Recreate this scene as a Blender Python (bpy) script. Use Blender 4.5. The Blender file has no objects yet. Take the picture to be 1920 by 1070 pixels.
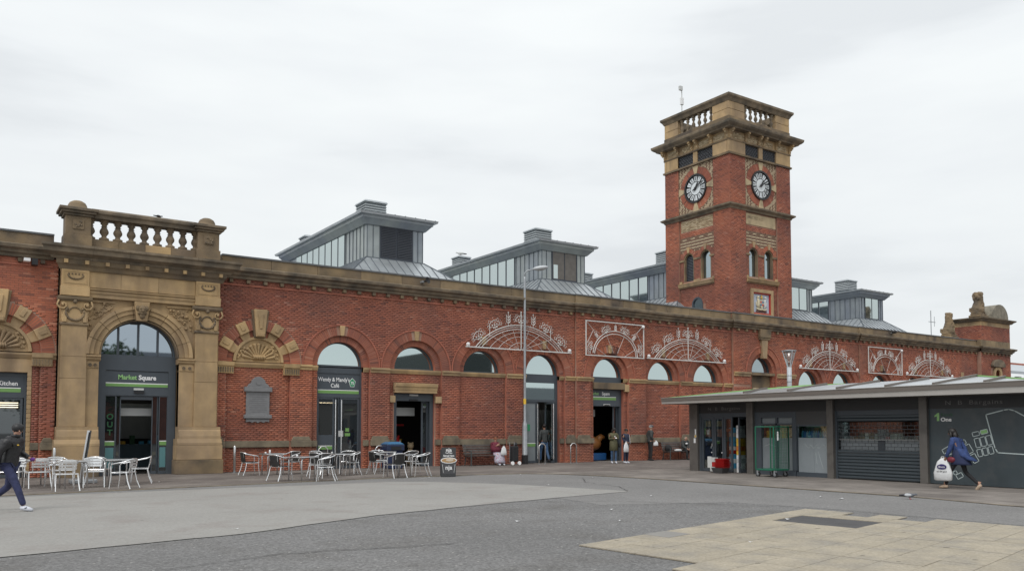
import bpy, bmesh, math, random
from mathutils import Vector, Matrix
import numpy as np
random.seed(7); rng = np.random.default_rng(5)
R = math.radians; PI = math.pi
S = bpy.context.scene
# ------------------------------------------------------------------ camera
cam_d = bpy.data.cameras.new('camera'); cam = bpy.data.objects.new('camera', cam_d)
S.collection.objects.link(cam); S.camera = cam
cam_d.sensor_width = 36.0; cam_d.lens = 29.457; cam_d.shift_y = 0.09896; cam_d.clip_end = 3000; cam_d.clip_start = 0.1
cam.location = (0, 0, 1.6)
AZ = R(55.8196)                     # compass direction of the view axis, counted from the market front
cam.rotation_euler = (R(90 + 2.842), 0, AZ - PI / 2)
S.render.resolution_x = 1024; S.render.resolution_y = 570
# ------------------------------------------------------------------ sky and sun
SUN_EL, SUN_AZ = R(50), R(212)       # direction towards the sun, azimuth from +X counter-clockwise
w = bpy.data.worlds.new('World'); S.world = w; w.use_nodes = True
nt = w.node_tree; nt.nodes.clear(); N = nt.nodes.new; L = nt.links.new
out = N('ShaderNodeOutputWorld'); bg = N('ShaderNodeBackground'); bg2 = N('ShaderNodeBackground'); add = N('ShaderNodeAddShader')
sky = N('ShaderNodeTexSky'); sky.sky_type = 'NISHITA'; sky.sun_disc = False
sky.sun_elevation = SUN_EL; sky.sun_rotation = PI / 2 - SUN_AZ; sky.dust_density = 3
L(sky.outputs[0], bg2.inputs[0]); bg2.inputs[1].default_value = 0.006
tc = N('ShaderNodeTexCoord'); mp = N('ShaderNodeMapping'); mp.inputs['Scale'].default_value = (1.2, 1.2, 5.5)
no = N('ShaderNodeTexNoise'); no.inputs['Scale'].default_value = 1.9; no.inputs['Detail'].default_value = 5; no.inputs['Roughness'].default_value = .5
ra = N('ShaderNodeValToRGB'); e = ra.color_ramp.elements
e[0].position = .34; e[0].color = (.715, .745, .765, 1); e[1].position = .62; e[1].color = (.85, .88, .885, 1)
x = e.new(.46); x.color = (.80, .83, .845, 1)
L(tc.outputs['Generated'], mp.inputs[0]); L(mp.outputs[0], no.inputs[0]); L(no.outputs[0], ra.inputs[0])
sx = N('ShaderNodeSeparateXYZ'); L(tc.outputs['Generated'], sx.inputs[0])
mr = N('ShaderNodeMapRange'); mr.inputs[1].default_value = 0; mr.inputs[2].default_value = 1; mr.inputs[3].default_value = .98; mr.inputs[4].default_value = 1.25
L(sx.outputs[2], mr.inputs[0])
L(ra.outputs[0], bg.inputs[0]); L(mr.outputs[0], bg.inputs[1])
L(bg.outputs[0], add.inputs[0]); L(bg2.outputs[0], add.inputs[1]); L(add.outputs[0], out.inputs[0])
sd = bpy.data.lights.new('sun', 'SUN'); so = bpy.data.objects.new('sun', sd); S.collection.objects.link(so)
sd.energy = 1.45; sd.angle = R(28); sd.color = (1, .975, .94)
so.rotation_euler = (PI / 2 - SUN_EL, 0, SUN_AZ + PI / 2)
S.view_settings.view_transform = 'Standard'; S.view_settings.look = 'None'; S.view_settings.gamma = 1; S.view_settings.exposure = 0.0
# ------------------------------------------------------------------ materials
def mat(name, col, rough=.7, metal=0, var=.0, scale=3.0, bump=0, bscale=40, objrand=0, spec=.5, grime=None, gscale=1.2, gpos=(.5, .7), emit=None, attr=None, streak=1.0):
    m = bpy.data.materials.new(name); m.use_nodes = True; t = m.node_tree; b = t.nodes['Principled BSDF']
    n = t.nodes.new; l = t.links.new
    b.inputs['Roughness'].default_value = rough; b.inputs['Metallic'].default_value = metal; b.inputs['Specular IOR Level'].default_value = spec
    src = n('ShaderNodeRGB'); src.outputs[0].default_value = (*col, 1); c = src.outputs[0]
    geo = n('ShaderNodeNewGeometry')
    def noise(sc, det=4, st=1.0):
        q = n('ShaderNodeTexNoise'); q.inputs['Scale'].default_value = sc; q.inputs['Detail'].default_value = det
        if st != 1.0:
            mpn = n('ShaderNodeMapping'); mpn.inputs['Scale'].default_value = (1, 1, st); l(geo.outputs['Position'], mpn.inputs[0]); l(mpn.outputs[0], q.inputs[0])
        else: l(geo.outputs['Position'], q.inputs[0])
        return q.outputs[0]
    if attr:
        a = n('ShaderNodeAttribute'); a.attribute_name = 'rnd'; r_ = n('ShaderNodeValToRGB'); r_.color_ramp.elements.remove(r_.color_ramp.elements[0])
        for i, (p, cc) in enumerate(attr):
            el = r_.color_ramp.elements[0] if i == 0 else r_.color_ramp.elements.new(p)
            el.position = p; el.color = (*cc, 1)
        if objrand:
            oi = n('ShaderNodeObjectInfo'); l(oi.outputs['Random'], r_.inputs[0])
        else: l(a.outputs['Fac'], r_.inputs[0])
        c = r_.outputs[0]
    def scalemul(c, fac, lo, hi):
        mrn = n('ShaderNodeMapRange'); l(fac, mrn.inputs[0]); mrn.inputs[1].default_value = .3; mrn.inputs[2].default_value = .7
        mrn.inputs[3].default_value = lo; mrn.inputs[4].default_value = hi
        v = n('ShaderNodeVectorMath'); v.operation = 'SCALE'; l(c, v.inputs[0]); l(mrn.outputs[0], v.inputs['Scale']); return v.outputs[0]
    if var: c = scalemul(c, noise(scale), 1 - var, 1 + var)
    if objrand and not attr:
        oi = n('ShaderNodeObjectInfo'); mrn = n('ShaderNodeMapRange'); l(oi.outputs['Random'], mrn.inputs[0]); mrn.inputs[3].default_value = 1 - objrand; mrn.inputs[4].default_value = 1 + objrand
        v = n('ShaderNodeVectorMath'); v.operation = 'SCALE'; l(c, v.inputs[0]); l(mrn.outputs[0], v.inputs['Scale']); c = v.outputs[0]
    if grime:
        mx = n('ShaderNodeMix'); mx.data_type = 'RGBA'; rr = n('ShaderNodeValToRGB'); rr.color_ramp.elements[0].position = gpos[0]; rr.color_ramp.elements[1].position = gpos[1]
        l(noise(gscale, 6, streak), rr.inputs[0]); l(rr.outputs[0], mx.inputs[0]); l(c, mx.inputs[6]); mx.inputs[7].default_value = (*grime, 1); c = mx.outputs[2]
    l(c, b.inputs['Base Color'])
    if bump:
        bn = n('ShaderNodeBump'); bn.inputs['Strength'].default_value = bump; bn.inputs['Distance'].default_value = .02; l(noise(bscale, 5), bn.inputs['Height']); l(bn.outputs[0], b.inputs['Normal'])
    if emit: b.inputs['Emission Color'].default_value = (*emit[0], 1); b.inputs['Emission Strength'].default_value = emit[1]
    return m
M = {}
BR = [(0, (.20, .080, .060)), (.06, (.26, .098, .070)), (.15, (.335, .118, .078)), (.5, (.375, .128, .080)), (.85, (.405, .140, .086)), (.96, (.425, .165, .11)), (1, (.45, .21, .15))]
M['brick'] = mat('red_brick', (1, 1, 1), .85, attr=BR, var=.13, scale=.6, grime=(.20, .095, .078), gscale=.45, gpos=(.46, .80), streak=.7)
M['brick_new'] = mat('orange_brick', (1, 1, 1), .85, attr=[(0, (.30, .068, .038)), (.5, (.41, .094, .045)), (1, (.48, .13, .065))], var=.1, scale=.8)
M['brick_one'] = mat('red_brick_single', (1, 1, 1), .85, attr=BR, objrand=1, var=.13, scale=.6)
M['brick_plain'] = mat('red_brick_plain', (.37, .13, .085), .85, var=.2, scale=1.5, bump=.25, bscale=30)
M['mortar'] = mat('mortar', (.31, .17, .12), .95, var=.2, scale=1.2, grime=(.40, .28, .22), gscale=.4, gpos=(.5, .75))
M['mortar_dark'] = mat('dark_mortar', (.2, .11, .085), .95)
M['buff'] = mat('buff_brick', (1, 1, 1), .85, attr=[(0, (.30, .22, .13)), (.5, (.48, .37, .23)), (1, (.60, .50, .34))])
M['chequer'] = mat('chequer_brick', (1, 1, 1), .85, attr=[(0, (.20, .125, .085)), (.45, (.23, .14, .09)), (.5, (.42, .32, .21)), (1, (.48, .38, .26))])
M['stone'] = mat('buff_sandstone', (.43, .305, .170), .8, var=.14, scale=2.2, bump=.25, bscale=25, objrand=.1, grime=(.20, .14, .085), gscale=1.3, gpos=(.50, .80), streak=.22)
M['stone_dark'] = mat('weathered_sandstone', (.25, .185, .115), .85, var=.2, scale=3, bump=.35, bscale=20, objrand=.12, grime=(.11, .088, .064), gscale=1.5, gpos=(.42, .66))
M['stone_black'] = mat('sooty_sandstone', (.20, .155, .105), .85, var=.25, scale=3, bump=.3, bscale=20, objrand=.1, grime=(.075, .065, .052), gscale=1.6, gpos=(.42, .72))
M['plinth'] = mat('grey_sandstone', (.20, .165, .115), .85, var=.2, scale=3, bump=.3, bscale=20, objrand=.12, grime=(.10, .085, .065), gscale=2, gpos=(.45, .7))
M['slate'] = mat('grey_slate_plaque', (.20, .20, .205), .7, var=.08, scale=8, bump=.2, bscale=90)
M['lead'] = mat('lead_capping', (.11, .115, .12), .5, var=.15)
M['zinc'] = mat('standing_seam_zinc', (.33, .37, .40), .42, metal=.35, var=.1, scale=2, objrand=.06)
M['zinc_dark'] = mat('zinc_seam', (.12, .14, .16), .5, metal=.3)
M['zinc_light'] = mat('pale_zinc', (.46, .49, .51), .35, metal=.5, var=.12, scale=2)
M['louvre'] = mat('louvre_metal', (.06, .068, .085), .5, metal=.3)
M['vent'] = mat('galvanised_louvre', (.42, .45, .46), .4, metal=.5)
M['frame'] = mat('grey_frame_paint', (.062, .075, .09), .45, var=.05)
M['alu'] = mat('brushed_aluminium', (.72, .73, .74), .28, metal=.85)
M['tubemetal'] = mat('polished_tube', (.85, .86, .87), .22, metal=.75)
M['steel'] = mat('stainless_steel', (.6, .6, .6), .3, metal=.9)
M['galv'] = mat('galvanised_steel', (.36, .38, .40), .5, metal=.5, var=.1, scale=12)
M['white_iron'] = mat('white_painted_iron', (.62, .62, .60), .5, var=.1, scale=6)
M['white'] = mat('white_paint', (.8, .8, .8), .5)
M['offwhite'] = mat('off_white', (.55, .56, .55), .6)
M['black'] = mat('black_plastic', (.016, .016, .018), .5)
M['wicker'] = mat('black_wicker', (.022, .021, .021), .6, bump=.5, bscale=90)
M['green'] = mat('lime_green_stripe', (.17, .34, .10), .5)
M['green_txt'] = mat('green_lettering', (.28, .52, .20), .5)
M['green_dark'] = mat('mid_green', (.012, .085, .03), .5)
M['cagegreen'] = mat('green_cage_paint', (.012, .13, .075), .45)
M['badge'] = mat('badge_green', (.03, .28, .12), .5)
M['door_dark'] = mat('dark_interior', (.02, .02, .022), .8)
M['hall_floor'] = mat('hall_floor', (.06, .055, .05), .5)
M['kiosk_paint'] = mat('kiosk_bronze_grey', (.135, .125, .115), .45, metal=.2, var=.12, scale=2, grime=(.09, .082, .075), gscale=3, gpos=(.5, .75))
M['kiosk_edge'] = mat('kiosk_fascia', (.43, .41, .385), .4, metal=.3, var=.05, scale=1.5)
M['kiosk_edge_dark'] = mat('kiosk_gutter', (.15, .13, .115), .45)
M['kiosk_dark'] = mat('kiosk_charcoal', (.028, .029, .031), .5)
M['mural'] = mat('slate_blue_panel', (.05, .066, .075), .42, var=.12, scale=1.2, grime=(.075, .085, .09), gscale=2.2, gpos=(.5, .75))
M['shutter'] = mat('shutter_slat', (.075, .092, .105), .4, metal=.25, objrand=.06)
M['frost'] = mat('frosted_film', (.21, .235, .25), .35, var=.06, scale=3)
M['kiosk_roof'] = mat('kiosk_roof_sheet', (.42, .44, .46), .3, metal=.35, var=.12, scale=1.0)
M['wood'] = mat('bench_slat', (.075, .062, .055), .6, var=.3, scale=8)
M['skin'] = mat('skin', (.42, .24, .17), .55)
M['skin_dark'] = mat('brown_skin', (.24, .125, .08), .55)
M['hair'] = mat('dark_hair', (.013, .010, .009), .5)
M['yellow'] = mat('yellow', (.75, .48, .05), .5)
M['red'] = mat('red', (.45, .02, .02), .5)
M['blue'] = mat('blue', (.02, .10, .28), .4)
M['skyblue'] = mat('sky_blue', (.08, .38, .62), .4)
M['orange'] = mat('orange', (.6, .18, .03), .5)
M['asphalt'] = mat('asphalt', (.19, .187, .185), .95, var=.10, scale=.35, bump=.7, bscale=55, spec=.2, grime=(.155, .15, .145), gscale=.7, gpos=(.5, .7))
M['asphalt_new'] = mat('pale_resurfaced_asphalt', (.305, .296, .28), .95, var=.06, scale=.3, bump=.4, bscale=60, spec=.2, grime=(.27, .25, .235), gscale=.9, gpos=(.52, .72))
M['asphalt_far'] = mat('smoother_asphalt', (.205, .20, .196), .95, var=.09, scale=.4, bump=.35, bscale=60, spec=.2)
M['pave'] = mat('brown_block_paving', (.17, .148, .135), .9, var=.16, scale=.9, bump=.3, bscale=40, spec=.2, grime=(.23, .205, .185), gscale=.35, gpos=(.5, .62))
M['pave_grey'] = mat('grey_block_paving', (.24, .215, .195), .9, var=.15, scale=.8, bump=.3, bscale=40, spec=.2, grime=(.16, .142, .13), gscale=.6, gpos=(.45, .68))
M['slab'] = mat('buff_paving_slab', (.36, .318, .25), .9, var=.09, scale=1.6, bump=.35, bscale=60, objrand=.05, spec=.2, grime=(.29, .265, .225), gscale=2.0, gpos=(.45, .7))
M['slab_grey'] = mat('grey_paving_slab', (.26, .25, .235), .9, var=.09, scale=2, bump=.35, bscale=60, spec=.2)
M['joint'] = mat('sand_joint', (.20, .165, .125), .95)
def speckle(m, amt=.5):      # pale stones in the asphalt
    t = m.node_tree; b = t.nodes['Principled BSDF']; n = t.nodes.new; l = t.links.new
    src = b.inputs['Base Color'].links[0].from_socket
    g = n('ShaderNodeNewGeometry'); v = n('ShaderNodeTexVoronoi'); v.inputs['Scale'].default_value = 34; l(g.outputs['Position'], v.inputs[0])
    sep = n('ShaderNodeSeparateColor'); l(v.outputs['Color'], sep.inputs[0])
    r1 = n('ShaderNodeMapRange'); r1.inputs[1].default_value = 0; r1.inputs[2].default_value = 1; r1.inputs[3].default_value = 1 - amt * .55; r1.inputs[4].default_value = 1 + amt * .55; l(sep.outputs[0], r1.inputs[0])
    sc = n('ShaderNodeVectorMath'); sc.operation = 'SCALE'; l(src, sc.inputs[0]); l(r1.outputs[0], sc.inputs['Scale'])
    v2 = n('ShaderNodeTexVoronoi'); v2.inputs['Scale'].default_value = 16; l(g.outputs['Position'], v2.inputs[0])
    s2 = n('ShaderNodeSeparateColor'); l(v2.outputs['Color'], s2.inputs[0])
    gt = n('ShaderNodeMath'); gt.operation = 'GREATER_THAN'; gt.inputs[1].default_value = .93; l(s2.outputs[1], gt.inputs[0])
    lt = n('ShaderNodeMath'); lt.operation = 'LESS_THAN'; lt.inputs[1].default_value = .26; l(v2.outputs['Distance'], lt.inputs[0])
    mu = n('ShaderNodeMath'); mu.operation = 'MULTIPLY'; l(gt.outputs[0], mu.inputs[0]); l(lt.outputs[0], mu.inputs[1])
    m2 = n('ShaderNodeMath'); m2.operation = 'MULTIPLY'; m2.inputs[1].default_value = amt; l(mu.outputs[0], m2.inputs[0])
    mx = n('ShaderNodeMix'); mx.data_type = 'RGBA'; l(m2.outputs[0], mx.inputs[0]); l(sc.outputs[0], mx.inputs[6]); mx.inputs[7].default_value = (.6, .58, .54, 1)
    l(mx.outputs[2], b.inputs['Base Color'])
M['terracotta'] = mat('terracotta_reflection', (.36, .13, .075), .6); M['ochre'] = mat('ochre_reflection', (.32, .20, .07), .6)
M['kiosk_dark2'] = mat('kiosk_dark_grey', (.06, .06, .062), .5); M['frost_lit'] = mat('lit_frosted_film', (.27, .30, .32), .35, var=.05, scale=2)  # second frosted film is a lit copy, its brightness put into the colour
M['scratch'] = mat('chalky_scratch', (.5, .55, .56), .6); M['shutter_link'] = mat('shutter_link_metal', (.05, .055, .06), .5)
M['mapline'] = mat('white_map_line', (.52, .60, .60), .6); M['pale_post'] = mat('pale_lamp_paint', (.50, .54, .57), .4)
M['navy'] = mat('navy_plastic', (.018, .03, .075), .4); M['sign_dark'] = mat('sign_board_dark', (.05, .052, .055), .5); M['cup_dark'] = mat('cup_print_dark', (.07, .07, .075), .5)
M['bench_metal'] = mat('bench_end_metal', (.07, .08, .08), .5, metal=.3); M['tabletop'] = mat('steel_tabletop', (.35, .36, .37), .3, metal=.6)
M['beigeshoe'] = mat('beige_flat_shoe', (.5, .38, .28), .5); M['farroof'] = mat('far_metal_roof', (.42, .45, .48), .4); M['slateroof'] = mat('slate_roof', (.08, .085, .095), .6); M['farwall'] = mat('pale_render', (.35, .33, .3), .8); M['bark'] = mat('bark', (.08, .06, .045), .9); M['leaf'] = mat('leaf', (.05, .085, .03), .7, var=.3, scale=1)
M['tar'] = mat('old_tar_joint', (.06, .058, .056), .9)
M['stone_pale'] = mat('pale_sandstone', (.46, .36, .22), .8, var=.1, scale=3, bump=.2, bscale=25, grime=(.26, .2, .13), gscale=2)
M['dial'] = mat('opal_dial_glass', (.68, .72, .74), .3)
speckle(M['asphalt'], .5); speckle(M['asphalt_far'], .3); speckle(M['asphalt_new'], .15); speckle(M['slab'], .2)
def jointed(m, sx_, sy_, dark=.72):   # fine rows of small blocks, too small to tell apart
    t = m.node_tree; b = t.nodes['Principled BSDF']; n = t.nodes.new; l = t.links.new
    src = b.inputs['Base Color'].links[0].from_socket; g = n('ShaderNodeNewGeometry'); bk = n('ShaderNodeTexBrick')
    bk.inputs['Scale'].default_value = 1; bk.inputs['Brick Width'].default_value = sx_; bk.inputs['Row Height'].default_value = sy_; bk.inputs['Mortar Size'].default_value = .008; bk.inputs['Bias'].default_value = 0
    bk.inputs['Color1'].default_value = (.86, .86, .86, 1); bk.inputs['Color2'].default_value = (1.1, 1.1, 1.1, 1); bk.inputs['Mortar'].default_value = (dark, dark, dark, 1)
    l(g.outputs['Position'], bk.inputs[0]); v = n('ShaderNodeVectorMath'); v.operation = 'MULTIPLY'; l(src, v.inputs[0]); l(bk.outputs[0], v.inputs[1]); l(v.outputs[0], b.inputs['Base Color'])
def spots(m, sc, th, col, k=.7):      # gum and oil spots
    t = m.node_tree; b = t.nodes['Principled BSDF']; n = t.nodes.new; l = t.links.new; src = b.inputs['Base Color'].links[0].from_socket
    g = n('ShaderNodeNewGeometry'); v = n('ShaderNodeTexVoronoi'); v.inputs['Scale'].default_value = sc; l(g.outputs['Position'], v.inputs[0])
    sp = n('ShaderNodeSeparateColor'); l(v.outputs['Color'], sp.inputs[0]); m0 = n('ShaderNodeMath'); m0.operation = 'MULTIPLY'; m0.inputs[1].default_value = th; l(sp.outputs[0], m0.inputs[0])
    lt = n('ShaderNodeMath'); lt.operation = 'LESS_THAN'; l(v.outputs['Distance'], lt.inputs[0]); l(m0.outputs[0], lt.inputs[1]); m2 = n('ShaderNodeMath'); m2.operation = 'MULTIPLY'; m2.inputs[1].default_value = k; l(lt.outputs[0], m2.inputs[0])
    mx = n('ShaderNodeMix'); mx.data_type = 'RGBA'; l(m2.outputs[0], mx.inputs[0]); l(src, mx.inputs[6]); mx.inputs[7].default_value = (*col, 1); l(mx.outputs[2], b.inputs['Base Color'])
spots(M['slab'], 2.6, .12, (.10, .09, .075)); spots(M['asphalt_new'], 1.7, .06, (.16, .155, .15)); spots(M['pave'], 2.2, .1, (.09, .08, .075)); spots(M['pave_grey'], 2.4, .1, (.12, .11, .10)); spots(M['asphalt'], 1.3, .06, (.09, .088, .085), .5)
def bigvar(m, sc=.13, zs=2.2):          # old walls drift in tone from bay to bay
    t = m.node_tree; b = t.nodes['Principled BSDF']; n = t.nodes.new; l = t.links.new; src = b.inputs['Base Color'].links[0].from_socket
    g = n('ShaderNodeNewGeometry'); mpn = n('ShaderNodeMapping'); mpn.inputs['Scale'].default_value = (1, 1, zs); l(g.outputs['Position'], mpn.inputs[0]); q = n('ShaderNodeTexNoise'); q.inputs['Scale'].default_value = sc; q.inputs['Detail'].default_value = 6; q.inputs['Roughness'].default_value = .6; l(mpn.outputs[0], q.inputs[0])
    r_ = n('ShaderNodeValToRGB'); r_.color_ramp.elements[0].position = .38; r_.color_ramp.elements[0].color = (.74, .74, .80, 1); r_.color_ramp.elements[1].position = .62; r_.color_ramp.elements[1].color = (1.14, 1.10, .98, 1); l(q.outputs[0], r_.inputs[0])
    v = n('ShaderNodeVectorMath'); v.operation = 'MULTIPLY'; l(src, v.inputs[0]); l(r_.outputs[0], v.inputs[1]); l(v.outputs[0], b.inputs['Base Color'])
bigvar(M['brick']); bigvar(M['brick_one']); bigvar(M['stone'], .5, .5); bigvar(M['zinc'], .3, .4); bigvar(M['stone_dark'], .6, .4)
jointed(M['pave'], .4, .2); jointed(M['pave_grey'], .2, .4)
def glass(name, tint, mir, col, rough=.02):
    m = bpy.data.materials.new(name); m.use_nodes = True; t = m.node_tree; t.nodes.clear(); n = t.nodes.new; l = t.links.new
    o = n('ShaderNodeOutputMaterial'); mx = n('ShaderNodeMixShader'); gl = n('ShaderNodeBsdfGlossy'); gl.inputs['Roughness'].default_value = rough; gl.inputs['Color'].default_value = (*tint, 1)
    df = n('ShaderNodeBsdfDiffuse') if col else n('ShaderNodeBsdfTransparent')
    df.inputs[0].default_value = (*(col or (.8, .85, .85)), 1)
    lw = n('ShaderNodeLayerWeight'); lw.inputs[0].default_value = .5; mr_ = n('ShaderNodeMapRange'); mr_.inputs[3].default_value = mir[0]; mr_.inputs[4].default_value = mir[1]
    l(lw.outputs['Fresnel'], mr_.inputs[0]); l(mr_.outputs[0], mx.inputs[0]); l(df.outputs[0], mx.inputs[1]); l(gl.outputs[0], mx.inputs[2]); l(mx.outputs[0], o.inputs[0]); return m
M['mirror'] = glass('coated_window_glass', (.60, .70, .70), (.86, .97), (.03, .04, .04))
M['portal'] = glass('entrance_fan_glass', (.40, .46, .52), (.86, .97), (.02, .025, .03))
M['darkglass'] = glass('dark_door_glass', (.75, .8, .82), (.12, .5), (.012, .014, .016))
M['tower_glass'] = glass('tower_window_glass', (.45, .52, .55), (.75, .9), (.06, .08, .09), .08)
M['clear'] = glass('clear_glass', (.9, .95, .95), (.07, .4), None)
M['lantern_glass'] = glass('lantern_glass', (.62, .69, .68), (.8, .95), (.10, .12, .12), .05)
# ------------------------------------------------------------------ object helpers
C = bpy.data.collections.new('scene'); S.collection.children.link(C)
ORG = {}
def thing(name, label, cat, loc=(0, 0, 0), group=None, kind=None):
    o = bpy.data.objects.new(name, None); C.objects.link(o); o.location = loc; o.empty_display_size = .2
    if label: o['label'] = label
    if cat: o['category'] = cat
    if group: o['group'] = group
    ORG[o.name] = Vector(loc); return o
def org(o):
    while o is not None:
        if o.name in ORG: return ORG[o.name]
        o = o.parent
    return Vector((0, 0, 0))
def tag(o, label=None, cat=None, group=None, kind=None):
    if label: o['label'] = label
    if cat: o['category'] = cat
    if group: o['group'] = group
    if kind: o['kind'] = kind
    return o
class Frame:
    def __init__(s, O, U, Nn): s.O = Vector(O); s.U = Vector(U); s.N = Vector(Nn); s.W = Vector((0, 0, 1))
    def __call__(s, u, w, d=0): return s.O + s.U * u + s.W * w + s.N * d
    def at(s, du=0, dw=0, dd=0): return Frame(s(du, dw, dd), s.U, s.N)
GW = Frame((0, 0, 0), (1, 0, 0), (0, -1, 0))
class MB:
    def __init__(s, F=None): s.v = []; s.f = []; s.F = F or GW; s.smooth = False; s.mi = []; s.cm = 0
    def add(s, pts, faces):
        b = len(s.v); s.v += [tuple(p) for p in pts]; s.f += [tuple(b + i for i in f) for f in faces]; s.mi += [s.cm] * len(faces); return s
    def box(s, u0, u1, w0, w1, d0, d1):
        F = s.F; p = [F(u, w, d) for u in (u0, u1) for w in (w0, w1) for d in (d0, d1)]
        return s.add(p, [(0, 1, 3, 2), (4, 6, 7, 5), (0, 4, 5, 1), (2, 3, 7, 6), (0, 2, 6, 4), (1, 5, 7, 3)])
    def wbox(s, x0, x1, y0, y1, z0, z1):
        p = [Vector((x, y, z)) for x in (x0, x1) for y in (y0, y1) for z in (z0, z1)]
        return s.add(p, [(0, 1, 3, 2), (4, 6, 7, 5), (0, 4, 5, 1), (2, 3, 7, 6), (0, 2, 6, 4), (1, 5, 7, 3)])
    def prism(s, pts, d0, d1):          # polygon of (u,w) given depth
        F = s.F; n = len(pts); p = [F(u, w, d0) for u, w in pts] + [F(u, w, d1) for u, w in pts]
        return s.add(p, [tuple(range(n))[::-1], tuple(range(n, 2 * n))] + [(i, (i + 1) % n, n + (i + 1) % n, n + i) for i in range(n)])
    def vprism(s, pts, z0, z1):         # plan polygon (x,y)
        n = len(pts); p = [Vector((x, y, z0)) for x, y in pts] + [Vector((x, y, z1)) for x, y in pts]
        return s.add(p, [tuple(range(n))[::-1], tuple(range(n, 2 * n))] + [(i, (i + 1) % n, n + (i + 1) % n, n + i) for i in range(n)])
    def sweep(s, prof, u0, u1, m0=0, m1=0):   # profile (d,w) swept along u, mitred ends
        F = s.F; n = len(prof); p = [F(u0 - m0 * d, w_, d) for d, w_ in prof] + [F(u1 + m1 * d, w_, d) for d, w_ in prof]
        return s.add(p, [tuple(range(n)), tuple(range(n, 2 * n))[::-1]] + [(i, n + i, n + (i + 1) % n, (i + 1) % n) for i in range(n)])
    def arc(s, cu, cw, r0, r1, a0, a1, d0, d1, n=16):
        pts = []
        F = s.F
        for i in range(n + 1):
            a = R(a0 + (a1 - a0) * i / n); c_, s_ = math.cos(a), math.sin(a)
            pts += [F(cu + r0 * c_, cw + r0 * s_, d0), F(cu + r1 * c_, cw + r1 * s_, d0), F(cu + r1 * c_, cw + r1 * s_, d1), F(cu + r0 * c_, cw + r0 * s_, d1)]
        fs = [(0, 1, 2, 3), (4 * n, 4 * n + 3, 4 * n + 2, 4 * n + 1)]
        for i in range(n):
            for k in range(4): fs.append((4 * i + k, 4 * i + 4 + k, 4 * i + 4 + (k + 1) % 4, 4 * i + (k + 1) % 4))
        return s.add(pts, fs)
    def disc(s, cu, cw, r, d0, d1, n=24, a0=0, a1=360, ry=None):
        k = n if a1 - a0 >= 360 else n + 1
        return s.prism([(cu + r * math.cos(R(a0 + (a1 - a0) * i / n)), cw + (ry or r) * math.sin(R(a0 + (a1 - a0) * i / n))) for i in range(k)], d0, d1)
    def tube(s, pts, r, n=6, closed=False):
        P = [Vector(p) for p in pts]; m = len(P); rings = []
        rr = r if isinstance(r, (list, tuple)) else [r] * m
        up = Vector((0, 0, 1)); prev = None
        for i in range(m):
            if closed: t = P[(i + 1) % m] - P[i - 1]
            else: t = P[min(i + 1, m - 1)] - P[max(i - 1, 0)]
            if t.length < 1e-9: t = Vector((0, 0, 1))
            t.normalize()
            if prev is None:
                a = t.cross(up); a = a if a.length > .05 else t.cross(Vector((1, 0, 0)))
            else:
                a = prev - t * prev.dot(t); a = a if a.length > 1e-4 else t.cross(up)
            a.normalize(); prev = a; b_ = t.cross(a); rings.append([P[i] + (a * math.cos(2 * PI * k / n) + b_ * math.sin(2 * PI * k / n)) * rr[i] for k in range(n)])
        fs = []
        for i in range(m - 1 + (1 if closed else 0)):
            j = (i + 1) % m
            for k in range(n): fs.append((i * n + k, j * n + k, j * n + (k + 1) % n, i * n + (k + 1) % n))
        if not closed: fs += [tuple(range(n))[::-1], tuple((m - 1) * n + k for k in range(n))]
        return s.add([q for r_ in rings for q in r_], fs)
    def lathe(s, prof, cx=0, cy=0, n=12, z0=0, sx=1, sy=1):   # prof: (r,z)
        p = []
        for r_, z in prof:
            for k in range(n): p.append(Vector((cx + r_ * sx * math.cos(2 * PI * k / n), cy + r_ * sy * math.sin(2 * PI * k / n), z0 + z)))
        fs = []
        for i in range(len(prof) - 1):
            for k in range(n): fs.append((i * n + k, i * n + (k + 1) % n, (i + 1) * n + (k + 1) % n, (i + 1) * n + k))
        m = len(prof) - 1; fs += [tuple(range(n))[::-1], tuple(m * n + k for k in range(n))]
        return s.add(p, fs)
    def ball(s, c, r, n=8, m=6, sx=1, sy=1, sz=1):
        c = Vector(c); p = []; fs = []
        for i in range(m + 1):
            th = PI * i / m
            for k in range(n): p.append(c + Vector((r * sx * math.sin(th) * math.cos(2 * PI * k / n), r * sy * math.sin(th) * math.sin(2 * PI * k / n), r * sz * math.cos(th))))
        for i in range(m):
            for k in range(n): fs.append((i * n + k, (i + 1) * n + k, (i + 1) * n + (k + 1) % n, i * n + (k + 1) % n))
        return s.add(p, fs)
    def loft(s, rings, n=14):    # rings: (cx,cy,cz,rx,ry[,tilt])
        p = []; fs = []
        for rg in rings:
            for k in range(n): p.append(Vector((rg[0] + rg[3] * math.cos(2 * PI * k / n), rg[1] + rg[4] * math.sin(2 * PI * k / n), rg[2] + (rg[5] if len(rg) > 5 else 0) * math.sin(2 * PI * k / n))))
        for i in range(len(rings) - 1):
            for k in range(n): fs.append((i * n + k, i * n + (k + 1) % n, (i + 1) * n + (k + 1) % n, (i + 1) * n + k))
        m = len(rings) - 1; fs += [tuple(range(n))[::-1], tuple(m * n + k for k in range(n))]
        return s.add(p, fs)
    def xf(s, M4):
        s.v = [tuple(M4 @ Vector(p)) for p in s.v]; return s
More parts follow.
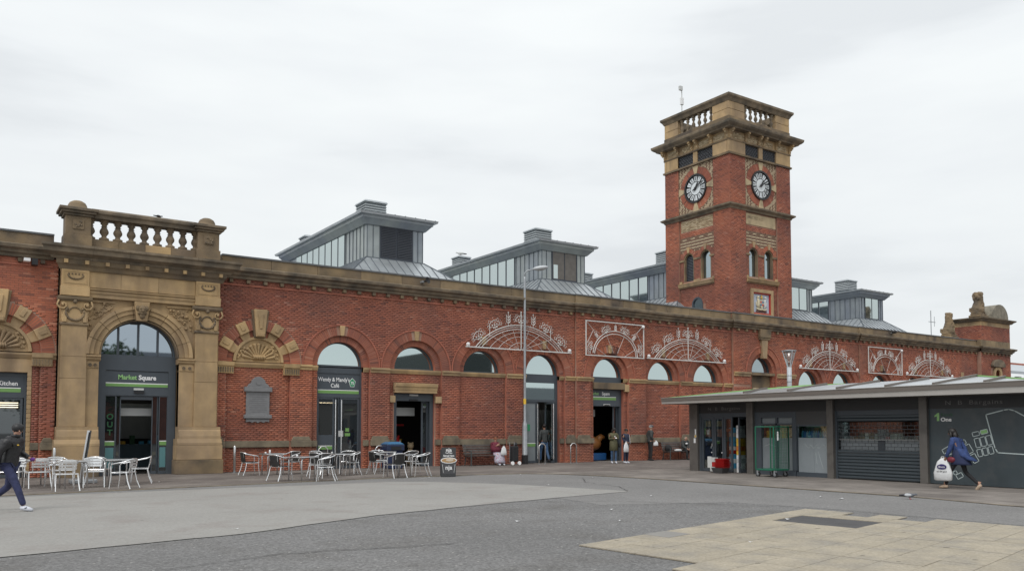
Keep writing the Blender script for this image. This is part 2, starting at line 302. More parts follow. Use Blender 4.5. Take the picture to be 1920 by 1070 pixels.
    def mesh(s, name, mats, o=None, smooth=False, fix=True):
        me = bpy.data.meshes.new(name); o = o or Vector((0, 0, 0))
        me.from_pydata([(p[0] - o[0], p[1] - o[1], p[2] - o[2]) for p in s.v], [], s.f)
        for m_ in (mats if isinstance(mats, (list, tuple)) else [mats]): me.materials.append(m_)
        if any(s.mi): me.polygons.foreach_set('material_index', s.mi)
        if fix:
            bm = bmesh.new(); bm.from_mesh(me)
            if smooth: bmesh.ops.remove_doubles(bm, verts=bm.verts, dist=1e-5)
            bmesh.ops.recalc_face_normals(bm, faces=bm.faces); bm.to_mesh(me); bm.free()
        if smooth: me.polygons.foreach_set('use_smooth', [True] * len(me.polygons))
        me.update(); return me
    def build(s, name, mats, parent=None, smooth=False, fix=True, bevel=0):
        o_ = org(parent) if parent is not None else Vector((0, 0, 0))
        o = bpy.data.objects.new(name, s.mesh(name, mats, o_, smooth, fix)); C.objects.link(o)
        if parent is not None: o.parent = parent
        if bevel:
            b = o.modifiers.new('bevel', 'BEVEL'); b.width = bevel; b.segments = 1; b.limit_method = 'ANGLE'
        return o
def inst(name, me, parent, loc, rot=(0, 0, 0), sc=(1, 1, 1)):
    o = bpy.data.objects.new(name, me); C.objects.link(o)
    if parent is not None: o.parent = parent; loc = Vector(loc) - org(parent)
    o.location = loc; o.rotation_euler = rot; o.scale = sc; return o
def copy_tree(o, parent=None):
    c = o.copy(); C.objects.link(c)
    if parent is not None: c.parent = parent
    for ch in list(o.children): copy_tree(ch, c)
    return c
def text(s, name, F, u, w_, d, size, m, parent, align='LEFT', bold=0, sx=1, depth=.004, space=1):
    cu = bpy.data.curves.new(name, 'FONT'); cu.body = s; cu.size = size; cu.align_x = align; cu.extrude = depth; cu.offset = bold; cu.space_character = space; cu.resolution_u = 3
    t = bpy.data.objects.new('tmp', cu); dg = bpy.context.evaluated_depsgraph_get(); me = bpy.data.meshes.new_from_object(t.evaluated_get(dg) if False else t, depsgraph=dg)
    bpy.data.objects.remove(t); me.name = name
    o0 = org(parent)
    p0 = F(u, w_, d); Mx = Matrix(((F.U.x * sx, F.W.x, F.N.x, p0.x - o0.x), (F.U.y * sx, F.W.y, F.N.y, p0.y - o0.y), (F.U.z * sx, F.W.z, F.N.z, p0.z - o0.z), (0, 0, 0, 1)))
    me.transform(Mx); me.materials.clear(); me.materials.append(m)
    o = bpy.data.objects.new(name, me); C.objects.link(o); o.parent = parent; return o
BV = []; 
def bricks(F, u0, u1, w0, w1, excl=(), bl=.225, bh=.075, gap=.011, d=0.0, phase=0, cell=None, proud=.012):
    """bricks laid in running bond on a wall frame, cut at openings; list of (u0,u1,w0,w1,rnd)"""
    out_ = []; k = 0; nrow = int(round((w1 - w0) / bh))
    for r_ in range(nrow):
        a, b = w0 + r_ * bh, w0 + (r_ + 1) * bh; wm = (a + b) / 2
        ivs = [(u0, u1)]
        for ex in excl:
            q = ex(wm)
            if not q: continue
            nv = []
            for (p0, p1) in ivs:
                if q[1] <= p0 or q[0] >= p1: nv.append((p0, p1)); continue
                if q[0] > p0: nv.append((p0, q[0]))
                if q[1] < p1: nv.append((q[1], p1))
            ivs = nv
        off = (bl / 2 if (r_ + phase) % 2 else 0)
        for (p0, p1) in ivs:
            i0 = int(math.floor((p0 - off) / bl)); i1 = int(math.ceil((p1 - off) / bl))
            for i in range(i0, i1):
                x0 = max(p0, i * bl + off); x1 = min(p1, (i + 1) * bl + off)
                if x1 - x0 < .03: continue
                out_.append((x0 + .0035, x1 - .0035, a + gap * .55, b - gap * .55, cell(i, r_) if cell else random.random()))
    return [(F, b_, d, proud) for b_ in out_]
def brick_mesh(name, lst, m, parent, kind='stuff'):
    n = len(lst); o0 = org(parent)
    if not n: return None
    V = np.empty((n, 8, 3)); r_ = np.empty(n)
    for i, (F, b, d, pr) in enumerate(lst):
        O = np.array(F.O - o0); U = np.array(F.U); W = np.array(F.W); Nn = np.array(F.N)
        j = random.uniform(-.0015, .0015)
        for q, (u, w_, dd) in enumerate(((b[0], b[2], d + j), (b[1], b[2], d + j), (b[1], b[3], d + j), (b[0], b[3], d + j), (b[0], b[2], d - pr), (b[1], b[2], d - pr), (b[1], b[3], d - pr), (b[0], b[3], d - pr))):
            V[i, q] = O + U * u + W * w_ + Nn * dd
        r_[i] = b[4]
    base = np.array([[0, 1, 2, 3], [0, 4, 5, 1], [1, 5, 6, 2], [2, 6, 7, 3], [3, 7, 4, 0]])
    Fs = (base[None] + (np.arange(n) * 8)[:, None, None]).reshape(-1, 4)
    me = bpy.data.meshes.new(name); me.vertices.add(n * 8); me.vertices.foreach_set('co', V.reshape(-1))
    me.loops.add(Fs.size); me.loops.foreach_set('vertex_index', Fs.reshape(-1).astype(np.int32)); me.polygons.add(len(Fs))
    me.polygons.foreach_set('loop_start', (np.arange(len(Fs)) * 4).astype(np.int32)); me.update(calc_edges=True)
    at = me.attributes.new('rnd', 'FLOAT', 'FACE'); at.data.foreach_set('value', np.repeat(r_, 5).astype(np.float32))
    me.materials.append(m); o = bpy.data.objects.new(name, me); C.objects.link(o); o.parent = parent
    if kind: o['kind'] = kind
    return o
def voussoirs(F, cu, cw, r0, r1, a0, a1, n, d, skip=None):   # brick-on-edge ring, gaps between
    mb = MB(F); st = (a1 - a0) / n
    for i in range(n):
        a = a0 + i * st
        if skip and skip[0] < a + st / 2 < skip[1]: continue
        g = .12 * st; b0, b1 = R(a + g), R(a + st - g); jj = d + random.uniform(-.003, .003)
        p = [(cu + r0 * math.cos(b0), cw + r0 * math.sin(b0)), (cu + r1 * math.cos(b0), cw + r1 * math.sin(b0)), (cu + r1 * math.cos(b1), cw + r1 * math.sin(b1)), (cu + r0 * math.cos(b1), cw + r0 * math.sin(b1))]
        mb.prism(p, d - .02, jj)
    return mb
def ring_rnd(o, nf=6):
    me = o.data; n = len(me.polygons); at = me.attributes.new('rnd', 'FLOAT', 'FACE'); at.data.foreach_set('value', np.repeat(rng.random(n // nf + 1), nf)[:n].astype(np.float32))
def wall_open(F, u0, u1, w0, w1, ops, d, th, mb=None):
    """wall sheet with arched/square openings and their reveals; ops: (cu,hw,wb,spring,arched)"""
    mb = mb or MB(F)
    xs = {u0, u1}
    for cu, hw, wb, sp, ar in ops:
        for i in range(25): xs.add(round(cu - hw * math.cos(PI * i / 24), 5))
    xs = sorted(x_ for x_ in xs if u0 - 1e-6 <= x_ <= u1 + 1e-6)
    def top(o, x_):
        cu, hw, wb, sp, ar = o; return sp + (math.sqrt(max(0, hw * hw - (x_ - cu) ** 2)) if ar else 0)
    for a, b in zip(xs[:-1], xs[1:]):
        m_ = (a + b) / 2; inn = sorted([o for o in ops if abs(m_ - o[0]) < o[1]], key=lambda o: o[2])
        cur = (w0, w0)
        for o in inn:
            if o[2] > cur[0] + 1e-6: mb.add([F(a, cur[0], d), F(b, cur[1], d), F(b, o[2], d), F(a, o[2], d)], [(0, 1, 2, 3)])
            ta, tb = top(o, a), top(o, b); mb.cm = 1; mb.add([F(a, ta, d), F(b, tb, d), F(b, tb, d - th), F(a, ta, d - th)], [(0, 1, 2, 3)]); mb.cm = 0; cur = (ta, tb)
            if o[2] > w0 + 1e-6: mb.add([F(a, o[2], d), F(b, o[2], d), F(b, o[2], d - th), F(a, o[2], d - th)], [(0, 3, 2, 1)])
        mb.add([F(a, cur[0], d), F(b, cur[1], d), F(b, w1, d), F(a, w1, d)], [(0, 1, 2, 3)])
    for cu, hw, wb, sp, ar in ops:
        for sgn in (-1, 1):
            mb.cm = 1; x_ = cu + sgn * hw; mb.add([F(x_, max(wb, w0), d), F(x_, sp, d), F(x_, sp, d - th), F(x_, max(wb, w0), d - th)], [(0, 1, 2, 3) if sgn < 0 else (3, 2, 1, 0)])
    mb.cm = 0; return mb
# ------------------------------------------------------------------ ground
def sheet(name, pts, z, m, parent=None):
    o = MB().add([Vector((x, y, z)) for x, y in pts], [tuple(range(len(pts)))]).build(name, m, parent); o['kind'] = 'structure'; return o
def rough(pts, amp=.025, st=.4):
    o_ = []; r_ = random.Random(4)
    for a, b in zip(pts, pts[1:] + pts[:1]):
        L_ = math.hypot(b[0] - a[0], b[1] - a[1]); n = max(1, min(60, int(L_ / st))); nx, ny = -(b[1] - a[1]) / L_, (b[0] - a[0]) / L_
        for i in range(n): t = i / n; j = r_.uniform(-amp, amp) if i else 0; o_.append((a[0] + (b[0] - a[0]) * t + nx * j, a[1] + (b[1] - a[1]) * t + ny * j))
    return o_
sheet('ground', [(-250, -250), (500, -250), (500, 500), (-250, 500)], 0, M['asphalt'])
bound = [(-30, 22.6), (1.18, 23.3), (6.9, 24.1), (11.4, 24.75), (15.5, 24.8), (17.0, 24.45), (17.9, 23.6), (18.4, 22.0), (18.65, 20.1), (18.7, 17.9), (18.75, 14.4), (18.8, 11.0), (18.3, 8.8), (18.0, 2), (18.0, -20)]
sheet('far_asphalt', rough([(-30, 22.5), (1.18, 23.2), (6.9, 24.0), (11.4, 24.65), (15.5, 24.7), (16.9, 24.4), (17.8, 23.6), (18.3, 22.0), (18.55, 20.1), (18.6, 17.9), (18.65, 14.4), (18.7, 11.0), (17.9, -20), (16, -20), (14.8, 7.0), (14.7, 10.5), (14.2, 12.5), (11.5, 13.6), (11.8, 15.5), (5.5, 14.0), (-30, 12.0)]), .003, M['asphalt_far'])
sheet('pavement', bound + [(80, -20), (80, 60), (-30, 60)], .007, M['pave'])
sheet('kiosk_pavement', [(17.98, 2), (18.28, 8.8), (18.78, 11.0), (18.73, 14.4), (18.68, 17.9), (18.63, 20.1), (18.38, 22.0), (17.88, 23.6), (17.1, 24.5), (20.5, 24.3), (30, 24.0), (30, 2)], .011, M['pave_grey'])
MB().vprism([(x, y) for x, y in bound] + [(x + .14 * (1 if x > 16 else 0), y + .14) for x, y in bound[::-1]], 0, .016).build('pavement_edge', M['plinth'])['kind'] = 'structure'
sheet('resurfaced_patch', rough([(-30, 12.9), (.64, 12.25), (3.8, 12.9), (6.66, 14.25), (10.5, 15.25), (14.55, 16.05), (14.1, 17.9), (13.53, 19.9), (12.9, 21.2), (12.05, 22.4), (11.0, 23.0), (8.82, 22.85), (4.67, 22.95), (1.18, 22.75), (-30, 21.8)]), .010, M['asphalt_new'])
# buff slabs, a raft of individually laid flags
gu = Vector((math.cos(R(12.3)), math.sin(R(12.3)), 0)); gv = Vector((math.cos(R(-84)), math.sin(R(-84)), 0)); g0 = Vector((7.23, 9.03, 0))
SU, SV = .592, .505
def gp(i, j, z=0): q = g0 + gu * (i * SU) + gv * (j * SV); return Vector((q.x, q.y, z))
def has(i, j):
    if i < 0 or j < 0 or i > 13 or j > 16: return False
    if i == 0 and j > 3: return i >= -1
    mx_ = {0: 11, 1: 11, 2: 10, 3: 11, 4: 10, 5: 11, 6: 11, 7: 11, 8: 10, 9: 11}.get(j, 12)
    if i > mx_: return False
    return not (8 <= i <= 9 and 1 <= j <= 3)
def slabmesh(w_):
    mb = MB(); p = [gp(0, 0) - g0, gp(w_, 0) - g0, gp(w_, 1) - g0, gp(0, 1) - g0]; cc = sum(p, Vector()) / 4
    q = [cc + (a - cc) * (1 - .007 / (a - cc).length * 1.2) for a in p]
    mb.add([a + Vector((0, 0, 0)) for a in q] + [a + Vector((0, 0, .014)) for a in q], [(0, 1, 2, 3), (4, 7, 6, 5), (0, 4, 5, 1), (1, 5, 6, 2), (2, 6, 7, 3), (3, 7, 4, 0)])
    return mb
cells = [(i, j) for j in range(17) for i in range(-1, 14) if (i == -1 and j > 3) or has(i, j)] + [(8, j) for j in (1, 2, 3)] + [(9, j) for j in (1, 2, 3)]
q = MB()
for i, j in cells: q.add([gp(i, j, .0045), gp(i + 1, j, .0045), gp(i + 1, j + 1, .0045), gp(i, j + 1, .0045)], [(0, 1, 2, 3)])
raft = tag(q.build('slab_paving', M['joint']), kind='structure')
sm1 = slabmesh(1).mesh('slab', M['slab']); sm2 = slabmesh(2).mesh('slab', M['slab'])
for j in range(0, 17):
    i = -1 if j > 3 else 0
    row = [k for k in range(-1, 14) if (k == -1 and j > 3) or has(k, j)]
    k = 0
    while k < len(row):
        if k + 1 < len(row) and row[k + 1] == row[k] + 1 and random.random() < .62: inst('slab', sm2, raft, gp(row[k], j, .006 + random.uniform(-.0015, .0015))); k += 2
        else: inst('slab', sm1, raft, gp(row[k], j, .006 + random.uniform(-.0015, .0015))); k += 1
sg = slabmesh(1); tag(inst('slab', sg.mesh('slab', M['slab_grey']), raft, gp(2.6, -.02, .0085), (0, 0, 0)), label='single grey slab among the buff ones')
mh = MB().add([gp(8.02, 1.02, .012), gp(9.98, 1.02, .012), gp(9.98, 3.98, .012), gp(8.02, 3.98, .012)], [(0, 1, 2, 3)]).build('tarmac_infill', mat('dark_infill', (.095, .093, .095), .95, var=.1, bump=.4, bscale=60, spec=.2), raft)
for pts in ([(10.5, 15.2), (12.2, 14.2), (13.4, 12.6), (13.9, 11.6), (14.6, 11.0)], [(-2, 10.2), (1.5, 9.9), (3.6, 10.6), (6.2, 10.1)], [(14.5, 16.1), (15.5, 17.6), (15.9, 19.5), (17.3, 21.4)]):
    q = MB(); fine = []
    for a, b in zip(pts[:-1], pts[1:]):
        for i in range(9): t = i / 9; fine.append(Vector((a[0] + (b[0] - a[0]) * t + random.uniform(-.03, .03), a[1] + (b[1] - a[1]) * t + random.uniform(-.03, .03), .0135)))
    for a, b in zip(fine[:-1], fine[1:]):
        d = (b - a).normalized(); nn = Vector((-d.y, d.x, 0)) * random.uniform(.006, .014); q.add([a - nn, a + nn, b + nn, b - nn], [(0, 1, 2, 3)])
    tag(q.build('tarmac_crack', M['tar'], None, fix=False), kind='structure')
# litter and spots
LITTER = ['white scrap on the asphalt midway between the cup sign and the buff slabs', 'white speck on the asphalt left of the buff slabs', 'white speck on the asphalt just beyond the left tip of the buff slabs', 'white scrap lying on the dark tarmac square among the buff slabs', 'white scrap where the asphalt meets the paving, level with the glass doors', 'white speck at the edge of the paving below the far bench', 'white scrap on the paving below the memorial plaque', 'white scrap on the asphalt at the foot of the cup sign', 'faint white speck on the pale resurfaced strip', 'left one of two white scraps near the pigeon', 'right one of two white scraps near the pigeon', 'white scrap at the bottom edge, left of the buff slabs', 'white scrap on the asphalt in front of the kiosk door', 'white speck in the middle of the dark asphalt']
for k, (x_, y_, s_) in enumerate([(13.9, 14.6, .05), (8.2, 11.9, .05), (9.7, 11.0, .035), (12.3, 9.5, .07), (14.2, 19.1, .05), (16.6, 23.9, .05), (5.4, 26.6, .05), (13.15, 24.2, .06), (3.9, 13.5, .04), (17.0, 12.2, .05), (16.9, 11.6, .07), (9.4, 7.9, .04), (17.5, 21.1, .05), (10.9, 12.6, .05)]):
    mb = MB(); a = random.random() * 3; mb.add([Vector((x_ + s_ * math.cos(a + q * PI / 2), y_ + s_ * .7 * math.sin(a + q * PI / 2), .02 + .012 * (q % 2))) for q in range(4)], [(0, 1, 2, 3)])
    o = tag(mb.build('litter_scrap', M['white'], fix=False), LITTER[k], 'litter', 'white scraps of litter on the ground')
# ------------------------------------------------------------------ the market hall
FY = 31.3
G0 = Frame((0, FY, 0), (1, 0, 0), (0, -1, 0))
hall = thing('market_hall', 'long red brick Victorian market hall with arched windows and buff stone cornice', 'building', (0, FY, 0))
WIN = [('door', 13.08), ('lintel', 16.41), ('blind', 19.74), ('open', 23.07), ('entry', 27.0), ('blind', 30.69), ('blind', 34.0), ('tower', 38.4), ('blind', 42.8), ('blind', 46.1), ('blind', 50.0), ('blind', 54.05), ('blind', 57.4)]
SPR = 4.08; TOPW = 7.2
def ex_arch(cu, hw, sp, Rr, below=None):
    def f(w_):
        if w_ < sp: h = below if below is not None else hw
        else:
            t = Rr * Rr - (w_ - sp) ** 2
            if t <= 0: return None
            h = math.sqrt(t)
        return (cu - h, cu + h)
    return f
def ex_rect(a, b, w0, w1): return lambda w_: (a, b) if w0 < w_ < w1 else None
bandex = ex_rect(-99, 99, 3.875, 4.075); plex = ex_rect(-99, 99, .9, 1.125)
segs = [(-8, 3.05, 0), (8.2, 24.9, 0), (24.9, 29.4, .09), (29.4, 35.9, 0), (35.9, 41.2, .14), (41.2, 47.7, 0), (47.7, 52.2, .09), (52.2, 62.2, 0), (62.2, 66.5, .3)]
def segof(c):
    for a, b, o in segs:
        if a <= c < b: return (a, b, o)
allb = []; back = MB(); backs = {}
wallm = MB(G0); mem = [(-5.9, 'x'), (1.40, 'kitchen'), (9.78, 'shell')]
wall = None
wmb = MB(G0)
for a, b, off in segs:
    F = G0.at(0, 0, off)
    ops = []; ex = [bandex]
    for k, c in WIN:
        if a < c < b:
            if k == 'tower': ops.append((c, 1.12, 2.0, 4.75, True)); ex += [ex_arch(c, 1.12, 4.75, 1.47), ex_rect(a, c, 4.5, 4.74), ex_rect(c, b, 4.5, 4.74), ex_rect(c - .3, c + .3, 5.7, 7.2)]
            else: ops.append((c, 1.22, 0, SPR, True)); ex.append(ex_arch(c, 1.22, SPR, 1.6))
    for c, k in mem:
        if a < c < b: ops.append((c, 1.21, 0, SPR, True)); ex.append(ex_arch(c, 1.21, SPR, 1.64))
    if abs(a - 62.2) < .1: ops.append((64.4, .55, 4.6, 5.6, True)); ex += [ex_arch(64.4, .55, 5.6, .9), ex_rect(63.6, 65.2, 4.3, 5.6)]
    if a < 3: pass
    wall_open(F, a, b, 0, TOPW, ops, -.012, .13 if a != 62.2 else .4, wmb)
    if off:
        for x_ in (a, b): wmb.add([F(x_, 0, -.012), F(x_, TOPW, -.012), F(x_, TOPW, -off - .1), F(x_, 0, -off - .1)], [(0, 1, 2, 3)])
    ex.append(ex_rect(-99, 99, .9, 1.125))
    allb += bricks(F, a, b, 0, TOPW, ex)
wall = wmb.build('brick_wall', [M['mortar'], M['brick_plain']], hall, fix=False)
# the 300 bricks that show largest are parts of their own
cand = [q for q in allb if .8 < q[1][0] and q[1][1] < 3.06 and q[1][1] - q[1][0] > .2 and not (q[1][2] < 1.2)]
cand.sort(key=lambda q: -q[1][2] if False else abs(q[1][0] - 1.9))
own = cand[:300]; ids = set(id(q) for q in own)
bm1 = MB().box(-.108, .108, -.033, .033, -.02, 0).mesh('brick', M['brick_one'])
for F, b, d, pr in own:
    inst('brick', bm1, wall, F((b[0] + b[1]) / 2, (b[2] + b[3]) / 2, d + random.uniform(-.0015, .0015)))
rest = [q for q in allb if id(q) not in ids]
brick_mesh('brick_courses', rest, M['brick'], wall)
# inner order of every bay, infill and ring bricks
inner = MB(G0); ib = []; rings = MB(G0); gauged = MB(G0)
bays = [(c, k) for k, c in WIN if k != 'tower'] + [(c, k) for c, k in mem]
for c, k in bays:
    off = segof(c)[2]; F = G0.at(0, 0, off); F1 = F.at(0, 0, -.12)
    if k in ('kitchen', 'x', 'shell'): hw, wb = .97, 0
    ops = {'door': [(c, .97, 0, SPR, True)], 'lintel': [(c, .97, SPR - .2, SPR, True), (c - .02, .95, 0, 3.08, False)], 'blind': [(c, .97, SPR - .2, SPR, True)],
           'open': [(c, .97, 0, SPR, True)], 'entry': [(c, .97, 0, SPR, True)], 'kitchen': [(c, .97, 0, SPR, True)], 'shell': [(c, .95, SPR, SPR, True)], 'x': [(c, .97, 0, SPR, True)]}[k]
    wall_open(F1, c - 1.22, c + 1.22, 0, SPR + 1.24, ops, -.012, .24, inner)
    ex = [bandex, ex_rect(c - 1.3, c + 1.3, .9, 1.125)]
    if k in ('door', 'open', 'entry', 'kitchen', 'x'): ex.append(ex_arch(c, .97, SPR, 3))
    elif k == 'lintel': ex += [ex_rect(c - 1.02, c + .98, 0, 3.5)]
    ib += bricks(F1, c - 1.2, c + 1.2, 0, SPR, ex, phase=1)
    rr = voussoirs(F1, c, SPR, .97, 1.22, 0, 180, 46, 0.0); rings.v += []
    gauged.add(rr.v, rr.f)
    rr = voussoirs(F, c, SPR, 1.22, 1.6, 0, 180, 58, .006, (82, 98) if k not in ('kitchen', 'shell', 'x') else (78, 102)); gauged.add(rr.v, rr.f)
    if k not in ('kitchen', 'shell', 'x'):
        MB(F).arc(c, SPR, 1.6, 1.645, 0, 180, -.01, .035, 28).build('hood_mould', M['brick_plain'], wall)
        MB(F).prism([(c - .07, SPR + 1.2), (c + .07, SPR + 1.2), (c + .115, SPR + 1.6), (c - .115, SPR + 1.6)], -.02, .045).build('keystone', M['stone'], hall, bevel=.01)
o = inner.build('recessed_wall', [M['mortar'], M['brick_plain']], hall, fix=False)
brick_mesh('brick_courses', ib, M['brick'], o)
o = gauged.build('arch_bricks', M['brick_plain'] if False else M['brick'], wall, fix=True); ring_rnd(o); o['kind'] = 'stuff'
# tower-bay arch
cT = 38.4; FT = G0.at(0, 0, .14)
rr = voussoirs(FT, cT, 4.75, 1.12, 1.47, 0, 180, 52, .006, (81, 99)); o = rr.build('arch_bricks', M['brick'], wall); ring_rnd(o); o['kind'] = 'stuff'
MB(FT).arc(cT, 4.75, 1.47, 1.52, 0, 180, -.01, .04, 28).build('hood_mould', M['brick_plain'], wall)
FTi = FT.at(0, 0, -.12)
t_ = wall_open(FTi, cT - 1.12, cT + 1.12, 2, 5.9, [(cT, .9, 2, 4.75, True)], 0, .25); o = t_.build('recessed_wall', [M['mortar'], M['brick_plain']], hall, fix=False)
rr = voussoirs(FTi, cT, 4.75, .9, 1.12, 0, 180, 44, .014); q = rr.build('arch_bricks', M['brick'], o); ring_rnd(q); q['kind'] = 'stuff'
brick_mesh('brick_courses', bricks(FTi, cT - 1.12, cT + 1.12, 2, 4.7, [ex_arch(cT, .9, 4.75, .9)], d=.014), M['brick'], o)
MB(FT).prism([(cT - .17, 5.55), (cT + .17, 5.55), (cT + .27, 6.62), (cT - .27, 6.62)], -.1, .12).build('keystone', M['stone'], hall, bevel=.015)
MB(FT).box(cT - .46, cT + .46, 6.72, 7.2, 0, .2).box(cT - .42, cT + .42, 6.6, 6.72, 0, .16).build('keystone_block', M['stone_dark'], hall, bevel=.02)
for a, b in ((35.9, cT - 1.15), (cT + 1.15, 41.2)): MB(FT).box(a, b, 4.5, 4.64, 0, .05).box(a, b, 4.64, 4.74, 0, .1).build('impost_band', M['stone'], hall)
MB(FT).box(cT - 1.0, cT + 1.0, 4.6, 4.74, -.3, -.02).build('sill', M['stone_dark'], hall)
pn = MB(FT).box(cT - .9, cT + .9, 2.0, 4.6, -.36, -.3).build('boarded_panel', M['stone_dark'], hall)
brick_mesh('buff_bricks', bricks(FT.at(0, 0, -.28), cT - .62, cT - .12, 3.0, 3.9, bl=.2, bh=.09) + bricks(FT.at(0, 0, -.28), cT + .12, cT + .62, 3.0, 3.9, bl=.2, bh=.09), M['buff'], pn)
# ---- windows
def lunette(F, c, hw, sp, parent, m=M['mirror'], name='arched_window', mull=(), fr=.05):
    fw = MB(F).arc(c, sp, hw - fr, hw, 0, 180, -.1, 0, 28).box(c - hw, c + hw, sp - .02, sp + fr, -.1, -.002)
    for x_ in mull: fw.box(c + x_ - .03, c + x_ + .03, sp + fr, sp + math.sqrt(max(0, (hw - fr) ** 2 - x_ * x_)), -.09, .01)
    o = fw.build(name, M['frame'], parent)
    MB(F).disc(c, sp, hw - .03, -.075, -.06, 28, 0, 180).build('pane', m, o); return o
for k, c in WIN:
    off = segof(c)[2]; F = G0.at(0, 0, off - .12 - .2)
    if k == 'tower': lunette(G0.at(0, 0, .14 - .36), c, .9, 4.75, hall, M['tower_glass']); continue
    lunette(F, c, .97, SPR, hall)
# string course (impost band), plinth band
strg = []; 
for a, b, off in segs:
    F = G0.at(0, 0, off); cs = sorted([c for k, c in WIN if a < c < b and k != 'tower'] + [c for c, k in mem if a < c < b]); cur = a
    if a == 35.9: continue
    for c in cs + [None]:
        e_ = (c - 1.24) if c else b
        if e_ > cur: 
            MB(F).sweep([(0, 3.87), (.04, 3.87), (.05, 3.95), (.10, 4.0), (.10, 4.06), (0, 4.08)], cur, e_).build('string_course', M['stone'], hall)
        if c: cur = c + 1.24
    for c in cs:
        kk = dict([(c_, k_) for k_, c_ in WIN] + mem)[c]
        F1 = F.at(0, 0, -.12)
        if kk in ('blind', 'lintel'): MB(F1).sweep([(-.2, 3.88), (.04, 3.88), (.09, 4.0), (.09, 4.06), (-.2, 4.085)], c - 1.21, c + 1.21).build('string_course', M['stone'], hall)
        else:
            for x0, x1 in ((c - 1.21, c - .97), (c + .97, c + 1.21)): MB(F1).sweep([(-.2, 3.88), (.04, 3.88), (.09, 4.0), (.09, 4.06), (-.2, 4.085)], x0, x1).build('string_course', M['stone'], hall)
    # plinth: band all along, splayed blocks on the piers
    cur = a
    for c in cs + [None]:
        e_ = (c - 1.24) if c else b
        if e_ - cur > .2:
            nb = max(1, int((e_ - cur) / 1.3)); 
            for q in range(nb):
                x0 = cur + (e_ - cur) * q / nb; x1 = cur + (e_ - cur) * (q + 1) / nb
                MB(F).box(x0 + .004, x1 - .004, .9, 1.14, 0, .10).build('plinth_stone', M['plinth'], hall, bevel=.012)
            MB(F).prism([(cur + .02, 1.14), (e_ - .02, 1.14), (e_ - .1, 1.30), (cur + .1, 1.30)], 0, .07).build('plinth_cap', M['plinth'], hall, bevel=.012)
            MB(F).box(cur, e_, 0, .9, 0, .05).build('base_wall', M['brick_plain'], hall) if False else None
        if c: cur = c + 1.24
    for c in cs:
        kk = dict([(c_, k_) for k_, c_ in WIN] + mem)[c]; F1 = F.at(0, 0, -.12)
        if kk in ('blind', 'shell'): MB(F1).box(c - 1.21, c + 1.21, .9, 1.14, 0, .10).build('plinth_stone', M['plinth'], hall, bevel=.012)
        else:
            for x0, x1 in ((c - 1.21, c - .97), (c + .97, c + 1.21)): MB(F1).box(x0, x1, .9, 1.14, 0, .08).build('plinth_stone', M['plinth'], hall, bevel=.012)
# cornice, dentils, parapet, coping
CORN = [(0, 7.15), (.10, 7.15), (.12, 7.24), (.20, 7.28), (.22, 7.36), (.34, 7.42), (.36, 7.52), (.16, 7.58), (0, 7.58)]
def cornice(F, a, b, m0, m1, name='cornice', top=8.0, par='parapet'):
    MB(F).sweep(CORN, a, b, m0, m1).build(name, M['stone_black'], hall)
    n = max(1, int(round((b - a) / 1.75))); 
    for q in range(n):
        x0 = a + (b - a) * q / n; x1 = a + (b - a) * (q + 1) / n
        MB(F).box(x0 + .005, x1 - .005, 7.58, 7.97, -.3, 0).build('parapet_stone', M['stone_dark'] if random.random() < .3 else M['parapet'], hall, bevel=.006)
    MB(F).box(a - .02 * m0, b + .02 * m1, 7.97, 8.03, -.32, .035).build('lead_capping', M['lead'], hall)
    nd = int((b - a) / .62); dm = MB().box(-.065, .065, -.06, .06, -.13, .0).mesh('dentil', M['stone_dark'])
    for q in range(nd):
        inst('dentil', dm, hall, F(a + (q + .5) * (b - a) / nd, 7.06, .13))
    MB(F).box(a, b, 6.9, 6.96, 0, .03).build('brick_band', M['brick_plain'], hall)
M['parapet'] = mat('parapet_sandstone', (.245, .18, .105), .85, var=.15, scale=2.2, bump=.25, bscale=25, objrand=.12, grime=(.11, .085, .06), gscale=1.1, gpos=(.45, .72), streak=.6)
cornice(G0, -8, 2.9, 0, 0); cornice(G0, 8.35, 24.9, 0, 0); cornice(G0.at(0, 0, .09), 24.9, 29.4, 1, 1); cornice(G0, 29.4, 35.9, 0, 0)
cornice(G0.at(0, 0, .14), 35.9, 41.2, 1, 1); cornice(G0, 41.2, 47.7, 0, 0); cornice(G0.at(0, 0, .09), 47.7, 52.2, 1, 1); cornice(G0, 52.2, 62.2, 0, 0)
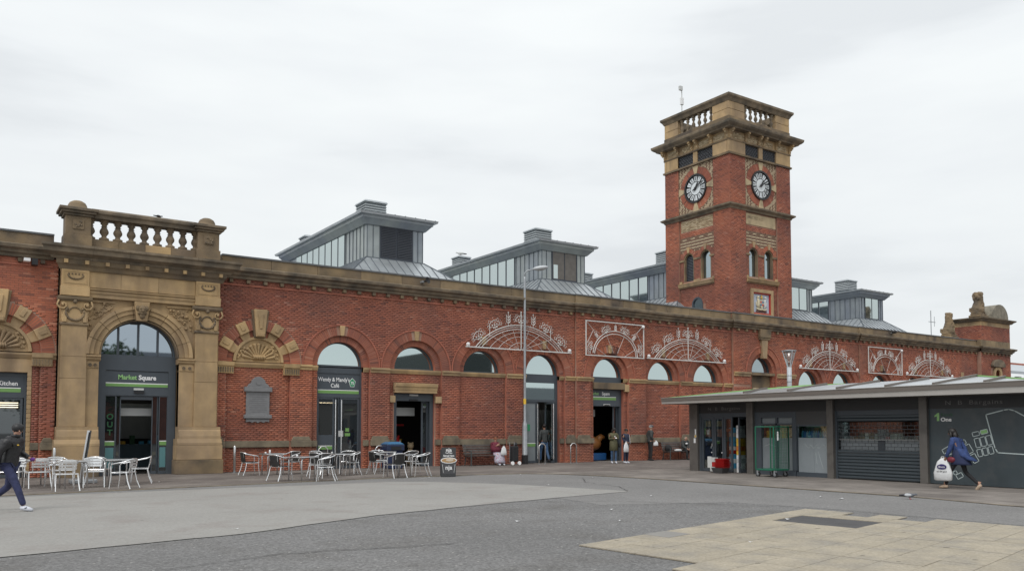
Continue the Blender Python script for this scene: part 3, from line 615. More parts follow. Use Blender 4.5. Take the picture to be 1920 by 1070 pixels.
# thickness of the hall behind the front: roof deck, ends, interior
MB().wbox(-8, 66.4, 31.6, 60, 7.55, 7.7).build('roof_deck', M['zinc_dark'], hall)
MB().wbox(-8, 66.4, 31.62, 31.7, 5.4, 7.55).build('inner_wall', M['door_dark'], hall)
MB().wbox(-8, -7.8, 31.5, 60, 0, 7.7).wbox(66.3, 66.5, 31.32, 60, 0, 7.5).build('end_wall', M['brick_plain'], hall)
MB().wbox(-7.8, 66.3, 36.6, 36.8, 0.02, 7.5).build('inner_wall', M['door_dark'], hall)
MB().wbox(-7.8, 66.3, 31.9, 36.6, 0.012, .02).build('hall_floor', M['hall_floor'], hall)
lampm = mat('added_hall_lamp', (.9, .9, .85), .5, emit=((1, .93, .8), 2.2))  # invented lamps, added inside the hall to brighten the dark doorways
rs_ = random.Random(9)
for x0_, x1_ in ((4.2, 7.2), (12.2, 13.9), (15.3, 17.6), (22.4, 24.2), (26.1, 28.2)):
    for k in range(2): MB().wbox(x0_ + .3, x1_ - .3, 34.6 + k * 1.2, 34.7 + k * 1.2, 3.4, 3.45).build('added_hall_lamp', lampm, hall)
    st_ = MB().wbox(x0_, x1_, 35.2, 35.9, 0.02, 1.0).build('stall_counter', mat('stall_%d' % int(x0_), rs_.choice([(.22, .12, .06), (.1, .16, .2), (.3, .26, .2)]), .6), hall)
    for k in range(9): u = x0_ + .15 + k * (x1_ - x0_) / 9; MB().wbox(u, u + .16, 35.1, 35.3, 1.0, 1.0 + rs_.uniform(.1, .35)).build('stall_goods', (M['orange'], M['offwhite'], M['red'], M['skyblue'], M['yellow'], M['green_dark'])[rs_.randrange(6)], st_)
    MB().wbox(x0_, x1_, 36.4, 36.58, 1.2, 2.6).build('stall_backboard', M['frost'], hall)
# ---- right-hand end pavilion
FP = G0.at(0, 0, .3); a, b = 62.2, 66.5
MB(FP).sweep(CORN, a, b, 1, 1).build('cornice', M['stone_black'], hall)
for q in range(3): MB(FP).box(a + q * 1.433 + .004, a + (q + 1) * 1.433 - .004, 7.58, 8.05, -4.0 if q == 0 else -.3, 0).build('parapet_stone', M['parapet'], hall, bevel=.006)
pb = MB(FP).box(a + .012, b, 8.05, 9.1, -2.2, -.012).build('brick_wall', M['mortar'], hall)
lp = Frame((a, FP.O.y, 0), (0, -1, 0), (-1, 0, 0))
brick_mesh('brick_courses', bricks(FP, a, b, 8.05, 9.1) + bricks(Frame((a, FP.O.y + 2.2, 0), (0, -1, 0), (-1, 0, 0)), 0, 2.2, 8.05, 9.1), M['brick'], pb)
MB(FP).box(a - .01, b + .01, 9.1, 9.4, -2.2, .01).build('frieze_stone', M['stone'], hall)
MB(FP).sweep([(0, 9.4), (.12, 9.42), (.2, 9.52), (.34, 9.6), (.36, 9.68), (0, 9.72)], a, b, 1, 1).build('cornice', M['stone_black'], hall)
MB(Frame((a, FP.O.y + 2.2, 0), (0, -1, 0), (-1, 0, 0))).sweep([(0, 9.4), (.12, 9.42), (.2, 9.52), (.34, 9.6), (.36, 9.68), (0, 9.72)], 0, 2.2, 0, 1).build('cornice', M['stone_black'], hall)
MB().wbox(a, b, FP.O.y, FP.O.y + 2.2, 9.4, 9.72).build('capping_stone', M['stone_dark'], hall)
nd = 8; dm = MB().box(-.065, .065, -.06, .06, -.13, .0).mesh('dentil', M['stone_dark'])
for q in range(nd): inst('dentil', dm, hall, FP(a + (q + .5) * (b - a) / nd, 7.06, .13))
mb = MB(FP); mb.arc(64.4, 5.6, .34, .6, 0, 180, 0, .1, 14).box(63.8, 64.06, 4.6, 5.6, 0, .1).box(64.74, 65.0, 4.6, 5.6, 0, .1).build('niche_surround', M['stone'], hall)
MB(FP).prism([(63.55, 6.12), (65.25, 6.12), (65.3, 6.24)] + [(64.4 + .85 * math.cos(R(t)), 6.28 + .42 * math.sin(R(t))) for t in range(15, 180, 15)] + [(63.5, 6.24)], 0, .22).build('niche_hood', M['stone_black'], hall, bevel=.02)
MB(FP).box(63.9, 64.9, 4.5, 6.0, -.45, -.4).build('niche_back', M['stone_black'], hall)
for q in range(-1, 2): MB(FP).box(60.0 - 62.2 + 62.1, 60.3 - 62.2 + 62.1, 4.6, 5.6, -.3, -.25).build('stone_block', M['stone'], hall) if q == 0 else None
# scrolled end stone with half-round top
mb = MB(FP); mb.prism([(64.15, 9.72)] + [(65.35 + 1.2 * math.cos(R(t)), 9.72 + 1.05 * math.sin(R(t)) + .1) for t in range(180, -1, -12)] + [(66.55, 9.72)], -1.6, -.1)
o = mb.build('half_round_stone', mat('lichened_stone', (.21, .19, .15), .9, var=.25, scale=4, bump=.3), hall)
MB(Frame((64.15, FP.O.y + 1.5, 0), (0, -1, 0), (-1, 0, 0))).arc(.5, 9.95, .12, .3, 0, 360, 0, .06, 16).build('carved_scroll', M['stone_dark'], hall)
# ------------------------------------------------------------------ doorways
def leaf(F, u0, u1, w0, w1, parent, name='door', fr=.07, d=-.02, m=M['darkglass'], stripe=None, mid=None):
    mb = MB(F).box(u0, u0 + fr, w0, w1, d - .05, d).box(u1 - fr, u1, w0, w1, d - .05, d).box(u0 + fr, u1 - fr, w0, w0 + .1, d - .05, d).box(u0 + fr, u1 - fr, w1 - fr, w1, d - .05, d)
    if mid: mb.box(u0 + fr, u1 - fr, mid[0], mid[1], d - .05, d)
    o = mb.build(name, M['frame'], parent)
    MB(F).box(u0 + fr, u1 - fr, w0 + .1, w1 - fr, d - .035, d - .025).build('pane', m, o)
    if stripe: MB(F).box(u0 + fr, u1 - fr, stripe, stripe + .13, d - .02, d - .012).build('green_stripe', M['green'], o); MB(F).box(u0 + fr, u1 - fr, stripe + .13, stripe + .16, d - .02, d - .012).build('white_stripe', M['white'], o)
    return o
# cafe door, bay 13.08
c = 13.08; F = G0.at(0, 0, -.28)
fr = MB(F).box(c - .97, c - .9, 0, 4.02, -.1, 0).box(c + .9, c + .97, 0, 4.02, -.1, 0).box(c - .9, c + .9, 3.8, 4.02, -.1, 0).box(c - .9, c + .9, 2.84, 2.94, -.1, 0).build('doorway_frame', M['frame'], hall)
sg = MB(F).box(c - .9, c + .9, 2.94, 3.8, -.09, -.03).build('sign_board', M['frame'], hall)
text("Wendy & Mandy's", 'lettering', F, c - .86, 3.48, -.03, .225, M['white'], sg, bold=.003, sx=.80); text('Café', 'lettering', F, c - .16, 3.24, -.03, .225, M['white'], sg, 'CENTER', bold=.003, sx=.85)
MB(F).prism([(c + .58 + .15 * math.cos(R(90 + 72 * k)), 3.44 + .2 * math.sin(R(90 + 72 * k))) for k in range(5)], -.03, -.024).build('badge_edge', M['white'], sg)
MB(F).prism([(c + .58 + .13 * math.cos(R(90 + 72 * k)), 3.44 + .175 * math.sin(R(90 + 72 * k))) for k in range(5)], -.024, -.019).build('badge', M['badge'], sg)
text('75', 'lettering', F, c + .58, 3.37, -.018, .17, M['white'], sg, 'CENTER', bold=.004, sx=.85)
MB(F).box(c - .87, c + .86, 3.0, 3.12, -.03, -.022).build('green_stripe', M['green'], sg); MB(F).box(c - .87, c + .86, 3.12, 3.145, -.03, -.022).build('white_stripe', M['white'], sg)
leaf(F, c - .9, c - .18, .02, 2.84, hall, stripe=.78, mid=(.95, 1.35)); leaf(F, c - .15, c + .02, .02, 2.84, hall, fr=.03)
leaf(F, c + .05, c + .88, .02, 2.84, hall)
for x_ in (c - .16, c + .09): MB(F).tube([F(x_, .25, .06), F(x_, 2.75, .06)], .02, 8).build('door_handle', M['tubemetal'], hall)
n_ = MB(F).box(c + .3, c + .45, 1.48, 1.62, -.04, -.012).build('door_notice', M['green'], hall); MB(F).box(c + .28, c + .5, 1.3, 1.42, -.04, -.012).build('door_notice', M['green'], hall); MB(F).box(c + .0, c + .2, 1.28, 1.52, -.04, -.01).build('door_notice', M['offwhite'], hall)
light = mat('tube_glow', (.9, .85, .7), .5, emit=((1, .82, .55), 1.6))
MB(F).box(c - .8, c - .25, 2.6, 2.64, -.055, -.045).build('ceiling_tube_reflection' if False else 'glow_strip', light, hall)  # glowing strip set in the door pane as a painted ceiling-tube reflection
# lintel doorway, bay 16.41 (open)
c = 16.41; F = G0.at(0, 0, -.12)
MB(G0).box(c - 1.0, c + .97, 3.08, 3.2, -.13, .05).build('lintel_stone', M['stone'], hall, bevel=.01)
MB(G0).sweep([(-.13, 3.2), (.06, 3.2), (.08, 3.3), (.12, 3.36), (.14, 3.47), (-.13, 3.5)], c - 1.02, c + .97).build('lintel_stone', M['stone'], hall)
for x0, x1 in ((c - 1.2, c - .97), (c + .93, c + 1.22)): MB(G0).box(x0, x1, 2.68, 2.96, -.13, .01).build('quoin_stone', M['stone'], hall, bevel=.008)
def auto_door(F, u0, u1, top, parent, side=.16, head=.32, sensor=True):
    MB(F).box(u0, u0 + side, 0, top, -.12, 0).box(u1 - side, u1, 0, top, -.12, 0).box(u0 + side, u1 - side, top - head, top, -.14, .0).build('doorway_frame', M['frame'], parent)
    leaf(F, u1 - side - .32, u1 - side, .02, top - head, parent, d=-.16)
    if sensor: MB(F).box((u0 + u1) / 2 - .2, (u0 + u1) / 2 + .2, top - .11, top - .04, 0, .05).build('door_sensor', M['offwhite'], parent); MB(F).box((u0 + u1) / 2 - .18, (u0 + u1) / 2 + .18, top - head, top - head + .07, 0, .05).build('door_sensor', M['black'], parent)
auto_door(F.at(0, 0, -.12), c - .96, c + .93, 3.08, hall)
MB(F.at(0, 0, -1)).box(c - .8, c + .5, 2.15, 2.5, -.1, 0).build('heater_panel', M['offwhite'], hall)
# open doors, bay 23.07
c = 23.07; F = G0.at(0, 0, -.28)
MB(F).box(c - .97, c - .9, 0, 3.84, -.1, 0).box(c + .85, c + .97, 0, 3.84, -.1, 0).box(c - .9, c + .85, 3.73, 3.84, -.1, 0).box(c - .9, c + .85, 2.84, 2.95, -.1, 0).build('doorway_frame', M['frame'], hall)
MB(F).box(c - .9, c + .85, 2.95, 3.73, -.06, -.05).build('window_pane', M['mirror'], hall)
leaf(F, c - .9, c - .22, .02, 2.84, hall, stripe=.78, m=M['frost'])
MB(F).box(c - .8, c - .6, 1.5, 1.8, -.045, -.03).build('door_notice', M['badge'], hall)
Fd = Frame(F(c + .33, 0, -.1), (0, -1, 0), (-1, 0, 0)); leaf(Fd, -.1, .62, .02, 2.82, hall, m=M['clear']); 
Fd2 = Frame(F(c - .18, 0, -.1), (0, 1, 0), (-1, 0, 0)); leaf(Fd2, -.02, .05, .02, 2.82, hall, fr=.02, m=M['clear'])
for p in (F(c - .2, 0, .02), F(c + .32, 0, .55), F(c + .55, 0, .1)): MB().tube([p + Vector((0, 0, .2)), p + Vector((0, 0, 2.75))], .022, 8).build('door_handle', M['tubemetal'], hall)
MB(F).box(c - .15, c + .3, 2.62, 2.68, -.9, -.8).build('glow_strip', light, hall)
pw = MB(G0).box(c - .5, c + .9, 0, 2.9, -1.75, -1.65).build('lobby_partition', mat('pale_partition', (.33, .36, .38), .6), hall)
MB(F).box(c - .97, c + .97, 3.84, 4.08, -.1, -.003).build('transom', M['frame'], hall)
# market entry, bay 27.0
c = 27.0; F = G0.at(0, 0, .09 - .28)
MB(G0.at(0, 0, .09)).box(c - 1.0, c + 1.0, 3.52, 3.84, -.2, .0).build('lintel_stone', M['stone_dark'], hall, bevel=.01)
for x0, x1 in ((c + .97, c + 1.26),): MB(G0.at(0, 0, .09)).box(x0, x1, 3.42, 3.78, -.13, .01).build('quoin_stone', M['stone'], hall, bevel=.008)
MB(F).box(c - .97, c + .97, 2.84, 3.52, -.1, .0).build('sign_board', M['frame'], hall); sg = bpy.data.objects[[o.name for o in C.objects if o.name.startswith('sign_board')][-1]]
MB(F).box(c - .97, c + .97, 3.84, 4.08, -.1, -.003).build('transom', M['frame'], hall)
text('Market', 'lettering', F, c - 1.0, 3.24, .002, .22, M['green_txt'], sg, bold=.004, sx=.8); text('Square', 'lettering', F, c - .28, 3.24, .002, .22, M['white'], sg, bold=.006, sx=.8)
MB(F).box(c - .9, c + .62, 3.0, 3.13, 0, .008).build('green_stripe', M['green'], sg); MB(F).box(c - .9, c + .62, 3.13, 3.16, 0, .008).build('white_stripe', M['white'], sg)
auto_door(F, c - .97, c + .97, 2.84, hall, side=.1, head=.14)
MB(F).box(c - .8, c + .1, 2.2, 2.55, -1.1, -1).build('heater_panel', M['offwhite'], hall)
# Market Kitchen door and its shell tympanum
def shell(F, c, sp, r, parent):
    base = MB(F).disc(c, sp + .02, r, -.2, -.06, 32, 0, 180).build('tympanum', M['stone'], parent)
    mb = MB(F).arc(c, sp + .02, r - .1, r, 0, 180, -.06, .02, 28); mb.build('tympanum_moulding', M['stone'], base, bevel=.01)
    n = 11
    for k in range(n):
        a = R(12 + 156 * k / (n - 1)); r0, r1 = .14, r * .66; wd = r1 * PI / n * .92
        ca, sa = math.cos(a), math.sin(a); px, pw_ = -sa, ca
        pts = []; F_ = F; q = MB(F)
        rows = []
        for t in (0, .35, .7, .9, 1.0):
            rr = r0 + (r1 - r0) * t; hw_ = (wd / 2) * (rr / r1) * (1 if t < .95 else .62); dp = .02 + .10 * t * (1 if t < .95 else .5)
            rows.append([F(c + rr * ca + px * hw_ * s, sp + .1 + rr * sa + pw_ * hw_ * s, -.06 + (dp if abs(s) < .5 else (.01 if abs(s) > .9 else dp * .8))) for s in (-1, -.6, 0, .6, 1)])
        vs = [p for rw in rows for p in rw]; fs = [(i * 5 + j, i * 5 + j + 1, i * 5 + 5 + j + 1, i * 5 + 5 + j) for i in range(4) for j in range(4)] + [(20, 21, 22, 23, 24)]
        q.add(vs, fs).build('shell_flute', M['stone'], base, fix=False)
    q = MB(F)
    for k in range(7): q.tube([F(c - .2 + .066 * k, sp + .1, -.03), F(c - .2 + .066 * k + .02, sp + .2, .05), F(c - .2 + .066 * k, sp + .27, -.02)], .034, 6)
    q.build('carved_scroll', M['stone'], base, smooth=True)
    q = MB(F); rs = random.Random(3)
    for s in (-1, 1):
        for k in range(16):
            a = R(rs.uniform(6, 48)); rr = rs.uniform(r * .66, r * .84)
            q.ball(F(c + s * rr * math.cos(a), sp + .06 + rr * math.sin(a), -.04), rs.uniform(.03, .055), 6, 4)

    q.build('carved_foliage', M['stone'], base, smooth=True); return base
def big_voussoirs(F, c, sp, parent):
    MB(F).prism([(c - .20, sp + .92), (c + .20, sp + .92), (c + .34, sp + 1.96), (c - .34, sp + 1.96)], -.1, .06).build('keystone_cheek', M['stone_dark'], parent, bevel=.015)
    k = MB(F).prism([(c - .16, sp + .94), (c + .16, sp + .94), (c + .26, sp + 1.98), (c - .26, sp + 1.98)], .0, .16).build('keystone', M['stone'], parent, bevel=.02)
    MB(F).box(c - .13, c + .13, sp + .96, sp + 1.1, .16, .21).prism([(c - .05, sp + 1.25), (c + .05, sp + 1.25), (c + .10, sp + 1.8), (c - .10, sp + 1.8)], .16, .2).build('carved_pendant', M['stone'], k, bevel=.015)
    for am in (28, 62, 118, 152):
        a0, a1 = R(am - 9), R(am + 9); b0, b1 = R(am - 7), R(am + 7)
        P = lambda a, r: (c + r * math.cos(a), sp + r * math.sin(a))
        v = MB(F).prism([P(a0, .96), P(a0, 1.24), P(a1, 1.24), P(a1, .96)], -.13, -.06).prism([P(a0, 1.2), P(b0, 1.62), P(b1, 1.62), P(a1, 1.2)], -.1, .08).build('voussoir_stone', M['stone'], parent, bevel=.015)
        MB(F).prism([P(R(am - 3), 1.3), P(R(am - 2.6), 1.54), P(R(am + 2.6), 1.54), P(R(am + 3), 1.3)], .08, .11).build('carved_panel', M['stone'], v, bevel=.01)
    for s in (-1, 1):   # fluted impost caps
        x0, x1 = sorted((c + s * .95, c + s * 1.55))
        o = MB(F).sweep([(-.14, 3.64), (.05, 3.64), (.05, 3.88), (.1, 3.92), (.12, 4.06), (-.14, 4.08)], x0, x1).build('impost_block', M['stone'], parent)
        nn = 7
        for q in range(nn): u = x0 + (q + .5) * (x1 - x0) / nn; MB(F).box(u - .022, u + .022, 3.68, 3.86, .05, .075).build('flute', M['stone_dark'], o)
for c, k in ((1.40, 'kitchen'), (9.78, 'shell')):
    shell(G0.at(0, 0, -.06), c, SPR, .95, hall); big_voussoirs(G0, c, SPR, hall)
    MB(G0).sweep([(-.3, 3.88), (-.08, 3.88), (-.02, 4.0), (-.02, 4.06), (-.3, 4.085)], c - .97, c + .97).build('string_course', M['stone'], hall)
c = 1.40; F = G0.at(0, 0, -.28)
MB(G0).box(c - .97, c + .97, 3.42, 3.88, -.3, -.1).build('lintel_stone', M['stone'], hall, bevel=.01)
for q in range(22): MB(G0).box(c + .85, c + .97, .14 + q * .15, .285 + q * .15, -.26, -.10).build('quoin_stone', M['stone'], hall, bevel=.01)
MB(F).box(c + .78, c + .85, 0, 3.42, -.1, 0).box(c - .85, c + .78, 3.3, 3.42, -.1, 0).box(c - .85, c + .78, 2.6, 2.68, -.1, 0).box(c - .15, c - .03, 0, 2.6, -.1, 0).build('doorway_frame', M['frame'], hall)
sg = MB(F).box(c - .85, c + .78, 2.68, 3.3, -.08, -.02).build('sign_board', M['frame'], hall)
text('Market Kitchen', 'lettering', F, c + .60, 3.0, -.018, .2, M['white'], sg, 'RIGHT', bold=.005, sx=.9)
MB(F).box(c - .8, c + .68, 2.78, 2.9, -.02, -.01).build('green_stripe', M['green'], sg); MB(F).box(c - .8, c + .68, 2.9, 2.93, -.02, -.01).build('white_stripe', M['white'], sg)
leaf(F, c - .03, c + .75, .02, 2.6, hall); leaf(F, c - .8, c - .15, .02, 2.6, hall, m=M['clear'])
MB(F).tube([F(c + .08, .3, .05), F(c + .08, 2.5, .05)], .02, 8).build('door_handle', M['tubemetal'], hall)
for q in range(3): MB(F).box(c + .06, c + .62, 2.28 + q * .07, 2.305 + q * .07, -.03, -.02).build('glow_strip', light, hall)  # glowing strips laid on the door glass, painted light rather than lamps
MB(F).box(c + .45, c + .62, .95, 1.3, -.04, -.012).build('door_notice', mat('pale_green_paper', (.3, .55, .35), .6), hall)
# panel recess lines and plaque under the memorial shell
c = 9.78
pl = thing('wall_plaque', 'grey carved memorial tablet with curved top on the brick wall under the stone shell', 'plaque', (c, FY, 1.8))
F = G0.at(0, 0, -.12)
MB(F).box(c - .45, c + .43, 1.95, 3.02, .0, .07).build('tablet', M['slate'], pl, bevel=.008)
MB(F).box(c - .53, c + .51, 2.98, 3.16, 0, .14).prism([(c - .42, 3.16), (c - .36, 3.26), (c - .28, 3.30), (c - .24, 3.42), (c - .12, 3.52), (c, 3.55), (c + .12, 3.52), (c + .24, 3.42), (c + .28, 3.30), (c + .36, 3.26), (c + .42, 3.16)], 0, .09).build('pediment', M['slate'], pl, bevel=.012)
MB(F).box(c - .53, c + .51, 1.98, 2.12, 0, .13).build('shelf', M['slate'], pl, bevel=.012)
MB(F).prism([(c - .45, 1.98), (c - .44, 1.84), (c - .3, 1.86), (c - .22, 1.82), (c - .1, 1.86), (c, 1.81), (c + .1, 1.86), (c + .22, 1.82), (c + .3, 1.86), (c + .43, 1.84), (c + .44, 1.98)], 0, .07).build('apron', M['slate'], pl, bevel=.008)
MB(F).disc(c, 3.32, .09, .09, .11, 12).build('roundel', M['slate'], pl)
for q in range(9):
    w_ = 2.86 - q * .08; hw_ = .33 - (.08 if q % 3 == 2 else 0); MB(F).box(c - hw_, c + hw_, w_, w_ + .018, .07, .074).build('inscription_line', mat('incised', (.15, .15, .155), .8) if q == 0 else bpy.data.materials['incised'], pl)
# ------------------------------------------------------------------ entrance portal
FE = G0.at(0, 0, .4); ent = hall; e0, e1, ec = 3.05, 8.25, 5.57
eb = MB(FE); wall_open(FE, 3.1, 8.2, 1.0, 7.2, [(ec, 1.28, 1.0, 4.05, True)], -.14, .34, eb); eb.build('portal_wall', M['stone'], hall, fix=False)
for x_, s in ((3.1, 1), (8.2, -1)): MB(FE).box(min(x_, x_ + s * .3), max(x_, x_ + s * .3), 1.0, 7.15, -.42, -.16).build('portal_return', M['stone'], hall)
PIL = [(3.13, 3.90), (7.36, 8.14)]
for a, b in PIL:
    hs = [1.66, 3.25, 3.98, 5.06]
    for w0_, w1_ in zip(hs[:-1], hs[1:]): MB(FE).box(a, b, w0_ + .003, w1_ - .003, -.3, 0).build('pilaster_block', M['stone'], hall, bevel=.008)
for a, b, s in ((3.90, 4.29, 1), (6.85, 7.36, -1)):
    MB(FE).box(a, b, 1.66, 3.62, -.45, -.10).build('jamb_block', M['stone'], hall, bevel=.008)
    j = MB(FE).box(a + (.0), b, 3.62, 3.86, -.45, -.08).build('jamb_capital', M['stone'], hall, bevel=.01)
    for q in range(2): MB(FE).arc(a + (b - a) * (.3 + .4 * q), 3.73, .02, .055, 0, 360, -.08, -.045, 10).build('rosette', M['stone_dark'], j)
    MB(FE).sweep([(-.45, 3.86), (-.08, 3.86), (-.02, 3.92), (-.02, 3.97), (.03, 4.0), (.03, 4.06), (-.45, 4.08)], a - (0 if s > 0 else .04), b + (.04 if s > 0 else 0)).build('impost_moulding', M['stone'], hall)
# battered bases
for a, b in ((3.02, 4.33), (6.80, 8.30)):
    st = [(0, .5, .20), (.5, 1.02, .17)]
    for w0_, w1_, p in st: MB(FE).box(a - (p - .14), b + (p - .14) * (1 if a > 6 else 0), w0_ + .003, w1_ - .004, -.45, p).build('base_stone', M['stone_dark'] if w0_ < .1 else M['stone'], hall, bevel=.015)
    for x0, x1, ex_ in ((a + .04, a + .92 if a < 6 else a + .52, 0),): pass
    MB(FE).sweep([(-.45, 1.02), (.17, 1.02), (.17, 1.1), (.11, 1.24), (-.45, 1.24)], a - .02, b).build('base_moulding', M['stone'], hall)
    MB(FE).sweep([(-.45, 1.24), (.10, 1.24), (.10, 1.34), (.06, 1.52), (.035, 1.56), (.035, 1.66), (-.45, 1.66)], a + .04, b - .03).build('base_moulding', M['stone'], hall)
# archivolt
for r0_, r1_, d_ in ((1.28, 1.46, -.06), (1.46, 1.6, .0), (1.6, 1.72, .05)):
    n_ = 9
    for q in range(n_):
        a0_, a1_ = 180 * q / n_ + .3, 180 * (q + 1) / n_ - .3
        MB(FE).arc(ec, 4.08, r0_, r1_ - .002, a0_, a1_, -.16, d_ - .04, 6).build('voussoir_stone', M['stone'], hall)
MB(FE).arc(ec, 4.08, 1.22, 1.28, 0, 180, -.45, -.14, 28).build('arch_soffit', M['stone_dark'], hall)
k_ = MB(FE).prism([(ec - .17, 5.28), (ec + .17, 5.28), (ec + .25, 5.94), (ec - .25, 5.94)], -.1, .1).build('keystone', M['stone'], hall, bevel=.015)
q = MB(FE); q.ball(FE(ec, 5.66, .12), .14, 10, 8, 1, .7, 1.25); q.ball(FE(ec, 5.47, .12), .11, 8, 6, .9, .6, 1.1); q.ball(FE(ec, 5.62, .23), .035, 6, 4, 1, 1, 1.6)
for s in (-1, 1): q.ball(FE(ec + s * .06, 5.7, .2), .035, 6, 4); q.ball(FE(ec + s * .14, 5.72, .1), .07, 6, 4, 1, 1, 1.5); q.ball(FE(ec + s * .1, 5.55, .12), .06, 6, 4)
q.tube([FE(ec - .07, 5.54, .19), FE(ec, 5.52, .21), FE(ec + .07, 5.54, .19)], .02, 5); q.build('carved_mask', M['stone_dark'], k_, smooth=True)
# spandrel carving
rs = random.Random(11)
for s in (-1, 1):
    q = MB(FE)
    for t in range(34):
        x_ = rs.uniform(.95, 1.72); w_ = rs.uniform(4.9, 5.82)
        if math.hypot(x_, w_ - 4.08) < 1.80 or x_ > 1.66: continue
        q.ball(FE(ec + s * x_, w_, -.12), rs.uniform(.03, .06), 6, 4)
    for t in range(4):
        q.tube([FE(ec + s * (1.0 + .15 * t + .1 * math.cos(k)), 5.72 - .12 * t + .08 * math.sin(k), -.12) for k in np.linspace(0, 5, 9)], .018, 5)
    q.build('carved_foliage', M['stone'], hall, smooth=True)
    MB(FE).box(ec + s * 1.25 - .42, ec + s * 1.25 + .42, 5.84, 5.88, -.14, -.07).build('spandrel_moulding', M['stone'], hall)
# capitals
for a, b in PIL:
    cx = (a + b) / 2; cp = MB(FE).prism([(a, 5.08), (b, 5.08), (b + .04, 5.8), (a - .04, 5.8)], -.3, .03).build('capital', M['stone'], hall)
    MB(FE).sweep([(-.3, 5.0), (.03, 5.0), (.05, 5.04), (.03, 5.09), (-.3, 5.09)], a - .03, b + .03).build('astragal', M['stone_dark'], cp)
    MB(FE).sweep([(-.3, 5.8), (.08, 5.8), (.13, 5.86), (.14, 5.95), (-.3, 5.97)], a - .12, b + .12).build('abacus', M['stone_dark'], cp)
    for s in (-1, 1):
        q = MB(FE); ctr = (cx + s * .36, 5.66)
        pts = [FE(ctr[0] + s * (.03 + .02 * t) * math.cos(t * .9), ctr[1] + (.03 + .02 * t) * math.sin(t * .9), .08) for t in range(9)]
        q.tube(pts, .032, 6); q.ball(FE(ctr[0], ctr[1], .09), .05, 6, 4)
        q.build('volute', M['stone'], cp, smooth=True)
    q = MB(FE)
    for t in range(22):
        aa = R(150 + 240 * t / 21); q.ball(FE(cx + .27 * math.cos(aa), 5.42 + .25 * math.sin(aa), .05), rs.uniform(.035, .055), 6, 4)
    for t in range(14): aa = R(20 + 140 * t / 13); q.ball(FE(cx + .2 * math.cos(aa), 5.36 + .3 * math.sin(aa) * .8, .04), .03, 5, 4)
    q.ball(FE(cx, 5.78, .1), .07, 8, 5); q.build('carved_garland', M['stone_dark'], cp, smooth=True)
    for s in (-1, 1):
        for t in range(3):
            u = cx + s * (.33 - .02 * t); MB(FE).prism([(u - .05, 5.1), (u + .05, 5.1), (u + .07, 5.22 + .1 * t), (u, 5.3 + .12 * t), (u - .07, 5.22 + .1 * t)], .03, .05 + .01 * t).build('leaf', M['stone'], cp, bevel=.01)
# entablature
MB(FE).sweep([(-.3, 5.97), (.0, 5.97), (.0, 6.10), (.03, 6.11), (.03, 6.2), (.08, 6.23), (.08, 6.27), (-.3, 6.29)], 3.1, 8.18, .5, .5).build('architrave', M['stone'], hall)
for a, b in ((3.10, 3.92), (7.34, 8.18)):
    MB(FE).box(a - .02, b + .02, 5.975, 6.30, -.2, .10).build('architrave_block', M['stone'], hall, bevel=.01)
    f_ = MB(FE).box(a, b, 6.30, 6.84, -.3, .07).build('frieze_block', M['stone'], hall, bevel=.01)
    q = MB(FE); cx = (a + b) / 2
    for t in range(15): aa = R(180 + 180 * t / 14); q.ball(FE(cx + .22 * math.cos(aa), 6.66 + .13 * math.sin(aa), .08), .032, 6, 4)
    for t in range(5): q.ball(FE(cx - .2 + .1 * t, 6.7, .08), .03, 6, 4)
    q.build('carved_swag', M['stone_dark'], f_, smooth=True)
    MB(FE).box(a + .06, b - .06, 6.38, 6.41, .07, .085).box(a + .06, b - .06, 6.76, 6.79, .07, .085).box(a + .06, a + .09, 6.41, 6.76, .07, .085).box(b - .09, b - .06, 6.41, 6.76, .07, .085).build('panel_moulding', M['stone'], f_)
fb = [3.92, 4.9, 6.1, 7.34]
for a, b in zip(fb[:-1], fb[1:]): MB(FE).box(a + .003, b - .003, 6.30, 6.84, -.3, .0).build('frieze_stone', M['stone'], hall, bevel=.004)
MB(FE).sweep([(-.3, 6.84), (.06, 6.84), (.10, 6.95), (.16, 7.02), (.16, 7.16), (-.3, 7.16)], 3.08, 8.22, 1, 1).build('bed_mould', M['stone_mid'] if 'stone_mid' in M else M['stone_dark'], hall)
ecp = [(-.3, 7.16), (.18, 7.16), (.22, 7.24), (.34, 7.30), (.42, 7.34), (.44, 7.46), (.50, 7.52), (.50, 7.60), (-.3, 7.66)]
cb = [2.95, 3.98, 5.1, 6.3, 7.3, 8.35]
for i, (a, b) in enumerate(zip(cb[:-1], cb[1:])): MB(FE).sweep(ecp, a + .002, b - .002, 1 if i == 0 else 0, 1 if i == 4 else 0).build('cornice_stone', M['stone_black'], hall)
dm = MB().box(-.06, .06, -.06, .06, -.12, 0).mesh('dentil', M['stone'])
for q in range(9): inst('dentil', dm, hall, FE(3.2 + q * .62, 7.09, .24))
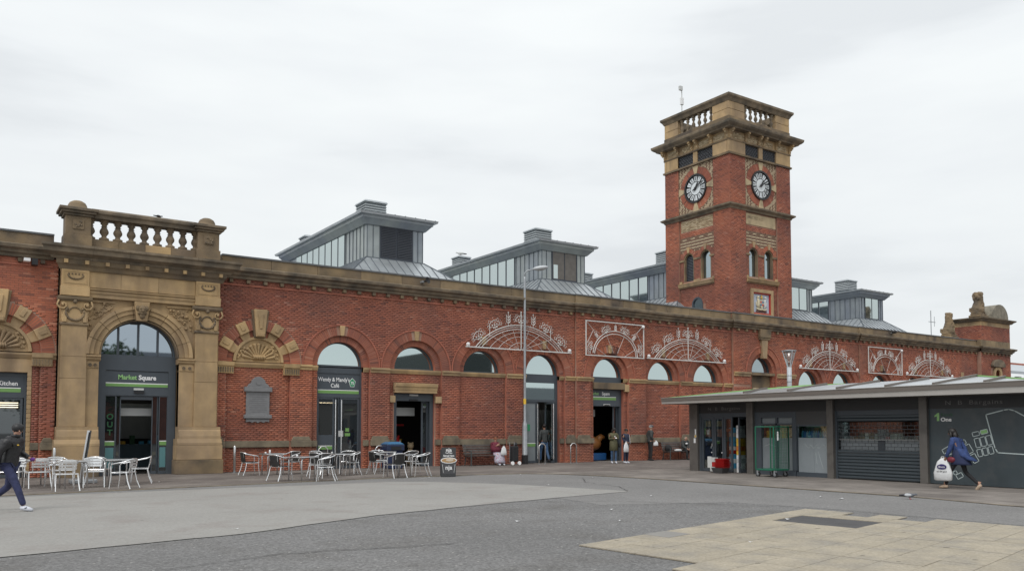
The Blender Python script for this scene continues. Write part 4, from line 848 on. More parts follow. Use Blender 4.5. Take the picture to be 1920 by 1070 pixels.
# pedestals and balustrade
for a, b in ((3.17, 3.93), (7.38, 8.12)):
    pd = MB(FE).box(a - .04, b + .04, 7.62, 8.02, -.66, .10).build('pedestal_base', M['stone_dark'], hall, bevel=.012)
    pd = MB(FE).box(a, b, 8.02, 8.64, -.62, .06).build('pedestal', M['stone_dark'], hall, bevel=.012)
    MB(FE).box((a + b) / 2 - .17, (a + b) / 2 + .17, 8.2, 8.52, .06, .09).build('carved_panel', M['stone_dark'], pd, bevel=.01)
    q = MB(FE)
    for t in range(10): q.ball(FE((a + b) / 2 + rs.uniform(-.12, .12), rs.uniform(8.24, 8.48), .09), .035, 6, 4)
    q.build('carved_flower', M['stone_black'], pd, smooth=True)
    for i, (d0_, w0_, w1_) in enumerate(((.06, 8.64, 8.72), (.14, 8.72, 8.8), (.2, 8.8, 8.9))):
        MB(FE).box(a - d0_, b + d0_, w0_ + .001, w1_, -.62 - d0_, .06 + d0_).build('pedestal_cap', M['stone_black'], pd, bevel=.012)
    q = MB().lathe([(.36, 0), (.36, .05), (.30, .10), (.29, .16), (.24, .25), (.14, .31), (.02, .33)], n=16); c0 = FE((a + b) / 2, 8.9, -.28); q.v = [(p[0] + c0.x, p[1] + c0.y, p[2] + c0.z) for p in q.v]; q.build('dome_finial', M['stone_dark'], pd, smooth=True)
for q in range(4): a = 3.97 + q * .8425; MB(FE).box(a + .003, a + .8395, 7.62, 7.96, -.5, -.06).build('bottom_rail', M['stone'] if q == 2 else M['stone_dark'], hall, bevel=.008)
MB(FE).sweep([(-.52, 8.66), (-.02, 8.66), (.0, 8.76), (.06, 8.82), (.06, 8.9), (-.06, 8.98), (-.52, 8.98)], 3.97, 7.34).build('top_rail', M['stone_black'], hall)
bprof = [(r_ * 1.22, z_) for r_, z_ in [(.13, 0), (.13, .09), (.075, .12), (.06, .17), (.115, .27), (.12, .33), (.09, .42), (.06, .47), (.09, .49), (.06, .51), (.075, .56), (.11, .60), (.075, .63), (.13, .65), (.13, .70)]]
bmesh_ = MB().lathe(bprof, n=12).mesh('baluster', M['baluster'] if 'baluster' in M else M['stone_dark'], smooth=True)
for q in range(1, 8): inst('baluster', bmesh_, hall, FE(3.95 + q * .426, 7.96, -.28))
for u in (3.95, 7.36): inst('baluster', bmesh_, hall, FE(u, 7.96, -.28))
# portal doors
F = FE.at(0, 0, -.48); lw = lunette(F, ec, 1.24, 4.08, hall, M['portal'], mull=(-.64, 0, .64), fr=.06)
MB(F).box(ec - 1.26, ec + 1.26, 3.6, 4.08, -.12, 0).box(ec - 1.26, ec - 1.02, 0, 3.6, -.12, 0).box(ec + 1.02, ec + 1.26, 0, 3.6, -.12, 0).box(ec - 1.02, ec + 1.02, 2.74, 2.96, -.12, 0).build('doorway_frame', M['frame'], hall)
sg = MB(F).box(ec - 1.02, ec + 1.02, 2.96, 3.58, -.1, -.03).build('sign_board', M['frame'], hall)
text('Market ', 'lettering', F, ec - .62, 3.3, -.028, .225, M['green_txt'], sg, bold=.006, sx=.92); text('Square', 'lettering', F, ec + .04, 3.3, -.028, .225, M['white'], sg, bold=.008, sx=.92)
MB(F).box(ec - 1.0, ec + 1.0, 3.05, 3.15, -.03, -.02).build('green_stripe', M['green'], sg); MB(F).box(ec - 1.0, ec + 1.0, 3.15, 3.18, -.03, -.02).build('white_stripe', M['white'], sg)
MB(F).box(ec - .12, ec + .2, 2.93, 3.0, 0, .05).build('door_sensor', M['offwhite'], hall); MB(F).box(ec - .1, ec + .22, 2.82, 2.9, 0, .05).build('door_sensor', M['black'], hall)
for a, b, t in ((ec - 1.02, ec - .66, 'OU'), (ec + .72, ec + 1.02, 'A')):
    o = leaf(F, a, b, .02, 2.74, hall, name='side_light', fr=.03, stripe=1.02)
    MB(F).box(a + .05, b - .05, .25, .95, -.05, -.035).build('glass_poster', mat('teal_film', (.10, .24, .26), .4) if t == 'OU' else bpy.data.materials['teal_film'], o)
    if t == 'OU':
        for i, ch in enumerate('OUT'): text(ch, 'lettering', F, (a + b) / 2, 1.92 - i * .27, -.034, .27, M['green_dark'], o, 'CENTER', bold=.008)
leaf(F, ec - .66, ec - .5, .02, 2.74, hall, fr=.03, d=-.08); leaf(F, ec + .5, ec + .7, .02, 2.74, hall, fr=.03, d=-.08)
MB(F.at(0, 0, -.6)).box(ec - .6, ec + .6, 2.05, 2.32, -.1, 0).build('shutter_box', M['offwhite'], hall)
MB(F).box(ec - .5, ec + .5, 2.60, 2.74, -.2, -.06).build('door_track', M['frame'], hall)
# ------------------------------------------------------------------ wrought ironwork on the wall
def bloom(mb, F, u, w_, s, ang, d):
    def P(x, y): a = R(ang - 90); return F(u + s * (x * math.cos(a) - y * math.sin(a)), w_ + s * (x * math.sin(a) + y * math.cos(a)), d)
    th = .011
    def dia(cx, cy, a, L=.15, W=.07):
        a = R(a); ca, sa = math.cos(a), math.sin(a); q = [(0, 0), (L / 2, W), (L, 0), (L / 2, -W)]
        mb.tube([P(cx + x * ca - y * sa, cy + x * sa + y * ca) for x, y in q], th, 4, closed=True)
    mb.tube([P(0, 0), P(0, .22)], th * 1.3, 4); mb.tube([P(0, .1), P(-.2, .16)], th, 4); mb.tube([P(0, .1), P(.2, .16)], th, 4)
    dia(0, .22, 90, .17); dia(-.2, .14, 150, .15); dia(.2, .14, 30, .15); dia(-.14, .28, 125, .14); dia(.14, .28, 55, .14)
    mb.tube([P(.26 * math.cos(R(t)), .10 + .26 * math.sin(R(t))) for t in range(10, 171, 20)], th, 4)
    for x, y in ((-.07, .1), (.07, .1), (0, .18), (-.1, .2), (.1, .2)): mb.ball(P(x, y), .034 * s, 5, 4)
    for x, y in ((-.3, .3), (.3, .3), (0, .46)): mb.ball(P(x, y), .018, 4, 3)
def frond(mb, F, u, w_, s, ang, d):
    def P(x, y): a = R(ang - 90); return F(u + s * (x * math.cos(a) - y * math.sin(a)), w_ + s * (x * math.sin(a) + y * math.cos(a)), d)
    mb.tube([P(0, 0), P(0, .5)], .013, 4)
    for y in (.1, .2, .3):
        for q in (-1, 1): mb.tube([P(0, y), P(q * .07, y + .05), P(q * .10, y + .14)], [.012, .022, .006], 4)
    mb.ball(P(0, .5), .03 * s, 5, 4); mb.ball(P(-.12, .08), .02, 4, 3); mb.ball(P(.12, .08), .02, 4, 3)
def fan(c, label, near=True, off=0):
    F = G0.at(0, 0, off + .14); w0_ = 5.17
    t = thing('wrought_iron_fan', label, 'wall ornament', (c, FY, w0_), 'white wrought iron ornaments on the market wall')
    MB(F).box(c - 2.92, c + 2.92, w0_ - .03, w0_ + .02, -.02, .02).build('base_bar', M['white_iron'], t)
    def arcpts(a, h, n=28):
        rr = (a * a + h * h) / (2 * h); cy = h - rr; am = math.asin(min(1, a / rr)) if h <= rr else 0
        return [F(c + rr * math.sin(-am + 2 * am * i / n), w0_ + cy + rr * math.cos(-am + 2 * am * i / n), 0) for i in range(n + 1)]
    for a, h, r_ in ((2.42, 1.11, .022), (2.28, 1.02, .012), (2.12, .92, .016)): MB(F).tube(arcpts(a, h), r_, 5).build('outer_arch', M['white_iron'], t)
    for a, h, r_ in ((1.68, .78, .009), (1.22, .58, .009), (.66, .32, .009)): MB(F).tube(arcpts(a, h), r_, 4).build('inner_arch', M['white_iron'], t)
    MB(F).tube([F(c, w0_, .02), F(c, w0_ + 1.68, .02)], .024, 6).ball(F(c, w0_ + 1.7, .02), .045, 6, 4).build('mast', M['white_iron'], t)
    for s in (-1, 1):
        for x_, a in ((.0, 68), (.0, 40), (.0, 22)):
            L_ = {68: 1.02, 40: 1.25, 22: 1.75}[a]; MB(F).tube([F(c + s * .1, w0_, 0), F(c + s * L_ * math.cos(R(a)) * 1.1, w0_ + L_ * math.sin(R(a)) * .9, 0)], .008, 4).build('spoke', M['white_iron'], t)
    def on(a_): rr = (2.42 ** 2 + 1.11 ** 2) / (2.22); x_ = c + rr * math.sin(R(a_)); return x_, w0_ + 1.11 - rr + rr * math.cos(R(a_)), 90 - a_ * .75
    for a_, k in ((-43, 'b'), (-25, 'b'), (-12.5, 'f'), (0, 'b'), (12.5, 'f'), (25, 'b'), (43, 'b')):
        q = MB(F); u, w_, an = on(a_ if abs(a_) < 40 else a_ * .98); (bloom if k == 'b' else frond)(q, F, u, w_, 1.22, an if k == 'b' else 90, .0); q.build('iron_flower' if k == 'b' else 'iron_frond', M['white_iron'], t)
    for s in (-1, 1):
        MB(F).tube([F(c + s * 1.68, w0_ + .52, 0), F(c + s * 1.68, w0_ + 1.0, 0)], .014, 4).build('upright', M['white_iron'], t)
        MB(F).ball(F(c + s * 2.8, w0_ + .1, 0), .09, 8, 6).box(c + s * 2.8 - .06, c + s * 2.8 + .06, w0_, w0_ + .06, -.04, .04).build('end_lamp', M['white'], t)
        MB(F).box(c + s * 2.0 - .015, c + s * 2.0 + .015, w0_, w0_ + .03, -.14, 0).build('bracket', M['white_iron'], t)
def panel(c, label):
    F = G0.at(0, 0, .09 + .14); a, b, w0_, w1_ = c - 1.89, c + 1.89, 5.10, 6.80
    t = thing('wrought_iron_arch', label, 'wall ornament', (c, FY, w0_), 'white wrought iron ornaments on the market wall')
    MB(F).box(a, b, w0_, w0_ + .045, -.02, .02).box(a, b, w1_ - .045, w1_, -.02, .02).box(a, a + .045, w0_ + .045, w1_ - .045, -.02, .02).box(b - .045, b, w0_ + .045, w1_ - .045, -.02, .02).build('frame', M['white_iron'], t)
    for rx, ry, r_ in ((1.44, 1.24, .022), (1.34, 1.1, .02)): MB(F).tube([F(c + rx * math.cos(R(q)), w0_ + .03 + ry * math.sin(R(q)), 0) for q in range(0, 181, 7)], r_, 5).build('arch', M['white_iron'], t)
    for q in (20, 65, 115, 160): MB(F).tube([F(c + .3 * math.cos(R(q)) * (1 if q in (65, 115) else 2), w0_ + (.2 if q in (65, 115) else .03), 0), F(c + 1.34 * math.cos(R(q)), w0_ + .03 + 1.1 * math.sin(R(q)), 0)], .009, 4).build('spoke', M['white_iron'], t)
    for s in (-1, 1):
        MB(F).tube([F(c + s * 1.86, w1_ - .03, 0), F(c + s * 1.4, w0_ + 1.25, 0), F(c + s * 1.05, w0_ + 1.12, 0)], .011, 4).tube([F(c + s * 1.4, w0_ + 1.25, 0), F(c + s * 1.8, w0_ + .6, 0)], .011, 4).build('brace', M['white_iron'], t)
        for u, w_, an in ((s * .55, w0_ + 1.12, 90 - s * 20), (s * 1.42, w0_ + .35, 90 - s * 75)): q = MB(F); bloom(q, F, c + u, w_, .95, an, 0); q.build('iron_flower', M['white_iron'], t)
        q = MB(F); frond(q, F, c + s * 1.08, w0_ + .85, .8, 90 - s * 42, 0); q.build('iron_frond', M['white_iron'], t)
    q = MB(F); frond(q, F, c, w0_ + 1.24, .7, 90, 0); q.build('iron_frond', M['white_iron'], t)
    MB(F).ball(F(b - .08, w1_ - .1, .03), .09, 8, 6).build('lamp', M['white'], t)
fan(21.65, 'wide white iron fan of flowers behind the tall street lamp, over the open glass doors')
panel(27.25, 'square-framed white iron arch over the smaller Market Square doorway')
fan(32.35, 'white iron fan of flowers between the square-framed panel and the clock tower')
fan(44.5, 'white iron fan of flowers just right of the clock tower and the cone-headed lamp')
panel(50.25, 'small square-framed white iron arch right of the clock tower, above the kiosk roof')
fan(55.65, 'farthest white iron fan of flowers, next to the stone lions end of the wall')
# soot mark under the panel is a vent
for c_ in (27.25, 50.25):
    q = MB(G0.at(0, 0, .09)); 
    for k in range(7): q.tube([G0(c_ - .15 + .05 * k, 5.15, .12), G0(c_ - .3 + .1 * k, 5.55 + .12 * (k % 2), .14)], .012, 4)
    tag(q.build('bird_nest', M['black'], None), 'dark twiggy clump caught inside the %s square-framed iron arch' % ('nearer' if c_ < 30 else 'farther'), 'nest')
# ------------------------------------------------------------------ roof lanterns
def lantern(cx, kind, y0=36.0, y1=47.0, skip_side=False):
    h = 1.49; zb, zt = 9.62, 11.2; L_ = MB().wbox(cx - h, cx + h, y0, y1, zb - .3, zt + .1).build('roof_lantern', M['zinc'], hall)
    Ff = Frame((cx, y0, 0), (1, 0, 0), (0, -1, 0)); Fs = Frame((cx - h, y0, 0), (0, -1, 0), (-1, 0, 0))
    # front: panels and opening
    for u in (-1.47, -1.16, -.82, .93, 1.2, 1.47): MB(Ff).box(u - .012, u + .012, zb, zt, 0, .03).build('standing_seam', M['zinc_dark'], L_)
    wf = MB(Ff).box(-.8, .9, zb + .02, zt + .06, .0, .02).box(-.8, -.76, zb + .02, zt + .06, .02, .05).box(.86, .9, zb + .02, zt + .06, .02, .05).box(.03, .07, zb + .02, zt + .06, .02, .05).box(-.76, .86, zb + .02, zb + .08, .02, .045)
    wf.build('louvre_frame' if kind == 'louvre' else 'window_frame', M['louvre'], L_)
    if kind == 'louvre':
        mb = MB(Ff); lv = MB(Ff).prism([(-.375, 0), (.375, 0), (.375, .012), (-.375, .012)], 0, .001)
        ln = 19; q = MB(); q.add([Vector(p) for p in ((-.375, 0, 0), (.375, 0, 0), (.375, -.05, -.045), (-.375, -.05, -.045), (-.375, 0, .012), (.375, 0, .012), (.375, -.05, -.033), (-.375, -.05, -.033))], [(0, 1, 2, 3), (4, 7, 6, 5), (0, 4, 5, 1), (1, 5, 6, 2), (2, 6, 7, 3), (3, 7, 4, 0)])
        sm = q.mesh('louvre_blade', M['louvre_lit'])
        for k in range(ln):
            for x_ in (-.365, .47): inst('louvre_blade', sm, L_, (cx + x_, y0 - .02, zb + .13 + k * .079))
    else:
        for a, b in ((-.76, .03), (.07, .86)): MB(Ff).box(a, b, zb + .08, zt + .02, .02, .03).build('pane', M['lantern_glass'] if kind == 'glass' else M['brownglass'], L_)
        if kind == 'brown': MB(Ff).box(-.7, -.42, zb + .1, zb + .85, .03, .034).build('pane', M['lantern_glass'], L_)
    # side: zinc panels then a run of windows
    seams = [.3, .72, 1.14, 1.56, 1.98, 2.40]
    if not skip_side:
        for u in seams: MB(Fs).box(-u - .012, -u + .012, zb, zt + .05, 0, .03).build('standing_seam', M['zinc_dark'], L_)
        for k in range(8):
            a = 2.5 + k * .86; MB(Fs).box(-a - .8, -a - .02, zb - .1, zt + .05, .0, .03).build('window_frame', M['louvre'], L_); 
            g = MB(Fs).box(-a - .79, -a - .06, zb - .05, zt + .02, .03, .04).build('pane', M['lantern_glass'], L_)
    # eaves: stepped fascia and soffit
    def ring(z0_, z1_, o0, o1, m, nm):
        pts = lambda o, z: [Vector((cx - h - o, y0 - o, z)), Vector((cx + h + o, y0 - o, z)), Vector((cx + h + o, y1 + o, z)), Vector((cx - h - o, y1 + o, z))]
        MB().add(pts(o0, z0_) + pts(o1, z1_), [(0, 1, 2, 3), (7, 6, 5, 4)] + [(i, i + 4, (i + 1) % 4 + 4, (i + 1) % 4) for i in range(4)]).build(nm, m, L_)
    ring(11.17, 11.42, .10, .33, M['zinc'], 'soffit'); ring(11.42, 11.56, .36, .38, M['zinc'], 'fascia'); ring(11.56, 11.66, .53, .56, M['zinc_light'], 'roof_edge')
    ring(11.66, 11.78, .54, -1.2, M['zinc'], 'roof_sheet')
    for k in range(8): u = -1.9 + k * .54; MB().wbox(cx + u - .02, cx + u + .02, y0 - .55, y0 + .6, 11.64, 11.685).build('standing_seam', M['zinc_dark'], L_)
    # skirt roof below
    o_ = 2.6; zt2, zb2 = zb, zb - o_ * .77
    P = [Vector((cx - h - .03, y0 - .03, zt2)), Vector((cx + h + .03, y0 - .03, zt2)), Vector((cx + h + .03, y1, zt2)), Vector((cx - h - .03, y1, zt2)), Vector((cx - h - o_, y0 - o_, zb2)), Vector((cx + h + o_, y0 - o_, zb2)), Vector((cx + h + o_, y1 + o_, zb2)), Vector((cx - h - o_, y1 + o_, zb2))]
    sk = MB().add(P, [(0, 1, 5, 4), (1, 2, 6, 5), (2, 3, 7, 6), (3, 0, 4, 7)]).build('skirt_roof', M['zinc_light'], L_, fix=False)
    MB().tube([P[0], P[4]], .035, 5).tube([P[1], P[5]], .035, 5).tube([P[0], P[1]], .03, 5).tube([P[0], P[3]], .03, 5).build('hip_roll', M['zinc_dark'], L_)
    up = Vector((0, 0, .02))
    q = MB()
    for k in range(-6, 7):
        x_ = k * .44; s0 = max(0, (abs(x_) - h) / o_) if abs(x_) > h else 0
        if s0 >= 1: continue
        a = P[0].lerp(P[4], s0); b = P[4]; q.tube([Vector((cx + x_, a.y, a.z)) + up, Vector((cx + x_, b.y, b.z)) + up], .018, 4)
    for k in range(0, 22):
        y_ = y0 - 2.2 + k * .44; s0 = max(0, (y0 - y_) / o_); a = P[0].lerp(P[4], s0); q.tube([Vector((a.x, y_, a.z)) + up, Vector((P[4].x, y_, P[4].z)) + up], .018, 4)
    q.build('standing_seam', M['zinc_dark'], L_)
    # roof ventilators
    for (y_, s_, vz) in ((y0 + 1.7, .54, .10), (y0 + 10.1, .42, .02)):
        vx = cx - .5
        vb = MB().wbox(vx - s_, vx + s_, y_ - s_, y_ + s_, 11.7, 12.5 + vz).build('roof_ventilator', M['zinc_dark'], L_); q = MB()
        for k in range(6):
            z = 11.84 + vz + k * .12; o = .04
            q.add([Vector((vx - s_ - o, y_ - s_ - o, z)), Vector((vx + s_ + o, y_ - s_ - o, z)), Vector((vx + s_ + o, y_ + s_ + o, z)), Vector((vx - s_ - o, y_ + s_ + o, z)), Vector((vx - s_, y_ - s_, z + .075)), Vector((vx + s_, y_ - s_, z + .075)), Vector((vx + s_, y_ + s_, z + .075)), Vector((vx - s_, y_ + s_, z + .075))], [(0, 1, 2, 3), (7, 6, 5, 4)] + [(i, i + 4, (i + 1) % 4 + 4, (i + 1) % 4) for i in range(4)])
        q.build('ventilator_louvres', M['vent'], L_)
        MB().add([Vector((vx + i * (s_ + .08), y_ + j * (s_ + .08), 12.5 + vz)) for i, j in ((-1, -1), (1, -1), (1, 1), (-1, 1))] + [Vector((vx + i * (s_ + .04), y_ + j * (s_ + .04), 12.58 + vz)) for i, j in ((-1, -1), (1, -1), (1, 1), (-1, 1))] + [Vector((vx + i * (s_ - .2), y_ + j * (s_ - .2), 12.66 + vz)) for i, j in ((-1, -1), (1, -1), (1, 1), (-1, 1))], [(0, 1, 2, 3), (8, 11, 10, 9)] + [(i, i + 4, (i + 1) % 4 + 4, (i + 1) % 4) for i in range(4)] + [(i + 4, i + 8, (i + 1) % 4 + 8, (i + 1) % 4 + 4) for i in range(4)]).build('ventilator_cap', M['zinc_light'], L_)
    return L_
M['louvre_lit'] = mat('lit_louvre_metal', (.12, .13, .15), .45, metal=.4)  # lit copy of the louvre metal, light on the blades put into its colour
M['brownglass'] = mat('boarded_brown_glass', (.13, .115, .10), .3, var=.15, scale=4)
lantern(17.70, 'louvre'); lantern(27.85, 'brown'); lantern(38.0, 'glass'); lantern(48.05, 'glass'); lantern(56.5, 'glass')
# ------------------------------------------------------------------ the clock tower
tw = thing('clock_tower', 'tall square red brick clock tower with two white clock faces and stone balustrade', 'clock tower', (38.53, FY - .02, 0))
X0, X1, Y0, Y1 = 35.88, 41.17, FY - .02, FY + 5.0
Tf = Frame((X0, Y0, 0), (1, 0, 0), (0, -1, 0)); Tl = Frame((X0, Y1, 0), (0, -1, 0), (-1, 0, 0)); Tr = Frame((X1, Y0, 0), (0, 1, 0), (1, 0, 0)); Tb = Frame((X1, Y1, 0), (-1, 0, 0), (0, 1, 0))
FCE = [(Tf, X1 - X0, 'f'), (Tl, Y1 - Y0, 'l'), (Tr, Y1 - Y0, 'r'), (Tb, X1 - X0, 'b')]
ZB, Z1_, Z2_, Z3_ = 7.7, 13.9, 14.17, 16.93
core = MB().wbox(X0 + .42, X1 - .42, Y0 + .42, Y1 - .42, ZB, 18.4).build('tower_core', M['mortar_dark'], tw)
def ex_win(c, hw, wb, sp, Rr): return lambda w_: (c - Rr, c + Rr) if wb < w_ < sp else ((c - math.sqrt(Rr * Rr - (w_ - sp) ** 2), c + math.sqrt(Rr * Rr - (w_ - sp) ** 2)) if sp <= w_ < sp + Rr else None)
for F, Lw, nm in FCE:
    c = Lw / 2 + (.05 if nm == 'f' else -.05 if nm == 'l' else 0); hp = 1.36
    sd = nm in 'lr'; e0_, e1_ = (.36, Lw - .36) if sd else (.012, Lw - .012)
    fc = MB(F).box(e0_, c - hp, ZB, 18.3, -.36, -.012).box(c + hp, e1_, ZB, 18.3, -.36, -.012).build('corner_pier', M['mortar'], tw)
    if nm in 'rb':
        MB(F).box(c - hp, c + hp, ZB, 18.3, -.16, -.08).build('recessed_panel', M['brick_plain'], tw)
        brick_mesh('brick_courses', bricks(F, 0, c - hp, ZB, Z3_) + bricks(F, c + hp, Lw, ZB, Z3_), M['brick'], fc)
    else:
        brick_mesh('brick_courses', bricks(F, 0, c - hp, ZB, Z3_, phase=0) + bricks(F, c + hp, Lw, ZB, Z3_), M['brick'], fc)
        F1 = F.at(0, 0, -.08); wc = [(c - .66, .41), (c + .66, .41)]
        ops = [(u, .41, 10.2, 11.46, True) for u, r_ in wc]
        if nm == 'l': ops.append((c, .40, 8.2, 8.78, True))
        else: ops.append((c - .05, .72, 8.2, 9.25, False))
        pm = wall_open(F1, c - hp, c + hp, ZB, 14.0, ops, -.012, .3).build('recessed_panel', [M['mortar'], M['brick_plain']], tw, fix=False)
        ex = [ex_win(u, .41, 10.15, 11.46, .66 if False else .64) if False else ex_arch(u, .41, 11.46, .64, .41) for u, r_ in wc]
        exl = [(lambda f: (lambda w_: f(w_) if w_ > 10.15 else None))(f) for f in ex]
        exl.append(ex_rect(c - hp, c + hp, 9.82, 10.15)); exl.append((lambda f: (lambda w_: f(w_) if w_ < 10 else None))(ex_arch(c, .42, 8.78, .62, .62) if nm == 'l' else ex_rect(c - 1.0, c + .92, 8, 9.52)))
        exl.append(ex_rect(c - 1.25, c + 1.25, 13.12, 13.82))
        zebra = lambda i, r_: 0
        brick_mesh('brick_courses', bricks(F1, c - hp, c + hp, ZB, 11.9, exl) + bricks(F1, c - hp, c + hp, 12.8, 13.85, exl), M['brick'], pm)
        # banded chequer brickwork over the windows
        zb_ = bricks(F1, c - hp + .03, c + hp - .03, 11.9, 12.8, exl, bl=.33, bh=.09, cell=lambda i, r_: (.9 if (r_ % 2 == 0 and (r_ in (2, 4, 6) or i % 2 == 0)) else .1), d=.002)
        brick_mesh('chequer_bricks', zb_, M['chequer'], pm)
        for u, r_ in wc:
            o = voussoirs(F1, u, 11.46, .41, .64, 0, 180, 22, .012, (80, 100)).build('arch_bricks', M['brick'], pm); ring_rnd(o); o['kind'] = 'stuff'
            MB(F1).prism([(u - .06, 11.86), (u + .06, 11.86), (u + .13, 12.2), (u - .13, 12.2)], -.02, .06).build('keystone', M['stone'], tw, bevel=.01)
            fr_ = MB(F1).arc(u, 11.46, .34, .41, 0, 180, -.2, -.03, 14).box(u - .41, u - .34, 10.15, 11.46, -.2, -.03).box(u + .34, u + .41, 10.15, 11.46, -.2, -.03).build('window_surround', M['stone_dark'], tw)
            if nm == 'l' and u < c:
                MB(F1).box(u - .35, u + .35, 10.15, 11.8, -.3, -.25).build('louvre_back', M['black'], fr_)
                for k in range(17):
                    w_ = 10.22 + k * .09; hw_ = .34 if w_ < 11.46 else math.sqrt(max(0, .34 ** 2 - (w_ - 11.46) ** 2))
                    if hw_ > .08: MB(F1).prism([(u - hw_, w_), (u + hw_, w_), (u + hw_, w_ + .04), (u - hw_, w_ + .04)], -.25, -.17).build('louvre_blade', M['louvre_lit'], fr_)
            else:
                MB(F1).box(u - .34, u + .34, 10.15, 11.46, -.24, -.22).disc(u, 11.46, .34, -.24, -.22, 16, 0, 180).build('pane', M['tower_glass'], fr_)
        for s in (-1, 0, 1): u = c + s * 1.24; MB(F1).box(max(c - hp, u - (.26 if s else .25)), min(c + hp, u + (.26 if s else .25)), 11.4, 11.5, -.05, .05).build('impost', M['stone_dark'], tw)
        MB(F1).sweep([(-.1, 9.84), (.10, 9.84), (.16, 9.92), (.16, 10.0), (.2, 10.02), (.2, 10.06), (-.1, 10.1)], c - hp, c + hp).build('window_sill', M['stone'], tw)
        for u in (c - 1.26, c, c + 1.26): MB(F1).box(u - (.1 if u != c else .24), u + (.1 if u != c else .24), 10.1, 10.24, -.05, .06).build('sill_block', M['stone'], tw, bevel=.01)
        if nm == 'l':
            o = voussoirs(F1, c, 8.78, .42, .62, 0, 180, 20, .012).build('arch_bricks', M['brick'], pm); ring_rnd(o); o['kind'] = 'stuff'
            fr_ = MB(F1).arc(c, 8.78, .34, .42, 0, 180, -.1, .02, 14).box(c - .42, c - .34, 8, 8.78, -.1, .02).box(c + .34, c + .42, 8, 8.78, -.1, .02).build('window_frame', M['frame'], tw)
            MB(F1).box(c - .34, c + .34, 8, 8.78, -.08, -.06).disc(c, 8.78, .34, -.08, -.06, 16, 0, 180).build('pane', M['tower_glass'], fr_)
            tab = brick_mesh('buff_bricks', bricks(F1, c - 1.25, c + 1.25, 13.15, 13.8, bl=.2, bh=.065), M['buff'], pm)
        else:
            ins = MB(F1).box(c - 1.28, c + 1.28, 13.16, 13.8, -.03, .02).build('inscribed_stone', M['stone_pale'], tw, bevel=.01)
            text('ERECTED A.D.', 'carved_lettering', F1, c - 1.15, 13.5, .02, .22, M['stone_dark'], ins, sx=1.0)
            # royal-style painted arms in a stone frame
            u0, u1, w0_, w1_ = c - 1.0, c + .92, 7.9, 9.52
            q = MB(F1).box(u0, u0 + .2, w0_, w1_, -.12, .1).box(u1 - .2, u1, w0_, w1_, -.12, .1).box(u0 + .2, u1 - .2, w1_ - .2, w1_, -.12, .1).box(u0 + .2, u1 - .2, w0_, w0_ + .2, -.12, .1).build('stone_frame', M['stone'], tw, bevel=.015)
            Fz = F1.at(0, 0, .15)
            ap = MB(Fz).box(u0 + .26, u1 - .26, w0_ + .26, w1_ - .24, -.3, -.2).build('coat_of_arms', mat('arms_field', (.46, .52, .62), .6), tw)
            ua, ub, wa, wb_ = u0 + .2, u1 - .2, w0_ + .2, w1_ - .2
            MB(Fz).box(ua, ua + .06, wa, wb_, -.3, -.12).box(ub - .06, ub, wa, wb_, -.3, -.12).box(ua + .06, ub - .06, wb_ - .06, wb_, -.3, -.12).box(ua + .06, ub - .06, wa, wa + .06, -.3, -.12).build('red_border', M['red'], ap)
            cc = (ua + ub) / 2; P = lambda x_, z: (cc + x_, 8.72 + z)
            cream = mat('cream_paint', (.62, .55, .38), .6); gold = mat('gold_paint', (.55, .36, .08), .5)
            MB(Fz).prism([P(-.17, .2), P(.17, .2), P(.17, -.05), P(.1, -.2), P(0, -.28), P(-.1, -.2), P(-.17, -.05)], -.2, -.12).build('shield', cream, ap)
            for x_, z, m_ in ((-.08, .08, M['red']), (.08, -.08, M['red']), (.08, .08, M['blue']), (-.08, -.08, M['blue'])): MB(Fz).box(cc + x_ - .06, cc + x_ + .06, 8.72 + z - .06, 8.72 + z + .06, -.12, -.115).build('shield_quarter', m_, ap)
            q = MB(Fz); q.ball(Fz(cc, 9.07, -.14), .09, 8, 6, 1, .6, .8); q.ball(Fz(cc, 9.16, -.14), .05, 6, 4)
            for k in (-1, 0, 1): q.ball(Fz(cc + k * .06, 9.0, -.12), .035, 6, 4)
            q.build('crown', gold, ap, smooth=True)
            for s in (-1, 1):
                q = MB(Fz); q.tube([Fz(cc + s * .22, 8.42, -.15), Fz(cc + s * .30, 8.6, -.15), Fz(cc + s * .27, 8.85, -.15), Fz(cc + s * .33, 9.02, -.15)], [.05, .085, .075, .05], 7)
                q.ball(Fz(cc + s * .31, 9.06, -.13), .08, 8, 6); q.tube([Fz(cc + s * .28, 8.82, -.13), Fz(cc + s * .18, 8.88, -.12)], .03, 5); q.tube([Fz(cc + s * .28, 8.66, -.13), Fz(cc + s * .17, 8.66, -.12)], .03, 5); q.tube([Fz(cc + s * .32, 8.5, -.15), Fz(cc + s * .44, 8.6, -.15), Fz(cc + s * .45, 8.8, -.15)], .022, 5)
                q.build('supporter', cream if s < 0 else M['offwhite'], ap, smooth=True)
            MB(Fz).tube([Fz(cc - .42, 8.42, -.14), Fz(cc - .2, 8.35, -.13), Fz(cc, 8.38, -.13), Fz(cc + .2, 8.35, -.13), Fz(cc + .42, 8.42, -.14)], .05, 6).build('motto_scroll', cream, ap, smooth=True)
            q = MB(Fz)
            for k in range(13): q.ball(Fz(cc - .42 + .07 * k, 8.26 + .02 * (k % 2), -.16), .045, 6, 4)
            q.build('foliage', M['green_dark'] if False else mat('arms_dark_red', (.12, .05, .04), .6), ap, smooth=True)  # foliage under the arms in one plain dark red
        # clock stage
        zc, F2 = 15.55, F.at(0, 0, -.06)
